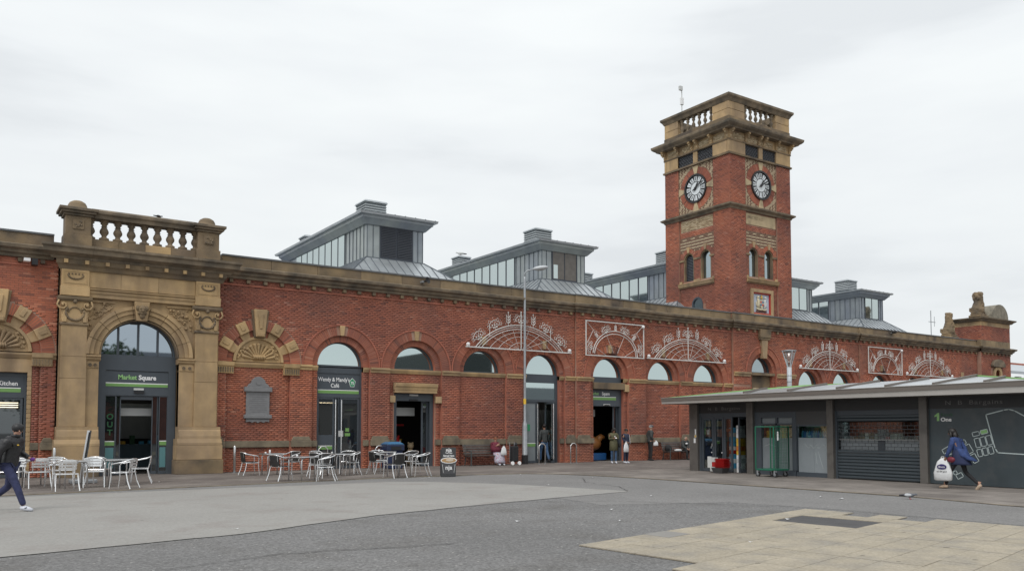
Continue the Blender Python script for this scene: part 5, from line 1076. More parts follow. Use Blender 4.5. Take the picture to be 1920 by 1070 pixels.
        cb_ = bricks(F2, c - hp, c + hp, Z2_, Z3_, [ex_arch(c, 1.24, zc, 1.24, 0), (lambda w_: (c - math.sqrt(1.24 ** 2 - (w_ - zc) ** 2), c + math.sqrt(1.24 ** 2 - (w_ - zc) ** 2)) if abs(w_ - zc) < 1.24 else None), ex_rect(c - .17, c + .17, Z2_, Z3_)], bl=.12, bh=.087, cell=lambda i, r_: (.9 if (i + (r_ // 1) * 1) % 2 == 0 or (i * 7 + r_ * 3) % 5 == 0 else .15), gap=.008)
        ck = MB(F2).box(c - hp, c + hp, Z2_ - .2, Z3_, -.12, -.012).build('clock_stage', M['mortar'], tw)
        brick_mesh('chequer_bricks', cb_, M['chequer'], ck)
        o = voussoirs(F2, c, zc, .84, 1.24, 0, 360, 84, .012).build('clock_ring_bricks', M['brick'], ck); ring_rnd(o); o['kind'] = 'stuff'
        for a_ in (0, 90, 180, 270):
            P = lambda a, r: (c + r * math.cos(R(a_ + a)), zc + r * math.sin(R(a_ + a))); r1 = 1.35
            pts = [P(-6, .82), P(-9.5, r1), P(9.5, r1), P(6, .82)]
            MB(F2).prism(pts, -.02, .05).build('ring_stone', M['stone_pale'], tw, bevel=.01)
        F2 = F2.at(0, 0, .075); face = MB(F2).arc(c, zc, .755, .85, 0, 360, -.1, .02, 36).disc(c, zc, .76, -.1, -.07, 36).build('clock_face', M['black'], tw)
        MB(F2).disc(c, zc, .37, -.07, -.045, 28).build('dial_centre', M['dial'], face)
        for k in range(12):
            a_ = 90 - k * 30; MB(F2).arc(c, zc, .42, .71, a_ - 10.2, a_ + 10.2, -.07, -.045, 4).build('dial_panel', M['dial'], face)
            P = lambda a, r: (c + r * math.cos(R(a_ + a)), zc + r * math.sin(R(a_ + a)))
            nb = [1, 2, 3, 4, 2, 1, 2, 3, 2, 1, 2, 3][(k - 1) % 12]
            for b_ in range(nb): da = (b_ - (nb - 1) / 2) * 4.6; MB(F2).prism([P(da - .9, .46), P(da - .9, .67), P(da + .9, .67), P(da + .9, .46)], -.045, -.036).build('numeral_bar', M['black'], face)
        for a_, L_, tl, wd, n_ in ((30, .68, .22, .035, 'minute_hand'), (57, .40, .14, .05, 'hour_hand')):
            ca, sa = math.cos(R(a_)), math.sin(R(a_)); pts = [(-tl, wd), (L_ * .8, wd), (L_, 0), (L_ * .8, -wd), (-tl, -wd)]
            MB(F2).prism([(c + x_ * ca - y_ * sa, zc + x_ * sa + y_ * ca) for x_, y_ in pts], .0 + (.02 if 'min' in n_ else 0), .012 + (.02 if 'min' in n_ else 0)).build(n_, M['black'], face)
        MB(F2).disc(c, zc, .07, -.05, .04, 12).build('hand_boss', M['black'], face)
    # mouldings round the tower
    MB(F).sweep([(-.05, 13.87), (.03, 13.87), (.06, 13.95), (.14, 14.0), (.21, 14.05), (.22, 14.12), (.05, 14.2), (-.05, 14.2)], 0, Lw, 1, 1).build('string_moulding', M['stone_black'], tw)
    MB(F).sweep([(-.1, 16.93), (.08, 16.93), (.09, 17.03), (-.1, 17.06)], 0, Lw, 1, 1).build('string_moulding', M['stone_dark'], tw)
    for a, b in ((.16 if sd else 0, c - hp), (c + hp, Lw - (.16 if sd else 0))): MB(F).box(a + (.0 if sd else -.02), b + (0 if sd else .02) * (1 if b > Lw - .5 else 0), 17.06, 17.72, -.14, .02).build('frieze_stone', M['stone'], tw, bevel=.008)
    if nm in 'fl':
        MB(F).box(c - .16, c + .16, 17.06, 17.72, -.14, .0).build('frieze_stone', M['stone'], tw, bevel=.008)
        for a, b in ((c - hp, c - .16), (c + .16, c + hp)):
            g = MB(F).box(a, b, 17.06, 17.72, -.14, -.1).build('grille_panel', M['black'], tw); q = MB(F)
            for i in range(6):
                for j in range(3):
                    u = a + .1 + i * .2; w_ = 17.16 + j * .22; q.tube([F(u - .09, w_ - .09, -.08), F(u + .09, w_ + .09, -.08)], .014, 4).tube([F(u - .09, w_ + .09, -.08), F(u + .09, w_ - .09, -.08)], .014, 4)
            q.build('pierced_tracery', M['louvre_lit'], g)
    else: MB(F).box(c - hp, c + hp, 17.06, 17.72, -.14, 0).build('frieze_stone', M['stone'], tw)
    MB(F).sweep([(-.1, 17.72), (.05, 17.72), (.06, 17.79), (-.1, 17.8)], 0, Lw, 1, 1).build('string_moulding', M['stone_dark'], tw)
    MB(F).box(.14 if sd else 0, Lw - (.14 if sd else 0), 17.8, 18.3, -.14, .0).build('bracket_frieze', M['stone'], tw)
    pan = MB(F)
    for i in range(4):
        u0 = .2 + i * (Lw - .4) / 4 + .1; u1 = u0 + (Lw - .4) / 4 - .24
        brick_mesh('buff_bricks', bricks(F, u0, u1, 17.86, 18.18, bl=.16, bh=.064, d=.014), M['buff'], core)
    for u in (.06, c - 1.32, c - .22, c + .22, c + 1.32, Lw - .06):
        q = MB(F).sweep([(0, 17.78), (.07, 17.82), (.10, 17.95), (.08, 18.02), (.2, 18.12), (.34, 18.2), (.34, 18.3), (0, 18.3)], u - .075, u + .075).build('bracket', M['stone'], tw)
        MB(F).ball(F(u, 17.93, .09), .05, 6, 4).build('bracket_ball', M['stone_pale'], q); MB(F).ball(F(u, 18.14, .24), .06, 6, 4).build('bracket_ball', M['stone_pale'], q)
    MB(F).sweep([(-.1, 18.3), (.36, 18.3), (.40, 18.36), (.5, 18.42), (.58, 18.5), (.60, 18.6), (.60, 18.64), (.0, 18.78), (-.1, 18.78)], 0, Lw, 1, 1).build('cornice', M['stone_black'], tw)
    # parapet
    MB(F).sweep([(-.3, 18.78), (.02, 18.78), (.02, 19.1), (-.3, 19.1)], 0, Lw, 1, 1).build('parapet_base', M['stone_dark'], tw)
    for a, b in ((.3 if sd else 0, c - hp), (c + hp, Lw - (.3 if sd else 0))):
        MB(F).box(a, b - (0 if a else 0), 19.1, 19.5, -.3, .0).box(a + .0, b, 19.52, 19.95, -.3, -.001).build('parapet_block', M['stone'], tw, bevel=.006)
    bp = MB().lathe([(.12, 0), (.12, .07), (.06, .1), (.055, .15), (.115, .27), (.1, .37), (.055, .45), (.055, .52), (.10, .60), (.1, .66), (.06, .7), (.12, .74), (.12, .85)], n=10).mesh('baluster', M['stone_black'], smooth=True)
    for k in range(6): inst('baluster', bp, tw, F(c - hp + (k + .5) * 2 * hp / 6 , 19.1, -.16))
    MB(F).sweep([(-.34, 19.95), (.02, 19.95), (.1, 20.1), (.19, 20.2), (.2, 20.32), (-.34, 20.34)], 0, Lw, 1, 1).build('coping', M['stone_black'], tw)
MB().wbox(X0 + .3, X1 - .3, Y0 + .3, Y1 - .3, 18.6, 18.7).build('tower_roof', M['lead'], tw)
ant = thing('antenna_mast', 'thin white antenna mast with small boxes on top of the clock tower', 'antenna', (36.2, 35.15, 18.7))
MB().tube([(36.2, 35.15, 18.7), (36.2, 35.15, 21.9)], .03, 6).build('mast', M['offwhite'], ant); MB().wbox(36.1, 36.3, 35.08, 35.22, 21.0, 21.4).build('receiver_box', M['white'], ant); MB().wbox(35.98, 36.22, 35.08, 35.2, 21.85, 22.1).build('receiver_box', M['offwhite'], ant)
# ------------------------------------------------------------------ stone beasts, loudspeaker, birds on the roof
def beast(label, x, y, z, s, open_mouth):
    t = thing('stone_lion', label, 'statue', (x, y, z), 'weathered seated stone beasts at the roof end')
    MB().wbox(x - .62 * s, x + .62 * s, y - .45 * s, y + .45 * s, z, z + .16 * s).wbox(x - .5 * s, x + .5 * s, y - .38 * s, y + .38 * s, z + .16 * s, z + .32 * s).build('base', M['stone_dark'], t, bevel=.04)
    q = MB()
    if open_mouth:
        q.tube([(-.12, 0, .0), (-.10, 0, .35), (.0, 0, .75), (.04, 0, 1.05), (.0, 0, 1.32), (.0, 0, 1.52), (.03, 0, 1.62)], [.40, .40, .33, .33, .34, .29, .16], 12)
        q.ball((.16, 0, 1.50), .21, 10, 8, 1, .95, .9); q.tube([(.22, 0, 1.52), (.42, 0, 1.47)], [.14, .10], 8); q.tube([(.18, 0, 1.30), (.38, 0, 1.24)], [.10, .07], 8); q.ball((.30, 0, 1.61), .09, 8, 6)
        for k in range(14): a_ = R(25 + 24 * k); q.ball((-.03 + .27 * math.cos(a_), .28 * math.sin(a_), 1.15 + .33 * ((k * 5) % 3) / 2), .12, 7, 5, 1, 1, 1.5)
    else:
        q.tube([(-.12, 0, .0), (-.10, 0, .35), (.0, 0, .75), (.02, 0, 1.1), (.02, 0, 1.4), (.05, 0, 1.62), (.06, 0, 1.72)], [.40, .38, .31, .28, .27, .27, .2], 12)
        q.tube([(.14, 0, 1.5), (.32, 0, 1.42)], [.14, .10], 8); q.ball((-.12, .08, 1.66), .12, 8, 6, 1, 1, .8); q.ball((.16, -.1, 1.1), .16, 8, 6)
    for sy_ in (-1, 1):
        q.tube([(.16, .17 * sy_, .92), (.26, .18 * sy_, .5), (.26, .18 * sy_, .1), (.38, .18 * sy_, .04)], [.15, .12, .10, .10], 8); q.ball((-.02, .27 * sy_, .24), .27, 9, 7, 1.2, .7, 1); q.ball((-.06, .18 * sy_, 1.62), .07, 7, 5)
    q.tube([(-.4, .1, .08), (-.55, .2, .2), (-.5, .2, .45)], [.08, .07, .09], 7)
    q.xf(Matrix.Translation((x, y, z + .3 * s)) @ Matrix.Rotation(R(-25), 4, 'Z') @ Matrix.Scale(s, 4))
    bo = q.build('body', M['stone_dark'], t); rm = bo.modifiers.new('carving', 'REMESH'); rm.mode = 'VOXEL'; rm.voxel_size = .045; rm.use_smooth_shade = True
    tx = bpy.data.textures.new('rough', 'CLOUDS'); tx.noise_scale = .14; dm_ = bo.modifiers.new('weathering', 'DISPLACE'); dm_.texture = tx; dm_.strength = .09; dm_.mid_level = .5
beast('open-mouthed stone lion sitting on the tall brick pier at the roof end', 62.85, 31.45, 9.74, .97, True)
beast('worn headless-looking stone beast sitting low on the parapet left of the pier', 59.55, 31.9, 8.04, .92, False)
MB().tube([(57.4, 32.0, 7.9), (57.4, 32.0, 9.6)], .03, 5).tube([(57.1, 32, 9.1), (57.9, 32, 9.1)], .02, 4).tube([(57.75, 32, 8.8), (57.75, 32, 9.4)], .02, 4)
ta = thing('roof_aerial', 'small thin aerial on the roof left of the worn stone beast', 'aerial', (57.4, 32.0, 7.9))
MB().tube([(57.4, 32.0, 7.9), (57.4, 32.0, 9.9)], .03, 5).build('mast', M['galv'], ta); MB().tube([(57.1, 32, 9.1), (58.0, 32, 9.1)], .02, 4).tube([(57.85, 32, 8.8), (57.85, 32, 9.5)], .02, 4).build('crossbar', M['galv'], ta)
sp_ = thing('horn_loudspeaker', 'small dark horn loudspeaker fixed to the parapet between two roof lanterns', 'loudspeaker', (16.64, 31.1, 7.78))
q = MB().lathe([(.03, 0), (.05, .12), (.10, .2), (.15, .24), (.13, .235), (.04, .13)], n=12); q.xf(Matrix.Translation((16.64, 31.15, 7.78)) @ Matrix.Rotation(R(75), 4, 'X') @ Matrix.Rotation(R(25), 4, 'Y')); q.build('horn', M['black'], sp_, smooth=True)
MB().wbox(16.56, 16.66, 31.1, 31.3, 7.74, 7.82).build('bracket', M['galv'], sp_)
s2 = thing('horn_loudspeaker', 'small dark camera or speaker on the parapet close to the far stone beasts', 'loudspeaker', (51.2, 31.1, 7.85))
MB().ball((51.2, 31.0, 7.9), .14, 8, 6, 1.6, 1, .8).build('horn', M['black'], s2); MB().wbox(51.1, 51.3, 31.05, 31.3, 7.8, 7.86).build('bracket', M['galv'], s2)
cctv = thing('security_camera', 'small white security camera under the cornice at the far left', 'camera', (2.1, 31.0, 7.05)); MB().wbox(2.02, 2.2, 30.85, 31.1, 6.98, 7.08).build('housing', M['white'], cctv); MB().wbox(2.25, 2.42, 30.95, 31.25, 6.9, 7.1).build('mount', M['black'], cctv)
def bird(name, label, loc, heading, s, m, grey=False):
    t = thing(name, label, 'bird', loc); q = MB()
    q.loft([(0, 0, 0, .005, .005), (0, 0, 0, .005, .005)], 4) if False else None
    prof = [(-.17, .0, .012, .02), (-.10, .0, .035, .03), (-.02, 0, .062, .055), (.05, 0, .058, .055), (.10, .01, .035, .035)]
    pts = []; q.tube([(a, 0, .10 + b) for a, b, c_, d_ in prof], [d_ for a, b, c_, d_ in prof], 8)
    q.tube([(.09, 0, .11), (.125, 0, .125), (.15, 0, .13)], [.034, .027, .024], 7); q.ball((.165, 0, .13), .027, 8, 6)
    q.xf(Matrix.Translation(loc) @ Matrix.Rotation(heading, 4, 'Z') @ Matrix.Scale(s, 4)); q.build('body', m, t, smooth=True)
    q = MB().tube([(-.12, 0, .10), (-.25, 0, .095)], [.03, .02], 5).tube([(.18, 0, .128), (.205, 0, .12)], [.008, .002], 5); q.xf(Matrix.Translation(loc) @ Matrix.Rotation(heading, 4, 'Z') @ Matrix.Scale(s, 4)); q.build('tail', M['black'], t)
    q = MB().tube([(.0, .02, .07), (.0, .02, 0), (.03, .02, 0)], .005, 4).tube([(.02, -.02, .07), (.03, -.02, 0), (.06, -.02, 0)], .005, 4); q.xf(Matrix.Translation(loc) @ Matrix.Rotation(heading, 4, 'Z') @ Matrix.Scale(s, 4)); q.build('leg', M['red'], t)
    for sd_ in (-1, 1):
        q = MB().ball((-.03, sd_ * .05, .11), .05, 8, 5, 1.9, .3, .8); q.xf(Matrix.Translation(loc) @ Matrix.Rotation(heading, 4, 'Z') @ Matrix.Scale(s, 4)); q.build('wing', M['pigeon_wing'] if grey else m, t, smooth=True)
M['pigeon_wing'] = mat('pale_feathers', (.5, .52, .54), .7); M['pigeon'] = mat('grey_feathers', (.13, .14, .16), .7)
bird('pigeon', 'grey pigeon pecking on the paving in front of the kiosk shutter', (18.15, 10.72, .01), R(-60), .85, M['pigeon'], True)
bird('bird', 'tiny dark bird perched on the top rail of the stone balustrade', (6.1, 31.15, 8.98), R(20), .8, M['black'])
bird('bird', 'small pale gull on the roof ventilator between the first two lanterns', (27.3, 46.1, 12.68), R(160), 1.6, M['offwhite'])
# ------------------------------------------------------------------ the kiosk
KX = 23.55
K = Frame((KX, 22.66, 0), (0, -1, 0), (-1, 0, 0))
kk = thing('market_kiosk', 'low grey market kiosk with sloping metal roof, roller shutter and map panel', 'kiosk', (KX + 1.5, 16.5, 0))
for a, b in ((0, .41), (2.74, 3.02), (6.0, 6.23), (9.09, 9.33), (12.3, 12.54)): MB(K).box(a, b, 0, 2.52, -.3, 0).build('post', M['kiosk_paint'], kk, bevel=.008)
for a, b in ((.41, 2.74), (3.02, 6.0), (6.23, 9.09), (9.33, 12.3)): MB(K).box(a, b, 2.17, 2.52, -.3, -.10).build('header_panel', M['kiosk_dark'], kk)
hd = MB(K).box(12.54, 14.5, 0, 2.52, -.3, -.1).build('side_panel', M['mural'], kk)
letm = mat('raised_grey_letters', (.15, .15, .15), .5)
for u in (.86, 9.82):
    s_ = .165 if u < 5 else .17
    text('N  B  Bargains', 'lettering', K, u, 2.275, -.10, s_, letm, kk, sx=1.42, depth=.008, space=1.12)
# door bay
dk = MB(K).box(.41, .5, 0, 2.17, -.25, -.12).box(.5, 2.74, 2.02, 2.17, -.25, -.12).box(2.66, 2.74, 0, 2.02, -.25, -.12).build('doorway_frame', M['frame'], kk)
for i, (a, b) in enumerate(((.5, 1.1), (1.12, 1.56), (1.58, 1.98))):
    o = leaf(K, a, b, .03, 2.02, kk, fr=.09 if i < 1 else .07, d=-.15, m=M['clear'])
    for w0_, w1_, m_ in (((1.68, 1.88, 'orange'), (1.30, 1.58, 'terra')) if i < 2 else ((1.5, 1.6, 'terra'),)):
        MB(K).box((a + b) / 2 - .13, (a + b) / 2 + .13, w0_, w1_, -.2, -.19).build('reflection_card', M['terracotta'] if m_ == 'terra' else M['ochre'], o)  # orange cards stand in for brickwork reflected in the door glass
o = leaf(Frame(K(2.30, 0, -.14), (1, 0, 0), (0, 1, 0)), -.05, .75, .03, 2.0, kk, fr=.06, d=0, m=M['clear'])
MB(K).tube([K(1.05, .95, -.1), K(1.05, 1.05, -.1)], .02, 6).build('door_handle', M['alu'], kk); MB(K).ball(K(1.0, .72, -.13), .025, 6, 4).ball(K(1.5, .72, -.13), .025, 6, 4).build('door_knob', M['white'], kk)
MB(K).box(.3, .36, 1.38, 1.58, 0, .012).box(.28, .37, 1.27, 1.36, 0, .01).box(.24, .33, 1.06, 1.24, 0, .012).build('post_notice', M['white'], kk)
MB(K).box(.3, .37, 1.28, 1.35, .012, .02).build('yellow_notice', M['yellow'], kk)
# bay two
MB(K).box(3.02, 4.72, .0, .2, -.25, -.12).box(3.02, 3.3, .2, 2.17, -.25, -.12).box(4.60, 4.76, .2, 2.17, -.25, -.1).box(3.3, 4.6, 1.97, 2.17, -.25, -.12).box(3.3, 4.6, 1.72, 1.78, -.25, -.12).box(3.9, 3.98, .2, 1.97, -.25, -.12).box(4.76, 6.0, .0, .16, -.25, -.12).box(4.76, 6.0, 1.68, 1.74, -.25, -.12).build('window_frame', M['frame'], kk)
MB(K).box(4.76, 6.0, 1.74, 2.17, -.25, -.11).build('shutter_housing', M['kiosk_dark2'], kk)
for a, b in ((3.3, 3.9), (3.98, 4.6)): MB(K).box(a, b, .2, 1.28, -.2, -.19).build('frosted_pane', M['frost'], kk); MB(K).box(a, b, 1.28, 1.72, -.2, -.19).build('pane', M['clear'], kk); MB(K).box(a, b, 1.78, 1.97, -.2, -.19).build('pane', M['frost'], kk)
for a, b in ((4.78, 5.38), (5.385, 5.98)): MB(K).box(a, b, .16, 1.30, -.2, -.19).build('frosted_pane', M['frost_lit'], kk)
MB(K).box(4.78, 5.98, 1.30, 1.68, -.2, -.19).build('pane', M['clear'], kk)
rs = random.Random(5)
for k in range(4):
    pts = [K(4.95 + .28 * k + .05 * j, 1.02 + .06 * math.sin(k * 1.7 + j), -.187) for j in range(7)]; MB(K).tube(pts, .005, 4).build('scratch_mark', M['scratch'], kk)
MB(K).tube([K(5.55, .85, -.187), K(5.62, .6, -.187), K(5.72, .3, -.187)], .005, 4).tube([K(5.45, .8, -.187), K(5.5, .45, -.187)], .005, 4).tube([K(3.4, 1.0, -.187), K(3.6, 1.06, -.187), K(3.85, 1.0, -.187)], .005, 4).build('scratch_mark', M['scratch'], kk)
# goods inside
SH = MB(K).box(3.1, 9.05, 1.24, 1.28, -.75, -.26).build('goods_shelf', M['offwhite'], kk)
bot = MB().lathe([(.045, 0), (.05, .02), (.05, .17), (.03, .2), (.018, .22), (.02, .25)], n=8).mesh('bottle', M['skyblue'], smooth=True); bot2 = bot.copy(); bot2.materials[0] = mat('deep_blue_plastic', (.03, .2, .55), .3); bot3 = bot.copy(); bot3.materials[0] = mat('clear_blue_plastic', (.4, .55, .62), .3)
for k in range(13):
    p = K(4.84 + k * .087, 1.28, -.36); o = inst('bottle', (bot, bot2, bot3)[k * 7 % 3], None, p); o['label'] = ('leftmost ' if k == 0 else 'rightmost ' if k == 12 else 'middle ' if k == 6 else '') + 'blue plastic bottle in the row behind the top of the kiosk window'; o['category'] = 'bottle'; o['group'] = 'blue bottles in the kiosk window'
cols = [M['yellow'], M['red'], M['skyblue'], M['offwhite'], M['orange'], M['badge'], M['white'], mat('dusty_pink', (.5, .2, .2), .5), mat('brown_card', (.2, .13, .08), .7)]
def goods(label, u0, u1, w0_, dd, n, cset, hmin=.12, hmax=.3, grp=None, bw=(.1, .2)):
    t = thing('goods_display', label, 'shop goods', K((u0 + u1) / 2, w0_, dd)); u = u0
    while u < u1 - .05:
        w_ = rs.uniform(*bw); MB(K).box(u, min(u1, u + w_ - .01), w0_, w0_ + rs.uniform(hmin, hmax), dd - .12, dd).build('packet', cols[rs.choice(cset)], t); u += w_
    return t
goods('mixed yellow and brown packets behind the glass above the green cage trolley', 3.35, 4.55, 1.28, -.34, 8, [0, 8, 5, 3])
goods('row of small mixed goods behind the open grille of the roller shutter', 6.4, 8.95, 1.28, -.36, 14, [3, 8, 1, 3, 6, 2], .06, .2)
def stack(label, u, dd, w_, cset, n, h):
    t = thing('stacked_goods', label, 'shop goods', K(u, 0, dd)); z = .02
    for k in range(n): hh = h * rs.uniform(.8, 1.2); MB(K).box(u - w_ / 2, u + w_ / 2, z, z + hh - .01, dd - .25, dd).build('carton', cols[cset[k % len(cset)]], t); z += hh
stack('tall stack of blue and white cartons behind the kiosk door glass', 1.76, -.36, .25, [3, 2, 6, 2, 1, 6, 2, 2], 10, .17)
stack('stack of white and yellow boxes standing just inside the open kiosk door', 2.2, -.22, .2, [6, 6, 3, 6, 0, 4, 0, 0], 11, .15)
stack('dim stack of grey boxes inside the dark kiosk doorway', 2.55, -.9, .4, [8, 3, 8, 8], 5, .26)
# interior
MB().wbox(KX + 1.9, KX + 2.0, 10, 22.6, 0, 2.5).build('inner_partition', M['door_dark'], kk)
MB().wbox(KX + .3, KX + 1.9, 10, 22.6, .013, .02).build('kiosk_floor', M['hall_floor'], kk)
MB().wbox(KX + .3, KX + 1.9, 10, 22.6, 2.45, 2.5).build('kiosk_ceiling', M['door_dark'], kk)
MB().wbox(KX + .01, 27.3, 22.60, 22.66, 0, 2.5).wbox(27.2, 27.3, 8.2, 22.60, 0, 2.5).build('outer_wall', M['kiosk_paint'], kk)
# roller shutter
sh = MB(K).box(6.23, 6.29, 0, 2.17, -.24, -.13).box(9.03, 9.09, 0, 2.17, -.24, -.13).box(6.29, 9.03, 2.02, 2.17, -.24, -.15).build('shutter_guide', M['frame'], kk)
sl = MB().add([Vector(p) for p in ((0, -1.37, 0), (0, 1.37, 0), (-.028, 1.37, .03), (-.028, -1.37, .03), (-.028, 1.37, .072), (-.028, -1.37, .072), (0, 1.37, .094), (0, -1.37, .094), (.01, 1.37, 0), (.01, -1.37, 0), (.01, 1.37, .094), (.01, -1.37, .094))], [(0, 1, 2, 3), (3, 2, 4, 5), (5, 4, 6, 7), (8, 9, 11, 10), (0, 9, 8, 1), (7, 6, 10, 11), (0, 3, 5, 7, 11, 9), (1, 8, 10, 6, 4, 2)]).mesh('shutter_slat', M['shutter'])
z = .03
while z < 2.0:
    if not (.83 < z < 1.74): inst('shutter_slat', sl, kk, (KX + .19, 22.66 - 7.66, z))
    z += .1
rw = 0; z = .84
while z < 1.74:
    q = MB(K).box(6.29, 9.03, z - .009, z + .009, -.19, -.17)
    for k in range(13): u = 6.38 + k * .215 + (.107 if rw % 2 else 0); (q.box(u, u + .012, z + .009, z + .097, -.185, -.175) if u < 9.0 else None)
    q.build('shutter_link', M['shutter_link'], kk); z += .106; rw += 1
MB(K).box(6.29, 7.6, .6, 1.28, -.34, -.33).box(7.82, 9.03, .6, 1.28, -.34, -.33).build('frosted_pane', M['frost_lit'], kk); MB(K).box(7.6, 7.82, .6, 1.8, -.34, -.3).build('window_post', M['frame'], kk)
MB(K).box(6.29, 9.03, 1.28, 1.8, -.255, -.25).build('pane', M['clear'], kk)
# map panel
mp_ = MB(K).box(9.33, 12.3, 0.03, 2.17, -.25, -.12).build('map_panel', M['mural'], kk)
lm = M['mapline']
def line(pts, r_=.013, nm='map_line'):
    q = MB(K)
    for (a, b), (c_, d_) in zip(pts[:-1], pts[1:]):
        L_ = math.hypot(c_ - a, d_ - b); nx, nz = -(d_ - b) / L_ * r_, (c_ - a) / L_ * r_; ex_, ez = (c_ - a) / L_ * r_, (d_ - b) / L_ * r_
        q.prism([(a - ex_ + nx, b - ez + nz), (c_ + ex_ + nx, d_ + ez + nz), (c_ + ex_ - nx, d_ + ez - nz), (a - ex_ - nx, b - ez - nz)], -.12, -.117)
    return q.build(nm, lm, mp_)
uY = lambda y: 22.66 - y
line([(uY(11.50), 1.06), (uY(11.72), 1.98), (uY(11.25), 2.10), (uY(11.12), 2.12), (uY(10.98), 2.08), (uY(10.2), 1.62), (uY(10.2), .90), (uY(11.43), .95), (uY(11.50), 1.06)], .014)
def quad(cx, cz, w_, h_, ang, fill=None):
    a = R(ang); pts = [(cx + x_ * math.cos(a) - z_ * math.sin(a), cz + x_ * math.sin(a) + z_ * math.cos(a)) for x_, z_ in ((-w_ / 2, -h_ / 2), (w_ / 2, -h_ / 2), (w_ / 2, h_ / 2), (-w_ / 2, h_ / 2))]
    if fill: MB(K).prism(pts, -.12, -.118).build('map_block', fill, mp_)
    line(pts + [pts[0]], .009, 'map_outline')
A = 14
quad(uY(12.0), 1.455, .19, .11, A); quad(uY(11.78), 1.515, .19, .11, A, M['green_txt'])
for k in range(3): quad(uY(12.0) + .04 + k * .155, 1.21 + k * .038, .135, .255, A); quad(uY(11.93) + .02 + k * .15, .935 + k * .04, .125, .2, A)
B_ = 30
quad(uY(12.84), .99, .22, .13, B_); quad(uY(12.75), .78, .24, .14, B_); quad(uY(12.2), 1.04, .14, .25, B_); quad(uY(12.06), .78, .15, .24, B_); quad(uY(12.38), 1.2, .2, .12, B_); quad(uY(12.48), .28, .18, .13, B_); quad(uY(12.62), 1.1, .16, .12, B_); quad(uY(12.6), .36, .1, .1, B_)
quad(uY(12.45), .95, .2, .14, B_); quad(uY(12.55), .7, .2, .14, B_)
_u = uY(13.06); MB(K).prism([(_u - .03, 1.82), (_u + .04, 1.82), (_u + .04, 2.05), (_u, 2.05), (_u - .1, 1.97), (_u - .1, 1.93), (_u - .03, 1.96)], -.12, -.115).build('numeral_one', M['green_txt'], mp_); text('Kiosk', 'lettering', K, uY(12.98), 1.955, -.12, .13, M['green_dark'], mp_, sx=1.2); text('One', 'lettering', K, uY(12.98), 1.81, -.12, .15, M['white'], mp_, bold=.006, sx=1.15)
# roof
ev, zt_ = 22.55, 2.80
P0 = (ev, 23.1, 2.74); P1 = (ev, 9.8, zt_)
A1, A2, A3, A4, A5 = (23.44, 19.77, 2.93), (24.46, 18.21, 3.05), (24.80, 16.8, 3.09), (24.95, 12.55, 3.12), (23.5, 11.0, 2.94)
V = [Vector(p) for p in (P0, A1, A2, A3, A4, A5, P1)]
rf = MB().add(V + [p - Vector((0, 0, .06)) for p in V], [tuple(range(7)), tuple(range(13, 6, -1))] + [(i, 7 + i, 7 + (i + 1) % 7, (i + 1) % 7) for i in range(7)]).build('roof_sheet', M['kiosk_roof'], kk)
Bk = [(28.2, 23.1, 2.6), (28.2, 9.8, 2.6)]
V2 = [Vector(p) - Vector((0, 0, .03)) for p in (P0, A1, A2, A3, A4, A5, P1, Bk[1], Bk[0])]
MB().add(V2, [(0, 1, 8), (1, 2, 8), (2, 3, 8), (3, 4, 7, 8), (4, 5, 7), (5, 6, 7)]).build('rear_roof_sheet', M['kiosk_roof'], kk, fix=False)
gt = MB().tube([V[0], V[1], V[2], V[3]], [.015, .035, .045, .015], 5).build('green_verge', M['green'], kk); MB().tube([V[4] + Vector((0, 0, .01)), V[5], V[6]], .035, 5).build('green_verge', M['green'], kk)
def hit(y_):   # upper edge of the front roof plane at this Y
    for p, q in zip([A1, A2, A3, A4, A5, P1][:-1], [A2, A3, A4, A5, P1]):
        if min(p[1], q[1]) <= y_ <= max(p[1], q[1]) and p[1] != q[1]: t = (y_ - p[1]) / (q[1] - p[1]); return Vector([p[i] + (q[i] - p[i]) * t for i in range(3)])
    return None
for y_ in (19.2, 17.4, 15.6, 14.0, 12.58, 11.2):
    h_ = hit(y_)
    if h_ is None: continue
    a = Vector((ev + .05, y_, zt_ - .0)); sd_ = Vector((0, .035, 0)); up = Vector((0, 0, .07))
    MB().add([a - sd_, a + sd_, h_ + sd_, h_ - sd_, a - sd_ + up, a + sd_ + up, h_ + sd_ + up, h_ - sd_ + up], [(0, 1, 2, 3), (4, 7, 6, 5), (0, 4, 5, 1), (1, 5, 6, 2), (2, 6, 7, 3), (3, 7, 4, 0)]).build('roof_rib', M['kiosk_edge_dark'], kk)
ef = Frame((ev, 23.1, 0), (0, -1, 0), (-1, 0, 0))
MB(ef).prism([(0, 2.53), (13.3, 2.51), (13.3, 2.68), (0, 2.63)], -.06, 0).build('eaves_fascia', M['kiosk_edge'], kk)
MB(ef).prism([(0, 2.63), (13.3, 2.68), (13.3, 2.815), (0, 2.75)], -.08, .03).build('gutter', M['kiosk_edge_dark'], kk)
MB(ef).prism([(0, 2.745), (13.3, 2.81), (13.3, 2.825), (0, 2.76)], .03, .045).build('gutter_lip', M['kiosk_edge'], kk)
MB().add([Vector((ev, 23.1, 2.53)), Vector((ev, 9.8, 2.51)), Vector((28.2, 9.8, 2.50)), Vector((28.2, 23.1, 2.52)), Vector((ev + .05, 23.1, 2.6)), Vector((ev + .05, 9.8, 2.6)), Vector((28.2, 9.8, 2.6)), Vector((28.2, 23.1, 2.6))], [(0, 1, 2, 3), (4, 7, 6, 5), (0, 4, 5, 1), (1, 5, 6, 2), (2, 6, 7, 3), (3, 7, 4, 0)]).build('soffit', M['kiosk_paint'], kk)
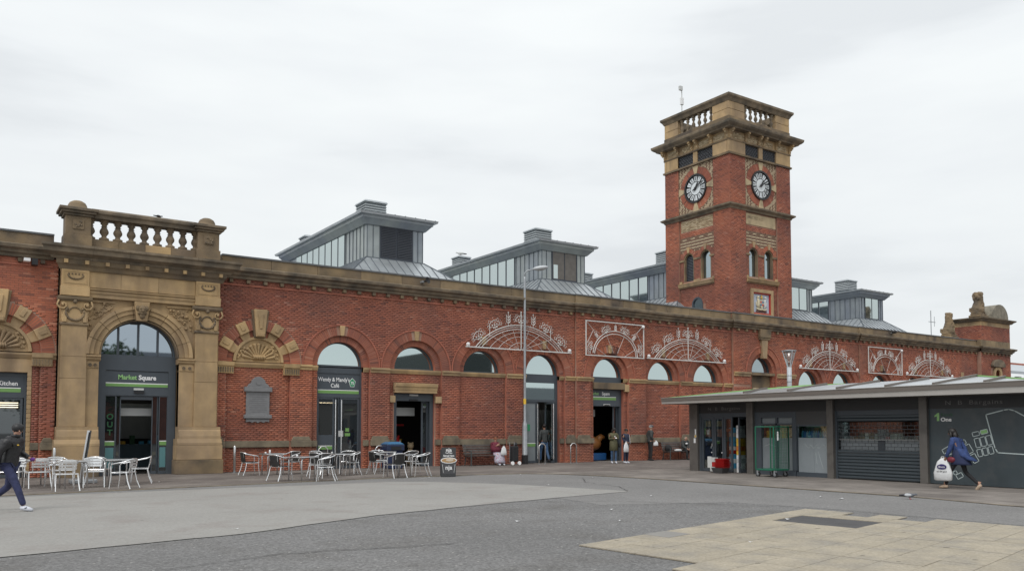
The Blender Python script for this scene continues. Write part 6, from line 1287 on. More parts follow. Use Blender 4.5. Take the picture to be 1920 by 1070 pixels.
# roll cage trolley
cg = thing('roll_cage', 'green wire roll cage trolley parked against the kiosk window', 'roll cage', (22.9, 18.3, 0)); gm = M['cagegreen']
cx0, cx1, cy0, cy1 = 22.52, 23.28, 17.92, 18.66
MB().wbox(cx0, cx1, cy0, cy1, .22, .27).build('base_frame', gm, cg, bevel=.01)
for x_, y_ in ((cx0, cy1), (cx0, cy0), (cx1, cy1), (cx1, cy0), (cx1, cy0)): MB().tube([(x_, y_, .25), (x_, y_, 1.66)], .022, 6).build('upright', gm, cg)
MB().tube([(cx0, cy1, 1.66), (cx0, cy0, 1.66)], .022, 6).tube([(cx1, cy1, 1.66), (cx1, cy0, 1.66)], .022, 6).tube([(cx0, cy1, 1.66), (cx1, cy1, 1.66)], .022, 6).tube([(cx0, cy0, 1.66), (cx1, cy0, 1.66)], .022, 6).build('top_rail', gm, cg)
q = MB()
for k in range(24): z = .32 + k * .055; q.tube([(cx1, cy0, z), (cx1, cy1, z)], .0035, 3)
for k in range(11): y_ = cy0 + k * .072; q.tube([(cx1, y_, .27), (cx1, y_, 1.66)], .0035, 3)
q.build('rear_mesh', gm, cg); q = MB()
for k in range(9): x_ = cx0 + .08 * k; q.tube([(x_, cy0, .27), (x_, cy0, 1.66)], .004, 3)
for k in range(12): q.tube([(cx0, cy0, .35 + .11 * k), (cx1, cy0, .35 + .11 * k)], .004, 3)
q.build('side_mesh', gm, cg)
for x_, y_ in ((cx0 + .05, cy1 - .05), (cx0 + .05, cy0), (cx1 - .05, cy0 + .1), (cx1 - .05, cy1 - .1)):
    w_ = MB().lathe([(.03, -.02), (.085, -.022), (.09, 0), (.085, .022), (.03, .02)], n=14); w_.xf(Matrix.Translation((x_, y_, .09)) @ Matrix.Rotation(R(90), 4, 'Y') @ Matrix.Rotation(.2, 4, 'Y')); wo = w_.build('wheel', M['black'], cg)
    h_ = MB().lathe([(.01, -.03), (.045, -.028), (.045, .028), (.01, .03)], n=10); h_.xf(Matrix.Translation((x_, y_, .09)) @ Matrix.Rotation(R(90), 4, 'Y')); h_.build('rim', M['galv'], wo); MB().wbox(x_ - .04, x_ - .032, y_ - .03, y_ + .03, .08, .23).wbox(x_ + .032, x_ + .04, y_ - .03, y_ + .03, .08, .23).build('castor_fork', M['galv'], wo)
MB().wbox(cx1 - .03, cx1 - .01, 18.3, 18.36, 1.2, 1.5).build('cage_tag', M['white'], cg)
# baskets by the kiosk door
bs = thing('shopping_basket_stack', 'stack of red shopping baskets beside the kiosk door', 'shopping baskets', (23.3, 20.72, 0))
MB().add([Vector((23.1 + dx, 20.72 + dy, z)) for z, s_ in ((.02, .15), (.2, .2)) for dx, dy in ((-s_, -s_ * 1.3), (s_, -s_ * 1.3), (s_, s_ * 1.3), (-s_, s_ * 1.3))], [(0, 1, 2, 3), (4, 7, 6, 5), (0, 4, 5, 1), (1, 5, 6, 2), (2, 6, 7, 3), (3, 7, 4, 0)]).build('dark_basket', M['kiosk_dark2'], bs)
for k in range(6):
    z = .2 + k * .055; MB().add([Vector((23.1 + dx, 20.66 + dy, z_)) for z_, s_ in ((z, .14), (z + .05, .185)) for dx, dy in ((-s_, -s_ * 1.5), (s_, -s_ * 1.5), (s_, s_ * 1.1), (-s_, s_ * 1.1))], [(0, 1, 2, 3), (4, 7, 6, 5), (0, 4, 5, 1), (1, 5, 6, 2), (2, 6, 7, 3), (3, 7, 4, 0)]).build('basket', M['red'], bs)
MB().wbox(22.9, 22.91, 20.95, 21.15, .2, .6).build('basket_notice', M['offwhite'], bs)
rp = thing('red_parcel', 'red and white packs standing on the floor just left of the red baskets', 'packs', (23.4, 21.2, 0)); 
for k in range(3): MB().wbox(23.3, 23.45, 21.15, 21.4, .05 + k * .17, .21 + k * .17).build('pack', (M['offwhite'], M['red'], M['offwhite'])[k], rp)
# ------------------------------------------------------------------ street lamps
lp_ = thing('street_lamp', 'tall grey street lamp column with a curved bracket arm in front of the hall', 'street lamp', (21.75, 31.0, 0)); lx, ly = 21.75, 31.0
MB().lathe([(.13, 0), (.13, .42), (.115, .45), (.115, 1.7), (.105, 1.8), (.062, 1.95), (.058, 3), (.052, 8.4), (.048, 8.5)], lx, ly, 14).build('column', M['galv'], lp_, smooth=True)
MB().lathe([(.15, 0), (.15, .42)], lx, ly, 14).build('base_sleeve', M['black'], lp_); MB().lathe([(.064, 3.05 - .35), (.064, 2.95)], lx, ly, 14).build('yellow_band', M['yellow'], lp_)
arm_d = Vector((.827, -.562, 0)); b0 = Vector((lx, ly, 8.45))
MB().tube([b0, b0 + Vector((0, 0, .22)), b0 + arm_d * .12 + Vector((0, 0, .32)), b0 + arm_d * .45 + Vector((0, 0, .40))], .032, 8).build('bracket_arm', M['galv'], lp_, smooth=True)
hc = b0 + arm_d * .72 + Vector((0, 0, .45)); q = MB().ball((0, 0, 0), .36, 14, 8, 1, .42, .28); q.xf(Matrix.Translation(hc) @ Matrix.Rotation(R(-34), 4, 'Z') @ Matrix.Rotation(R(-8), 4, 'Y')); q.build('lantern_head', mat('pale_grey_head', (.5, .52, .54), .4), lp_, smooth=True)
q = MB().ball((0, 0, -.045), .27, 12, 6, 1, .45, .3); q.xf(Matrix.Translation(hc) @ Matrix.Rotation(R(-34), 4, 'Z') @ Matrix.Rotation(R(-8), 4, 'Y')); q.build('diffuser', mat('frosted_bowl', (.4, .42, .42), .3), lp_, smooth=True)
l2 = thing('street_lamp', 'pale lamp post with a cone-shaped four-arm head behind the kiosk roof', 'street lamp', (36, 27.6, 0)); x_, y_ = 36.0, 27.6
MB().lathe([(.13, 0), (.12, 3.9), (.12, 4.75)], x_, y_, 12).build('column', M['pale_post'], l2, smooth=True); MB().lathe([(.128, 3.98), (.128, 4.02)], x_, y_, 12).lathe([(.128, 4.3), (.128, 4.33)], x_, y_, 12).build('collar', M['galv'], l2)
MB().lathe([(.06, 5.52), (.36, 5.57), (.38, 5.62), (.06, 5.66)], x_, y_, 16).build('top_disc', M['pale_post'], l2, smooth=False)
for k in range(4):
    a = R(45 + 90 * k + 20); MB().tube([(x_ + .08 * math.cos(a), y_ + .08 * math.sin(a), 4.7), (x_ + .14 * math.cos(a), y_ + .14 * math.sin(a), 4.9), (x_ + .36 * math.cos(a), y_ + .36 * math.sin(a), 5.58)], .022, 6).build('arm', M['pale_post'], l2)
MB().lathe([(.05, 4.75), (.32, 5.5)], x_, y_, 16).build('glass_cone', M['clear'], l2, smooth=True)
# ------------------------------------------------------------------ hoops, posts, bin, signs
def hoop(x, y, label, h=.92, w_=.34, ang=0, dbl=False):
    t = thing('steel_hoop', label, 'barrier hoop', (x, y, 0), 'stainless steel hoops beside the doorways'); d = Vector((math.cos(ang), math.sin(ang), 0)); o = Vector((x, y, 0))
    MB().tube([o - d * w_ / 2, o - d * w_ / 2 + Vector((0, 0, h - .1)), o - d * (w_ / 2 - .1) + Vector((0, 0, h)), o + d * (w_ / 2 - .1) + Vector((0, 0, h)), o + d * w_ / 2 + Vector((0, 0, h - .1)), o + d * w_ / 2], .026, 8).build('hoop_tube', M['steel'], t, smooth=True)
    MB().prism([(x - w_ / 2 + .03, .08), (x + w_ / 2 - .03, .08), (x + w_ / 2 - .03, h - .08), (x - w_ / 2 + .03, h - .08)], 0, .001) if False else None
    for s in (-1, 1): p = o + d * s * w_ / 2; MB().lathe([(.05, .008), (.05, .02)], p.x, p.y, 10).build('base_plate', M['galv'], t)
hoop(12.0, 30.45, 'steel hoop at the left side of the cafe door'); hoop(14.35, 30.45, 'steel hoop between the cafe door and the blue bin')
hoop(22.35, 30.5, 'steel hoop just right of the tall street lamp, at the open glass doors'); hoop(24.15, 30.5, 'steel hoop against the brick pier right of the open glass doors')
for x_, y_, lb in ((3.0, 30.6, 'thin steel post at the left foot of the stone entrance'), (8.75, 30.7, 'thin steel post at the brick wall right of the stone entrance')):
    t = thing('steel_post', lb, 'post', (x_, y_, 0)); MB().lathe([(.045, 0), (.045, .95), (.02, 1.0)], x_, y_, 10).build('post_tube', M['steel'], t, smooth=True); MB().lathe([(.08, .008), (.08, .02)], x_, y_, 10).build('base_plate', M['galv'], t)
MB().ball((8.95, 30.9, .12), .08, 8, 6).build('x', M['black']) if False else None
bn = thing('litter_bin', 'dark blue litter bin with a domed lid at the open doorway', 'bin', (14.85, 30.3, 0))
MB().wbox(14.5, 15.15, 30.0, 30.6, .02, .72).build('bin_body', M['navy'], bn, bevel=.03); MB().wbox(14.45, 15.2, 29.95, 30.65, .72, .98).build('bin_hood', M['navy'], bn, bevel=.03); MB().add([Vector((14.45 + .75 * i, 29.95 + .7 * j, .98)) for i, j in ((0, 0), (1, 0), (1, 1), (0, 1))] + [Vector((14.6 + .45 * i, 30.1 + .4 * j, 1.08)) for i, j in ((0, 0), (1, 0), (1, 1), (0, 1))], [(0, 1, 2, 3), (4, 7, 6, 5), (0, 4, 5, 1), (1, 5, 6, 2), (2, 6, 7, 3), (3, 7, 4, 0)]).build('bin_lid', mat('blue_lid', (.05, .16, .30), .4), bn, bevel=.02)
MB().wbox(14.6, 15.05, 29.945, 29.96, .76, .9).build('bin_slot', M['black'], bn); MB().wbox(14.72, 14.8, 29.94, 29.95, .6, .7).build('bin_sticker', M['white'], bn)
# pavement sign with the cup
Fa = Frame((13.93, 24.25, 0), (.93, -.37, 0), (-.37, -.93, 0)); ab = thing('pavement_sign', 'small dark pavement sign with a coffee cup picture', 'pavement sign', (13.93, 24.25, 0))
bd = MB(Fa).box(-.24, .24, .03, .98, -.03, 0).build('board', M['sign_dark'], ab); MB(Fa).box(-.24, .24, .03, .9, -.34, -.31).box(-.24, .24, .012, .04, -.34, 0).build('rear_board', M['sign_dark'], ab)
MB(Fa).prism([(-.26, .52), (.26, .52), (.2, .1), (-.2, .1)], 0, .006).build('cup_print', M['cup_dark'], bd)
MB(Fa).disc(0, .55, .27, .006, .012, 28, ry=.10).build('cup_rim', M['white'], bd); MB(Fa).disc(0, .55, .24, .012, .016, 28, ry=.075).build('coffee_print', mat('coffee', (.42, .26, .12), .6), bd); MB(Fa).disc(.03, .565, .13, .016, .02, 20, ry=.045).build('foam_print', mat('foam', (.6, .52, .42), .6), bd)
MB(Fa).prism([(-.22, .42), (-.205, .42), (-.17, .14), (-.18, .14)], .006, .009).prism([(.22, .42), (.205, .42), (.17, .14), (.18, .14)], .006, .009).build('cup_highlight', M['offwhite'], bd)
text('nja', 'lettering', Fa, 0, .84, .002, .17, M['white'], bd, 'CENTER', bold=.004); text('You Nice', 'lettering', Fa, 0, .775, .002, .06, M['white'], bd, 'CENTER', bold=.002); text('Served Here', 'lettering', Fa, 0, .68, .002, .075, M['white'], bd, 'CENTER', bold=.003, sx=.95); text('nja', 'lettering', Fa, 0, .25, .009, .2, M['white'], bd, 'CENTER', bold=.004)
# leaning poster stand among the aluminium chairs
ps = thing('poster_stand', 'thin leaning aluminium poster stand seen edge-on among the silver chairs', 'poster stand', (3.6, 27.4, 0))
MB().add([Vector(p) for p in ((3.30, 27.2, .04), (3.42, 27.75, .04), (3.62, 27.75, 1.55), (3.50, 27.2, 1.55), (3.37, 27.19, .04), (3.49, 27.74, .04), (3.69, 27.74, 1.55), (3.57, 27.19, 1.55))], [(0, 1, 2, 3), (4, 7, 6, 5), (0, 4, 5, 1), (1, 5, 6, 2), (2, 6, 7, 3), (3, 7, 4, 0)]).build('display_board', M['alu'], ps)
MB().add([Vector(p) for p in ((3.345, 27.16, .1), (3.395, 27.16, .1), (3.585, 27.16, 1.5), (3.535, 27.16, 1.5))], [(0, 1, 2, 3)]).build('board_edge', M['black'], ps); MB().wbox(3.1, 3.8, 27.2, 27.75, .01, .12).build('base_box', M['galv'], ps, bevel=.02)
# ------------------------------------------------------------------ benches
def bench(x0, x1, y, label, drop=()):
    t = thing('bench', label, 'bench', ((x0 + x1) / 2, y, 0))
    for x_ in (x0 + .12, x1 - .12):
        MB().tube([(x_, y - .42, .0), (x_, y - .42, .62), (x_, y - .05, .66)], .028, 6).tube([(x_, y - .42, .42), (x_, y + .02, .40)], .028, 6).tube([(x_, y + .12, 0), (x_, y + .02, .4), (x_, y + .14, .9)], .028, 6).build('end_frame', M['bench_metal'], t)
    for k in range(4): MB().wbox(x0, x1, y - .42 + k * .115, y - .33 + k * .115, .425, .45).build('seat_slat', M['wood'], t, bevel=.005)
    for k in range(4): MB().add([Vector(p) for p in ((x0, y + .0 + .035 * k, .50 + .11 * k), (x1, y + .0 + .035 * k, .50 + .11 * k), (x1, y + .03 + .035 * k, .585 + .11 * k), (x0, y + .03 + .035 * k, .585 + .11 * k), (x0, y + .025 + .035 * k, .50 + .11 * k), (x1, y + .025 + .035 * k, .50 + .11 * k), (x1, y + .055 + .035 * k, .585 + .11 * k), (x0, y + .055 + .035 * k, .585 + .11 * k))], [(0, 1, 2, 3), (4, 7, 6, 5), (0, 4, 5, 1), (1, 5, 6, 2), (2, 6, 7, 3), (3, 7, 4, 0)]).build('back_slat', M['wood'], t)
bench(18.55, 20.35, 31.0, 'dark slatted bench against the wall left of the tall street lamp'); bench(30.3, 32.3, 31.0, 'dark slatted bench against the wall next to the kiosk end')
# ------------------------------------------------------------------ cafe chairs and tables
def chair_proto(kind):
    t = thing('cafe_chair', None, 'chair', (0, 0, 0)); m = M['tubemetal']
    for s in (-1, 1):
        MB().tube([(s * .25, -.17, .44), (s * .265, -.22, .2), (s * .28, -.30, 0)], .0155, 6).build('leg', m, t); MB().tube([(s * .25, .24, .60), (s * .25, .23, .3), (s * .255, .27, 0)], .0155, 6).build('leg', m, t)
    MB().tube([(-.25, .24, .60), (-.255, .2, .655), (-.26, .05, .68), (-.26, -.15, .72), (-.22, -.25, .765), (-.1, -.28, .785), (.1, -.28, .785), (.22, -.25, .765), (.26, -.15, .72), (.26, .05, .68), (.255, .2, .655), (.25, .24, .60)], .0165, 6).build('arm_loop', m, t, smooth=True)
    MB().tube([(-.25, .22, .425), (.25, .22, .425), (.25, -.2, .425), (-.25, -.2, .425)], .0145, 6, closed=True).build('seat_frame', m, t)
    for s in (-1, 1): MB().tube([(s * .17, -.2, .42), (s * .18, -.245, .6), (s * .19, -.265, .78)], .0125, 6).build('back_upright', m, t)
    if kind == 'alu':
        for k in range(5): MB().wbox(-.235, .235, -.2 + k * .085, -.2 + k * .085 + .072, .435, .447).build('seat_slat', m, t)
        for k in range(3):
            z = .55 + k * .075; q = MB(); n = 6; P = []
            for i in range(n + 1): x_ = -.21 + .42 * i / n; y_ = -.232 - .012 * k - .025 * (1 - (x_ / .21) ** 2); P += [Vector((x_, y_, z)), Vector((x_, y_ - .008, z)), Vector((x_, y_ - .013, z + .055)), Vector((x_, y_ - .005, z + .055))]
            q.add(P, [(4 * i + a, 4 * i + (a + 1) % 4, 4 * i + 4 + (a + 1) % 4, 4 * i + 4 + a) for i in range(n) for a in range(4)]).build('back_slat', m, t)
    else:
        MB().wbox(-.235, .235, -.2, .22, .43, .455).build('seat', M['wicker'], t, bevel=.01); q = MB(); n = 8; P = []
        for i in range(n + 1): x_ = -.23 + .46 * i / n; y_ = -.23 - .05 * (1 - (x_ / .23) ** 2); P += [Vector((x_, y_ + .03, .46)), Vector((x_, y_ + .01, .46)), Vector((x_, y_ - .025, .765)), Vector((x_, y_ - .005, .765))]
        q.add(P, [(4 * i + a, 4 * i + (a + 1) % 4, 4 * i + 4 + (a + 1) % 4, 4 * i + 4 + a) for i in range(n) for a in range(4)]).build('backrest', M['wicker'], t)
    return t
def table_proto():
    t = thing('cafe_table', None, 'table', (0, 0, 0)); MB().wbox(-.35, .35, -.35, .35, .71, .735).build('tabletop', M['tabletop'], t, bevel=.008)
    MB().tube([(-.35, -.35, .722), (.35, -.35, .722), (.35, .35, .722), (-.35, .35, .722)], .015, 6, closed=True).build('edge_trim', M['alu'], t)
    for a in (-1, 1):
        for b in (-1, 1): MB().tube([(a * .08, b * .27, .70), (a * .24, b * .27, .68), (a * .27, b * .27, .62), (a * .27, b * .27, 0)], .02, 6).build('leg', M['alu'], t, smooth=True)
    return t
def place(proto, first, x, y, rz, label, group):
    o = proto if first else copy_tree(proto); o.location = (x, y, .012 if y > 24 or x > 3 else .012); o.rotation_euler = (0, 0, R(rz)); o['label'] = label; o['group'] = group; o['category'] = proto['category']; return o
ca = chair_proto('alu'); cb2 = chair_proto('wicker'); tb = table_proto()
# chair faces +Y locally; rz turns it
ALU = [(1.62, 26.3, 150, 'silver slatted chair half hidden behind the walking man'), (2.15, 25.85, 10, 'silver chair with its back to us, just right of the walking man'), (2.65, 24.3, 5, 'front silver chair with its back to us at the nearer left table'),
       (3.45, 25.4, 175, 'silver chair facing us behind the nearest silver table'), (2.75, 26.6, 200, 'silver chair on the far side of the left table by the stone base'), (4.05, 24.4, 55, 'silver chair turned sideways at the front right of the silver group'), (3.75, 26.6, -30, 'silver chair between the two tables under the poster stand'), (4.85, 26.5, 78, 'silver chair alone at the right edge, nearest the automatic doors')]
for i, (x_, y_, a, lb) in enumerate(ALU): place(ca, i == 0, x_, y_, a, lb, 'aluminium chairs outside the stone entrance')
WICK = [(8.75, 28.9, -90, 'leftmost black wicker chair, side-on by the brick wall'), (10.2, 28.9, 120, 'black wicker chair on the far right of the leftmost table'), (8.6, 25.3, -70, 'black wicker chair at the front left with bright legs'), (9.75, 24.45, 62, 'black wicker chair with its back to us, front centre of the group'), (10.15, 25.9, 120, 'black wicker chair behind the front centre chair'),
        (10.5, 27.0, -60, 'black wicker chair left of the middle table'), (11.75, 27.2, 80, 'black wicker chair with slanting legs right of the middle table'), (12.0, 28.1, 150, 'black wicker chair in front of the cafe door'), (11.1, 28.6, 190, 'black wicker chair on the far side of the middle table'), (12.75, 27.2, -85, 'black wicker chair left of the right-hand tables'), (12.15, 24.65, 15, 'black wicker chair with its back to us at the right-hand table'),
        (13.35, 25.1, 75, 'rightmost black wicker chair with slanting legs, nearest the cup sign'), (13.9, 27.0, 120, 'black wicker chair behind the rightmost one'), (13.35, 28.4, 170, 'black wicker chair on the far side near the blue bin')]
for i, (x_, y_, a, lb) in enumerate(WICK): place(cb2, i == 0, x_, y_, a, lb, 'black wicker chairs outside the cafe')
TAB = [(2.1, 26.9, 5, 'silver table behind the walking man', 'a'), (2.95, 25.3, 8, 'silver table in the middle of the silver chairs', 'a'), (4.1, 25.7, 0, 'silver table right of the poster stand', 'a'), (9.45, 28.6, 3, 'grey table against the wall at the left of the black chairs', 'b'), (9.15, 24.95, 25, 'grey front table among the left black chairs', 'b'), (11.2, 27.0, 12, 'grey middle table in front of the cafe door', 'b'), (12.55, 25.15, 15, 'grey table of the right-hand black chairs, nearer', 'b'), (13.6, 28.6, 8, 'grey table by the steel hoop and blue bin', 'b')]
for i, (x_, y_, a, lb, g) in enumerate(TAB): place(tb, i == 0, x_, y_, a, lb, 'aluminium cafe tables')
for x_, y_, h_, m_, nm, lb in ((9.35, 28.6, .13, 'white', 'sauce_bottle', 'small white bottle on the leftmost grey table'), (9.0, 24.95, .06, 'white', 'salt_pot', 'small white pot on the front grey table'), (11.0, 27.1, .07, 'offwhite', 'salt_pot', 'small pot on the middle grey table'), (13.4, 28.5, .09, 'white', 'paper_cup', 'white paper cup on the table by the blue bin'), (9.25, 28.75, .05, 'white', 'salt_pot', 'tiny pot behind the bottle on the leftmost table'), (12.4, 25.2, .05, 'offwhite', 'ashtray', 'low pale ashtray on the right-hand table')):
    o = MB().lathe([(.03, 0), (.035, h_ * .7), (.015, h_)], x_, y_, 8, .748).build(nm, M[m_], None, smooth=True); tag(o, lb, nm.replace('_', ' '))
# things inside the doorways
tg = thing('toy_figure', 'pale striped toy animal figure standing inside the open doorway', 'toy figure', (16.95, 32.9, 0)); q = MB()
q.tube([(16.95, 32.9, .05), (16.95, 32.9, .4), (16.95, 32.88, .7)], [.16, .19, .12], 10).ball((16.95, 32.85, .84), .15, 10, 8).ball((16.85, 32.85, .97), .05, 6, 4).ball((17.05, 32.85, .97), .05, 6, 4).tube([(16.82, 32.8, .6), (16.78, 32.7, .4)], .05, 6).tube([(17.08, 32.8, .6), (17.12, 32.7, .4)], .05, 6); q.build('body', mat('toy_cream', (.55, .42, .26), .7), tg, smooth=True)
for k in range(4): MB().lathe([(.185, 0), (.185, .03)], 16.95, 32.9, 10, .2 + .1 * k).build('stripe', M['black'], tg)
for x_, y_, z, s_, m_, lb in ((15.75, 33.0, .7, .22, 'blue', 'blue balloon hanging inside the open doorway'), (16.35, 32.9, .38, .26, 'yellow', 'yellow rounded toy inside the open doorway'), (16.0, 32.7, .2, .15, 'green_dark', 'green toy low inside the open doorway')):
    tag(MB().ball((x_, y_, z), s_, 10, 8, 1, 1, 1.2).build('balloon' if 'balloon' in lb else 'round_toy', M[m_], None, smooth=True), lb, 'toy')
tag(MB().tube([(16.1, 32.9, .5), (16.3, 32.95, .95), (16.45, 33.0, 1.3)], [.14, .12, .04], 8).build('striped_cone_toy', M['red'], None, smooth=True), 'red and white pointed toy inside the open doorway', 'toy')
tag(MB().tube([(16.22, 32.75, .5), (16.36, 32.8, .85), (16.45, 32.85, 1.1)], [.10, .08, .02], 8).build('white_cone_toy', M['white'], None, smooth=True), 'white pointed toy leaning against the red one in the doorway', 'toy')
rl = tag(MB().wbox(15.75, 17.0, 33.6, 33.62, 1.72, 1.8).build('red_sign_strip', M['red'], None), 'red strip sign deep inside the open doorway', 'sign')
rd = thing('kiddie_ride', 'brown and yellow coin ride on a blue base inside the Market Square doorway', 'ride', (27.0, 32.6, 0))
MB().wbox(26.3, 27.6, 32.2, 33.0, .02, .38).build('ride_base', M['blue'], rd, bevel=.03); q = MB().ball((27.0, 32.6, .85), .42, 12, 8, 1.25, .8, .85).tube([(27.3, 32.6, 1.0), (27.6, 32.6, 1.2), (27.75, 32.55, 1.15)], [.2, .15, .08], 8).build('ride_body', mat('ride_brown', (.35, .14, .04), .4), rd, smooth=True); MB().ball((26.6, 32.3, .65), .22, 8, 6, 1, .6, .8).ball((26.75, 32.5, 1.4), .16, 8, 6, 1.5, 1, .7).build('ride_seat', M['yellow'], rd, smooth=True)
# ------------------------------------------------------------------ people
def skin(name, V_, E_, m, parent, T, sub=1, root=0, sq=1.0):
    me = bpy.data.meshes.new(name); me.from_pydata([tuple(Vector(v[:3])) for v in V_], E_, []); me.materials.append(m)
    o = bpy.data.objects.new(name, me); C.objects.link(o); o.parent = parent; o.matrix_local = T
    s_ = o.modifiers.new('skin', 'SKIN'); s_.use_smooth_shade = True
    if not me.skin_vertices: return o
    for i, v in enumerate(V_):
        r_ = v[3]; d = me.skin_vertices[0].data[i]; d.radius = (r_, r_) if not isinstance(r_, tuple) else r_; d.use_root = (i == root)
    if sub: ss = o.modifiers.new('sub', 'SUBSURF'); ss.levels = ss.render_levels = sub
    return o
ST = dict(pel=(0, 0, .93), wst=(0, 0, 1.06), cst=(0.01, 0, 1.28), nck=(0.01, 0, 1.46), hd=(.03, 0, 1.60), top=(.02, 0, 1.68),
          shL=(0, .18, 1.40), shR=(0, -.18, 1.40), elL=(-.02, .23, 1.13), elR=(-.02, -.23, 1.13), wrL=(.05, .22, .90), wrR=(.05, -.22, .90),
          hpL=(0, .09, .90), hpR=(0, -.09, .90), knL=(.02, .10, .50), knR=(.02, -.10, .50), anL=(-.02, .10, .09), anR=(-.02, -.10, .09))
def person(label, x, y, az, s=1.0, pose=None, top=None, bottom=None, shoes=None, sk=None, hair=None, z=.012, bulk=1.0, topr=1.0, legr=1.0, sleeve=True, hairf=None, cap=None, gloves=None):
    t = thing('person', label, 'person', (x, y, z)); T = Matrix.Rotation(R(az), 4, 'Z') @ Matrix.Scale(s, 4)
    P = {k: Vector(v) for k, v in {**ST, **(pose or {})}.items()}; sk = sk or M['skin']
    V_ = []; E_ = []; ix = {}
    def v(k, p, r_): V_.append((p[0], p[1], p[2], r_)); ix[k] = len(V_) - 1; return len(V_) - 1
    def e(a, b): E_.append((ix[a], ix[b]))
    v('pel', P['pel'], .11); v('wst', P['wst'], .105); v('cst', P['cst'], .115); v('nck', P['nck'], .055); v('jaw', P['nck'].lerp(P['hd'], .55) + Vector((.012, 0, 0)), .062); v('hd', P['hd'], .082); v('top', P['top'], .066)
    for a, b in (('pel', 'wst'), ('wst', 'cst'), ('cst', 'nck'), ('nck', 'jaw'), ('jaw', 'hd'), ('hd', 'top')): e(a, b)
    for S_ in 'LR':
        v('sh' + S_, P['sh' + S_], .055); v('el' + S_, P['el' + S_], .04); v('wr' + S_, P['wr' + S_], .026); d = (P['wr' + S_] - P['el' + S_]).normalized(); side = Vector((0, 1 if S_ == 'L' else -1, 0)); sd_ = (side - d * side.dot(d)); sd_ = sd_.normalized() if sd_.length > .1 else Vector((1, 0, 0)); nr = d.cross(sd_)
        pm = P['wr' + S_] + d * .06; v('pm' + S_, pm, (.022, .03)); e('cst', 'sh' + S_); e('sh' + S_, 'el' + S_); e('el' + S_, 'wr' + S_); e('wr' + S_, 'pm' + S_)
        for k in range(4):
            off = nr * (.026 * (k - 1.5)); L_ = (.045, .055, .05, .038)[k]
            v('f%d%s' % (k, S_), pm + d * .035 + off, .0095); v('g%d%s' % (k, S_), pm + d * (.035 + L_) + off - sd_ * .018, .008); e('pm' + S_, 'f%d%s' % (k, S_)); e('f%d%s' % (k, S_), 'g%d%s' % (k, S_))
        v('th' + S_, pm - d * .02 + nr * .04, .0105); v('ti' + S_, pm + d * .02 + nr * .055, .009); e('pm' + S_, 'th' + S_); e('th' + S_, 'ti' + S_)
        v('hp' + S_, P['hp' + S_], .085); v('kn' + S_, P['kn' + S_], .055); v('an' + S_, P['an' + S_], .036); e('pel', 'hp' + S_); e('hp' + S_, 'kn' + S_); e('kn' + S_, 'an' + S_)
    skin('body', V_, E_, sk, t, T)
    # face
    f = (pose or {}).get('face', (1, 0, -.05)); f = Vector(f).normalized(); lr = Vector((0, 0, 1)).cross(f).normalized(); up = f.cross(lr); h = P['hd']
    def part(nm, q, m): 
        q.xf(T @ Matrix.Identity(4)); o_ = bpy.data.objects.new(nm, q.mesh(nm, m, smooth=True)); C.objects.link(o_); o_.parent = t; return o_
    part('nose', MB().tube([h + f * .072 + up * .012, h + f * .098 - up * .018, h + f * .080 - up * .028], [.008, .013, .010], 6), sk)
    for s_ in (-1, 1): part('eye', MB().ball(h + f * .074 + lr * s_ * .03 + up * .012, .0095, 6, 4), M['hair']); part('ear', MB().ball(h + lr * s_ * .078 - up * .01 - f * .005, .02, 6, 5, .6, .6, 1.3), sk)
    part('mouth', MB().tube([h + f * .076 - up * .045 - lr * .02, h + f * .082 - up * .046, h + f * .076 - up * .045 + lr * .02], .006, 5), M['lips'])
    # clothes
    if bottom:
        V_, E_ = [], []; ix.clear(); v('pel', P['pel'] + Vector((0, 0, .03)), (.13 * bulk, .12 * bulk))
        for S_ in 'LR':
            v('hp' + S_, P['hp' + S_] - Vector((0, 0, .03)), .098 * legr); mid = P['hp' + S_].lerp(P['kn' + S_], .5); v('md' + S_, mid, .088 * legr); v('kn' + S_, P['kn' + S_], .072 * legr); v('cf' + S_, P['kn' + S_].lerp(P['an' + S_], .5), .062 * legr); v('an' + S_, P['an' + S_] + (P['kn' + S_] - P['an' + S_]).normalized() * .0, .056 * legr)
            e('pel', 'hp' + S_); e('hp' + S_, 'md' + S_); e('md' + S_, 'kn' + S_); e('kn' + S_, 'cf' + S_); e('cf' + S_, 'an' + S_)
        skin('trousers', V_, E_, bottom, t, T)
    if top:
        V_, E_ = [], []; ix.clear(); v('wst', P['wst'], (.15 * topr, .135 * topr)); v('hem', P['pel'] + Vector((0, 0, -.04)), (.15 * topr, .14 * topr)); v('cst', P['cst'], (.155 * topr, .14 * topr)); v('uch', P['cst'].lerp(P['nck'], .55), (.125 * topr, .10 * topr)); v('col', P['nck'] + Vector((0, 0, .005)), .068 * topr)
        e('wst', 'hem'); e('wst', 'cst'); e('cst', 'uch'); e('uch', 'col')
        for S_ in 'LR':
            v('sh' + S_, P['sh' + S_], .075 * topr); v('el' + S_, P['el' + S_], .06 * topr); v('wr' + S_, P['wr' + S_] - (P['wr' + S_] - P['el' + S_]).normalized() * .02, .045 * topr); e('uch', 'sh' + S_); e('sh' + S_, 'el' + S_); e('el' + S_, 'wr' + S_)
        skin('jacket', V_, E_, top, t, T)
    for S_ in 'LR':
        if shoes:
            fd = Vector((pose or {}).get('toe' + S_, (1, 0, -.12))).normalized(); a = P['an' + S_]
            part('shoe', MB().tube([a - fd * .06 + Vector((0, 0, -.045)), a + fd * .0 + Vector((0, 0, -.035)), a + fd * .09 + Vector((0, 0, -.045)), a + fd * .17 + Vector((0, 0, -.055))], [.038, .048, .045, .028], 8), shoes)
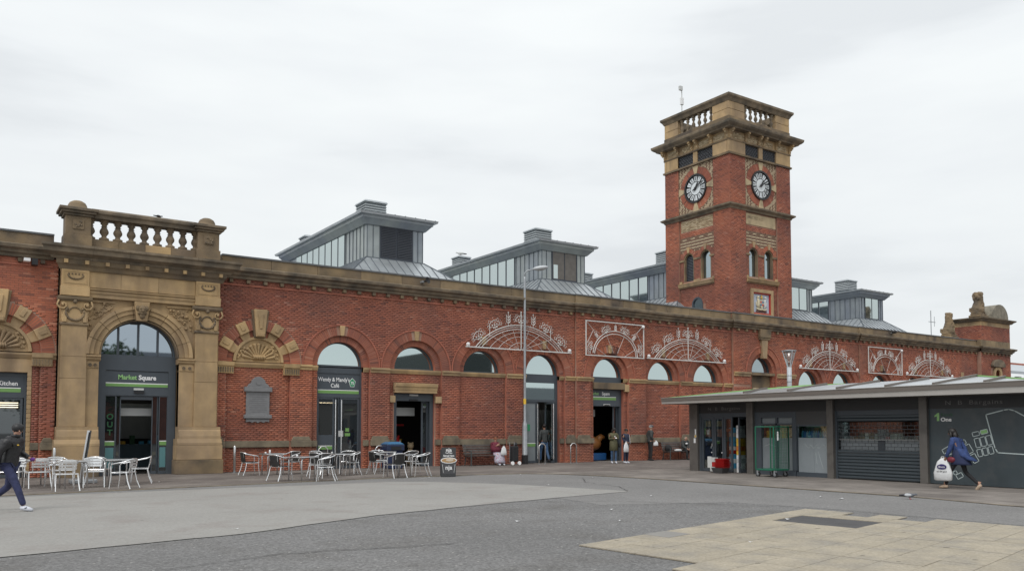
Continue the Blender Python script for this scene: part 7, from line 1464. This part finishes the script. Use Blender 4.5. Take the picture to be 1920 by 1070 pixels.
    if hair == 'short': part('hair', MB().ball(h + up * .035 - f * .018, .098, 12, 8, 1, .92, .86), hairf or M['hair'])
    elif hair == 'long':
        part('hair', MB().ball(h + up * .03 - f * .022, .103, 12, 8, 1, .95, .95), hairf or M['hair']); part('hair_lock', MB().tube([h - f * .06 + up * .02, h - f * .075 - up * .1, h - f * .07 - up * .22], [.07, .085, .055], 10), hairf or M['hair'])
        for s_ in (-1, 1): part('hair_lock', MB().tube([h + lr * s_ * .07 + up * .04, h + lr * s_ * .09 - up * .08, h + lr * s_ * .085 - up * .2 + f * .02], [.03, .035, .02], 8), hairf or M['hair'])
    elif hair == 'fringe': part('hair', MB().ball(h + up * .01 - f * .035, .088, 12, 8, .8, 1, .6), hairf)
    if cap == 'beanie': part('beanie', MB().ball(h + up * .045 - f * .012, .108, 14, 8, 1, .95, .92), M['black']); part('beanie_brim', MB().lathe([(.088, 0), (.093, .02), (.088, .045)], h.x - .012, h.y, 14, h.z + .022), M['black'])
    if cap == 'flat': part('flat_cap', MB().ball(h + up * .065 + f * .01, .108, 14, 8, 1.12, 1, .5), M['cap']); part('cap_peak', MB().ball(h + up * .05 + f * .10, .05, 10, 6, 1.1, 1.2, .25), M['cap'])
    return t, T, P, part
M['lips'] = mat('lips', (.30, .12, .10), .5); M['cap'] = mat('grey_tweed', (.12, .13, .14), .9, var=.2, scale=60); M['padded'] = mat('black_padded_nylon', (.018, .018, .02), .45, bump=1.0, bscale=9)
M['denimnavy'] = mat('navy_trousers', (.026, .032, .085), .8, var=.25, scale=9, bump=.9, bscale=11); M['jeans'] = mat('blue_denim', (.05, .10, .19), .8, var=.25, scale=10, bump=.8, bscale=12); M['olive'] = mat('olive_coat', (.10, .095, .05), .8, var=.25, scale=8, bump=.8, bscale=12); M['navyc'] = mat('navy_tracksuit', (.02, .028, .06), .7)
M['charcoal'] = mat('charcoal_cloth', (.05, .055, .055), .85, var=.25, scale=9, bump=.8, bscale=12); M['blackc'] = mat('black_cloth', (.018, .018, .02), .85, bump=.8, bscale=12); M['bluecard'] = mat('blue_cardigan', (.03, .055, .16), .85, var=.25, scale=10, bump=.9, bscale=12); M['darkblue'] = mat('dark_blue_cloth', (.02, .028, .075), .85)
M['maroon'] = mat('maroon_shawl', (.13, .018, .035), .85, var=.2, scale=12); M['trainer'] = mat('white_trainer', (.6, .62, .68), .5); M['bag'] = mat('white_carrier_bag', (.68, .69, .70), .35, bump=.5, bscale=12); M['purple'] = mat('purple_glove', (.12, .03, .22), .7)
M['greyhair'] = mat('grey_hair', (.42, .40, .38), .7)
SKT = bpy.data.materials.new('patterned_skirt'); SKT.use_nodes = True; _t = SKT.node_tree; _b = _t.nodes['Principled BSDF']; _v = _t.nodes.new('ShaderNodeTexVoronoi'); _v.inputs['Scale'].default_value = 22; _g = _t.nodes.new('ShaderNodeNewGeometry'); _r = _t.nodes.new('ShaderNodeValToRGB'); _t.links.new(_g.outputs['Position'], _v.inputs[0]); _t.links.new(_v.outputs['Distance'], _r.inputs[0]); _t.links.new(_r.outputs[0], _b.inputs[0]); _r.color_ramp.elements[0].color = (.35, .06, .14, 1); _r.color_ramp.elements[0].position = .25; _r.color_ramp.elements[1].color = (.45, .45, .52, 1); _r.color_ramp.elements[1].position = .45; _b.inputs['Roughness'].default_value = .85
def carrier(label, x, y, z, w_, h_, az, logo=False):
    t = thing('carrier_bag', label, 'bag', (x, y, z)); a = R(az); F = Frame((x, y, z), (math.cos(a), math.sin(a), 0), (math.sin(a), -math.cos(a), 0)); q = MB(F); n = 10; rg = []
    for (zz, ww, dd) in ((0, .40, .10), (.05, .5, .16), (.35, .52, .18), (.7, .42, .11), (.85, .3, .06), (1.0, .10, .03)):
        rg.append((0, 0, zz * h_, ww * w_, dd * w_))
    q.loft([(0, 0, r_[2], r_[3], r_[4]) for r_ in rg], 12); q.v = [tuple(F(p[0] * (1 + .06 * math.sin(p[2] * 40)), p[2], p[1])) for p in q.v]; o = q.build('bag_body', M['bag'], t, smooth=True)
    if logo:
        MB(F).disc(0, .62 * h_, .12, .19 * w_ * .95 - .012, .19 * w_ * .95, 20, ry=.07).build('logo_oval', mat('logo_navy', (.03, .02, .12), .5), o)
        text('Boots', 'lettering', F, 0, .62 * h_ - .025, .19 * w_ * .95 + .002, .075, M['white'], o, 'CENTER', sx=.9); text("let's feel good", 'lettering', F, 0, .40 * h_, .2 * w_, .045, M['black'], o, 'CENTER')
    MB(F).tube([F(-.05, h_ * .9, 0), F(-.03, h_ * 1.06, 0), F(.03, h_ * 1.06, 0), F(.05, h_ * .9, 0)], .01, 5).build('bag_handle', M['bag'], t)
    return t
# 1 walking man at the left
t, T, P, part = person('man in black beanie and black padded jacket striding in from the left edge', 1.10, 18.99, -34, 1.0,
    dict(pel=(0, 0, .90), wst=(.02, 0, 1.04), cst=(.06, 0, 1.25), nck=(.10, 0, 1.43), hd=(.15, -.01, 1.555), top=(.15, -.01, 1.63), shL=(.07, .19, 1.37), shR=(.06, -.19, 1.37), elL=(.05, .27, 1.11), elR=(-.07, -.26, 1.10), wrL=(.28, .22, 1.0), wrR=(-.10, -.22, .86),
         hpL=(0, .09, .88), hpR=(0, -.09, .88), knL=(-.06, .10, .47), anL=(-.42, .10, .20), knR=(.20, -.10, .50), anR=(.36, -.10, .10), face=(.72, -.68, -.08), toeL=(.8, 0, -.6)), M['padded'], M['denimnavy'], M['trainer'], M['skin'], cap='beanie', topr=1.16, legr=1.1)
part('glove', MB().ball((.33, .21, .985), .05, 8, 6, 1.3, .8, .8), M['purple']); part('chest_logo', MB().ball((.215, -.10, 1.27), .018, 6, 4, 1, 1.6, .8), M['yellow']); part('shoe_stripe', MB().tube([(.40, -.145, .06), (.44, -.145, .08)], .01, 4), M['navyc']); part('collar', MB().lathe([(.085, 0), (.09, .03), (.08, .06)], .10, 0, 12, 1.42), M['padded'])
# 2 seated lady on the near bench
SIT = dict(pel=(0, 0, .52), wst=(-.02, 0, .66), cst=(0, 0, .86), nck=(.02, 0, 1.03), hd=(.05, 0, 1.16), top=(.05, 0, 1.24), shL=(0, .17, .97), shR=(0, -.17, .97), elL=(.06, .21, .74), elR=(.06, -.21, .74), wrL=(.22, .10, .90), wrR=(.22, -.06, .88),
           hpL=(.03, .09, .50), hpR=(.03, -.09, .50), knL=(.42, .11, .50), knR=(.42, -.11, .50), anL=(.46, .11, .10), anR=(.46, -.11, .10))
t, T, P, part = person('seated lady in maroon shawl and patterned long skirt at the right end of the bench', 20.12, 30.95, -90, .96, SIT, M['maroon'], None, M['trainer'], M['skin'], 'short', hairf=mat('auburn_hair', (.20, .07, .03), .6), topr=1.25)
part('skirt', MB().loft([(.05, 0, .60, .16, .17), (.18, 0, .56, .24, .2), (.32, 0, .42, .24, .24), (.38, 0, .22, .20, .27), (.42, 0, .10, .20, .28)], 14), SKT); part('shawl', MB().loft([(.02, 0, 1.04, .08, .09), (.02, 0, .96, .15, .22), (.05, 0, .78, .2, .27), (.1, 0, .6, .22, .26)], 14), M['maroon'])
carrier('white plastic bag on the lap of the seated lady in the maroon shawl', 20.2, 30.38, .45, .3, .38, 0)
tr = thing('shopping_trolley', 'black two-wheeled shopping trolley standing beside the seated lady', 'shopping trolley', (20.8, 30.45, 0))
MB().wbox(20.63, 20.95, 30.3, 30.58, .16, .84).build('trolley_bag', M['blackc'], tr, bevel=.04); MB().tube([(20.67, 30.6, .1), (20.67, 30.62, 1.0), (20.91, 30.62, 1.0), (20.91, 30.6, .1)], .014, 6).build('trolley_frame', M['galv'], tr); MB().ball((20.85, 30.4, .9), .07, 8, 6, 1, 1, 1.5).build('umbrella_handle', M['black'], tr, smooth=True)
for s_ in (0, 1): q = MB().lathe([(.02, -.02), (.085, -.02), (.085, .02), (.02, .02)], n=14); q.xf(Matrix.Translation((20.61 + .36 * s_, 30.3, .095)) @ Matrix.Rotation(R(80), 4, 'X')); q.build('wheel', M['white'], tr)
# 3 man going in at the open doors
person('man in a dark jacket seen from behind, walking in through the open glass doors', 23.25, 31.55, 80, 1.05, dict(knL=(.16, .1, .52), anL=(.2, .1, .10), knR=(-.06, -.1, .5), anR=(-.28, -.1, .14)), M['charcoal'], M['jeans'], M['blackc'], M['skin_dark'], 'short', topr=1.05)
# 4, 5 couple by the Market Square door
t, T, P, part = person('dark-haired woman in a long olive coat looking down at her phone', 25.72, 29.5, -115, .955, dict(hd=(.06, 0, 1.585), elL=(.03, .22, 1.14), elR=(.03, -.22, 1.14), wrL=(.24, .07, 1.22), wrR=(.24, -.07, 1.20), anL=(.08, .08, .09), knL=(.08, .09, .5), face=(1, 0, -.4)), M['olive'], M['jeans'], M['trainer'], M['skin_dark'], 'long', topr=1.0, legr=.85)
part('coat_skirt', MB().loft([(0, 0, 1.12, .15, .17), (0, 0, .95, .17, .2), (0, 0, .62, .18, .21), (0, 0, .60, .15, .18)], 14), M['olive']); part('shoulder_bag', MB().ball((.05, .27, .86), .11, 10, 8, 1, .5, 1.1), M['blackc'])
ph = MB().wbox(-.04, .04, -.006, .006, -.07, .07); ph.xf(Matrix.Translation((25.6, 29.22, 1.2)) @ Matrix.Rotation(R(-40), 4, 'X')); tag(ph.build('mobile_phone', M['white'], None), 'pale mobile phone held by the woman in the olive coat', 'phone')
t, T, P, part = person('boy in a navy tracksuit with white sleeve stripes holding a white bag', 26.2, 29.2, -80, .925, dict(elR=(.02, -.24, 1.15), wrR=(.18, -.14, 1.05), elL=(-.03, .25, 1.14), wrL=(.02, .24, .90), face=(.6, -.7, 0)), M['navyc'], M['navyc'], M['trainer'], M['skin_dark'], 'short', topr=1.0)
for o_ in (.0,): part('sleeve_stripe', MB().tube([(.03, .235, 1.41), (.02, .30, 1.16), (.05, .285, .95)], .018, 5), M['white'])
carrier('white plastic bag held by the boy in the navy tracksuit', 26.02, 28.98, .52, .34, .46, 10)
# 6 old man standing
t, T, P, part = person('elderly man in a flat cap standing by the wall left of the far bench', 29.35, 30.9, -20, 1.03, dict(hd=(.05, 0, 1.6), elL=(-.06, .25, 1.14), elR=(-.06, -.25, 1.14), wrL=(.10, .20, 1.0), wrR=(.10, -.2, 1.0), nck=(.04, 0, 1.46)), M['charcoal'], M['blackc'], M['blackc'], M['skin'], 'short', hairf=M['greyhair'], cap='flat', topr=1.12, legr=1.0)
carrier('small white bag hanging beside the elderly man in the flat cap', 29.52, 30.68, .74, .26, .26, -20)
# 7 seated man on the far bench
t, T, P, part = person('bald seated man in a dark hooded top on the far bench beside the kiosk', 31.75, 30.95, -100, .98, {**SIT, 'cst': (.1, 0, .84), 'nck': (.17, 0, .99), 'hd': (.23, 0, 1.11), 'top': (.23, 0, 1.18), 'shL': (.12, .18, .93), 'shR': (.12, -.18, .93), 'elL': (.24, .2, .68), 'elR': (.24, -.2, .68), 'wrL': (.42, .06, .56), 'wrR': (.42, -.06, .56)}, M['charcoal'], M['blackc'], M['blackc'], M['skin'], 'fringe', hairf=M['greyhair'], topr=1.15)
part('chest_print', MB().ball((.27, 0, .84), .05, 8, 6, .4, 1.6, .9), M['white'])
tag(MB().ball((31.2, 30.8, .50), .14, 10, 6, 1.9, .9, .45).build('white_bundle', M['bag'], None, smooth=True), 'crumpled white bag lying on the far bench seat', 'bag')
tag(MB().ball((30.5, 30.8, .60), .2, 10, 8, 1, .8, .95).build('backpack', M['blackc'], None, smooth=True), 'black bag on the left end of the far bench', 'bag')
carrier('white bag between the legs of the seated man on the far bench', 31.75, 30.42, .2, .22, .3, 0)
# 8 woman hurrying past the kiosk
t, T, P, part = person('woman in a blue cardigan and black leggings hurrying past the kiosk map', 22.22, 11.70, 92, .965, dict(pel=(0, 0, .86), wst=(.03, 0, 1.02), cst=(.10, 0, 1.22), nck=(.15, 0, 1.40), hd=(.20, 0, 1.53), top=(.20, 0, 1.61), shL=(.10, .16, 1.34), shR=(.10, -.16, 1.34), elL=(.16, .22, 1.07), wrL=(.28, .20, .84), elR=(-.05, -.2, 1.1), wrR=(-.10, -.2, .9),
    hpL=(0, .08, .84), hpR=(0, -.08, .84), knL=(.22, .09, .50), anL=(.36, .09, .10), knR=(-.10, -.09, .46), anR=(-.46, -.09, .14), face=(1, .1, -.15), toeL=(1, 0, -.08), toeR=(.7, 0, -.75)), M['bluecard'], M['blackc'], M['beigeshoe'], M['skin_dark'], 'long', topr=1.05, legr=.84)
part('tunic', MB().loft([(.02, 0, 1.06, .15, .17), (0, 0, .9, .19, .2), (-.03, 0, .72, .26, .22), (-.04, 0, .66, .28, .22)], 16), M['darkblue']); part('cardigan_tail', MB().loft([(-.03, 0, 1.1, .13, .17), (-.12, 0, .92, .14, .18), (-.30, 0, .80, .14, .14), (-.42, .0, .76, .04, .06)], 12), M['bluecard'])
for s_, (ax, az_) in ((1, (.36, .10)), (-1, (-.46, .14))): part('ankle', MB().tube([(ax, .09 * s_, az_ + .08), (ax + .02, .09 * s_, az_ - .03)], [.042, .036], 8), M['skin'])
part('red_bag', MB().ball((.14, .2, .80), .09, 10, 6, 1.3, .5, .9), mat('maroon_bag', (.16, .015, .03), .5))
carrier('white carrier bag with a dark oval logo carried by the hurrying woman', 22.02, 12.05, .22, .44, .60, -82, True)
# ------------------------------------------------------------------ beyond the wall and across the square
fb = thing('distant_building', 'low distant building with a pale metal roof at the right edge', 'building', (135, 62, 0))
MB().wbox(127.2, 170, 60, 75, 0, 8.9).build('wall', M['charcoal'], fb); MB().add([Vector(p) for p in ((126, 59, 9.9), (172, 59, 9.9), (172, 68, 12.2), (126, 68, 12.2), (126, 59, 9.5), (172, 59, 9.5))], [(0, 1, 2, 3), (0, 4, 5, 1)]).build('roof', M['farroof'], fb, fix=False)
MB().wbox(126, 172, 68, 68.4, 12.1, 12.5).build('brick_ridge', M['brick_plain'], fb); MB().wbox(129.5, 130.3, 59.3, 59.9, 0, 9.2).wbox(137, 137.8, 59.3, 59.9, 0, 9.2).build('post', M['offwhite'], fb)
def far_block(nm, label, x0, x1, y0, y1, h, m, roof=True):
    t = thing(nm, label, 'building', ((x0 + x1) / 2, y1, 0)); MB().wbox(x0, x1, y0, y1, 0, h).build('wall', m, t)
    if roof: MB().add([Vector(p) for p in ((x0 - .3, y1 + .3, h), (x1 + .3, y1 + .3, h), (x1 + .3, (y0 + y1) / 2, h + 2.6), (x0 - .3, (y0 + y1) / 2, h + 2.6), (x0 - .3, y0, h), (x1 + .3, y0, h))], [(0, 1, 2, 3), (3, 2, 5, 4), (0, 3, 4), (1, 5, 2)]).build('roof', M['slateroof'], t, fix=False)
    nx = int((x1 - x0) / 3.2); nz = int(h / 3.2)
    for i in range(nx):
        for j in range(nz): u = x0 + (i + .5) * (x1 - x0) / nx; z = 1.2 + j * 3.1; MB().wbox(u - .6, u + .6, y1, y1 + .04, z, z + 1.6).build('window', M['darkglass'], t)
far_block('shop_building', 'brown brick building across the square, mirrored in the entrance window', 9, 30, -44, -32, 7.6, M['brick_plain'])
far_block('office_building', 'dark tall building across the square, mirrored in the hall windows', 53, 61.5, -46, -32, 11.7, M['charcoal'], False)
far_block('terrace_building', 'pale low building across the square, mirrored in the door glass', 31, 52.5, -42, -32, 4.6, M['farwall'])
far_block('long_building', 'long brick building across the square at the right', 62, 130, -42, -32, 5.0, M['brick_plain'])
def tree(x, y, h, label):
    t = thing('tree', label, 'tree', (x, y, 0)); MB().tube([(x, y, 0), (x + .1, y, h * .4), (x, y + .1, h * .8)], [.22, .16, .05], 7).build('trunk', M['bark'], t)
    q = MB(); r2 = random.Random(int(x))
    for k in range(1300):
        a, b = r2.uniform(0, 2 * PI), r2.uniform(-1, 1); rr = h * .3 * r2.uniform(.45, 1) ** .6 * (1 + .25 * math.sin(3 * a + 4 * b)); c = Vector((x + rr * math.cos(a) * math.sqrt(1 - b * b), y + rr * math.sin(a) * math.sqrt(1 - b * b), h * .66 + rr * b * 1.1)); d1 = Vector((r2.gauss(0, 1), r2.gauss(0, 1), r2.gauss(0, 1))).normalized() * .22; d2 = Vector((r2.gauss(0, 1), r2.gauss(0, 1), r2.gauss(0, 1))).normalized() * .2
        q.add([c - d1, c - d2, c + d1, c + d2], [(0, 1, 2, 3)])
    q.build('crown', M['leaf'], t, fix=False)
    for k in range(6): a = k * 1.05; MB().tube([(x, y, h * (.4 + .05 * k)), (x + h * .2 * math.cos(a), y + h * .2 * math.sin(a), h * (.6 + .05 * k))], [.07, .02], 5).build('limb', M['bark'], t)
tree(10.5, -28, 11, 'bushy green tree across the square, left of its row'); tree(14, -27, 10, 'middle green tree across the square'); tree(6.5, -29, 10, 'farthest left green tree across the square')
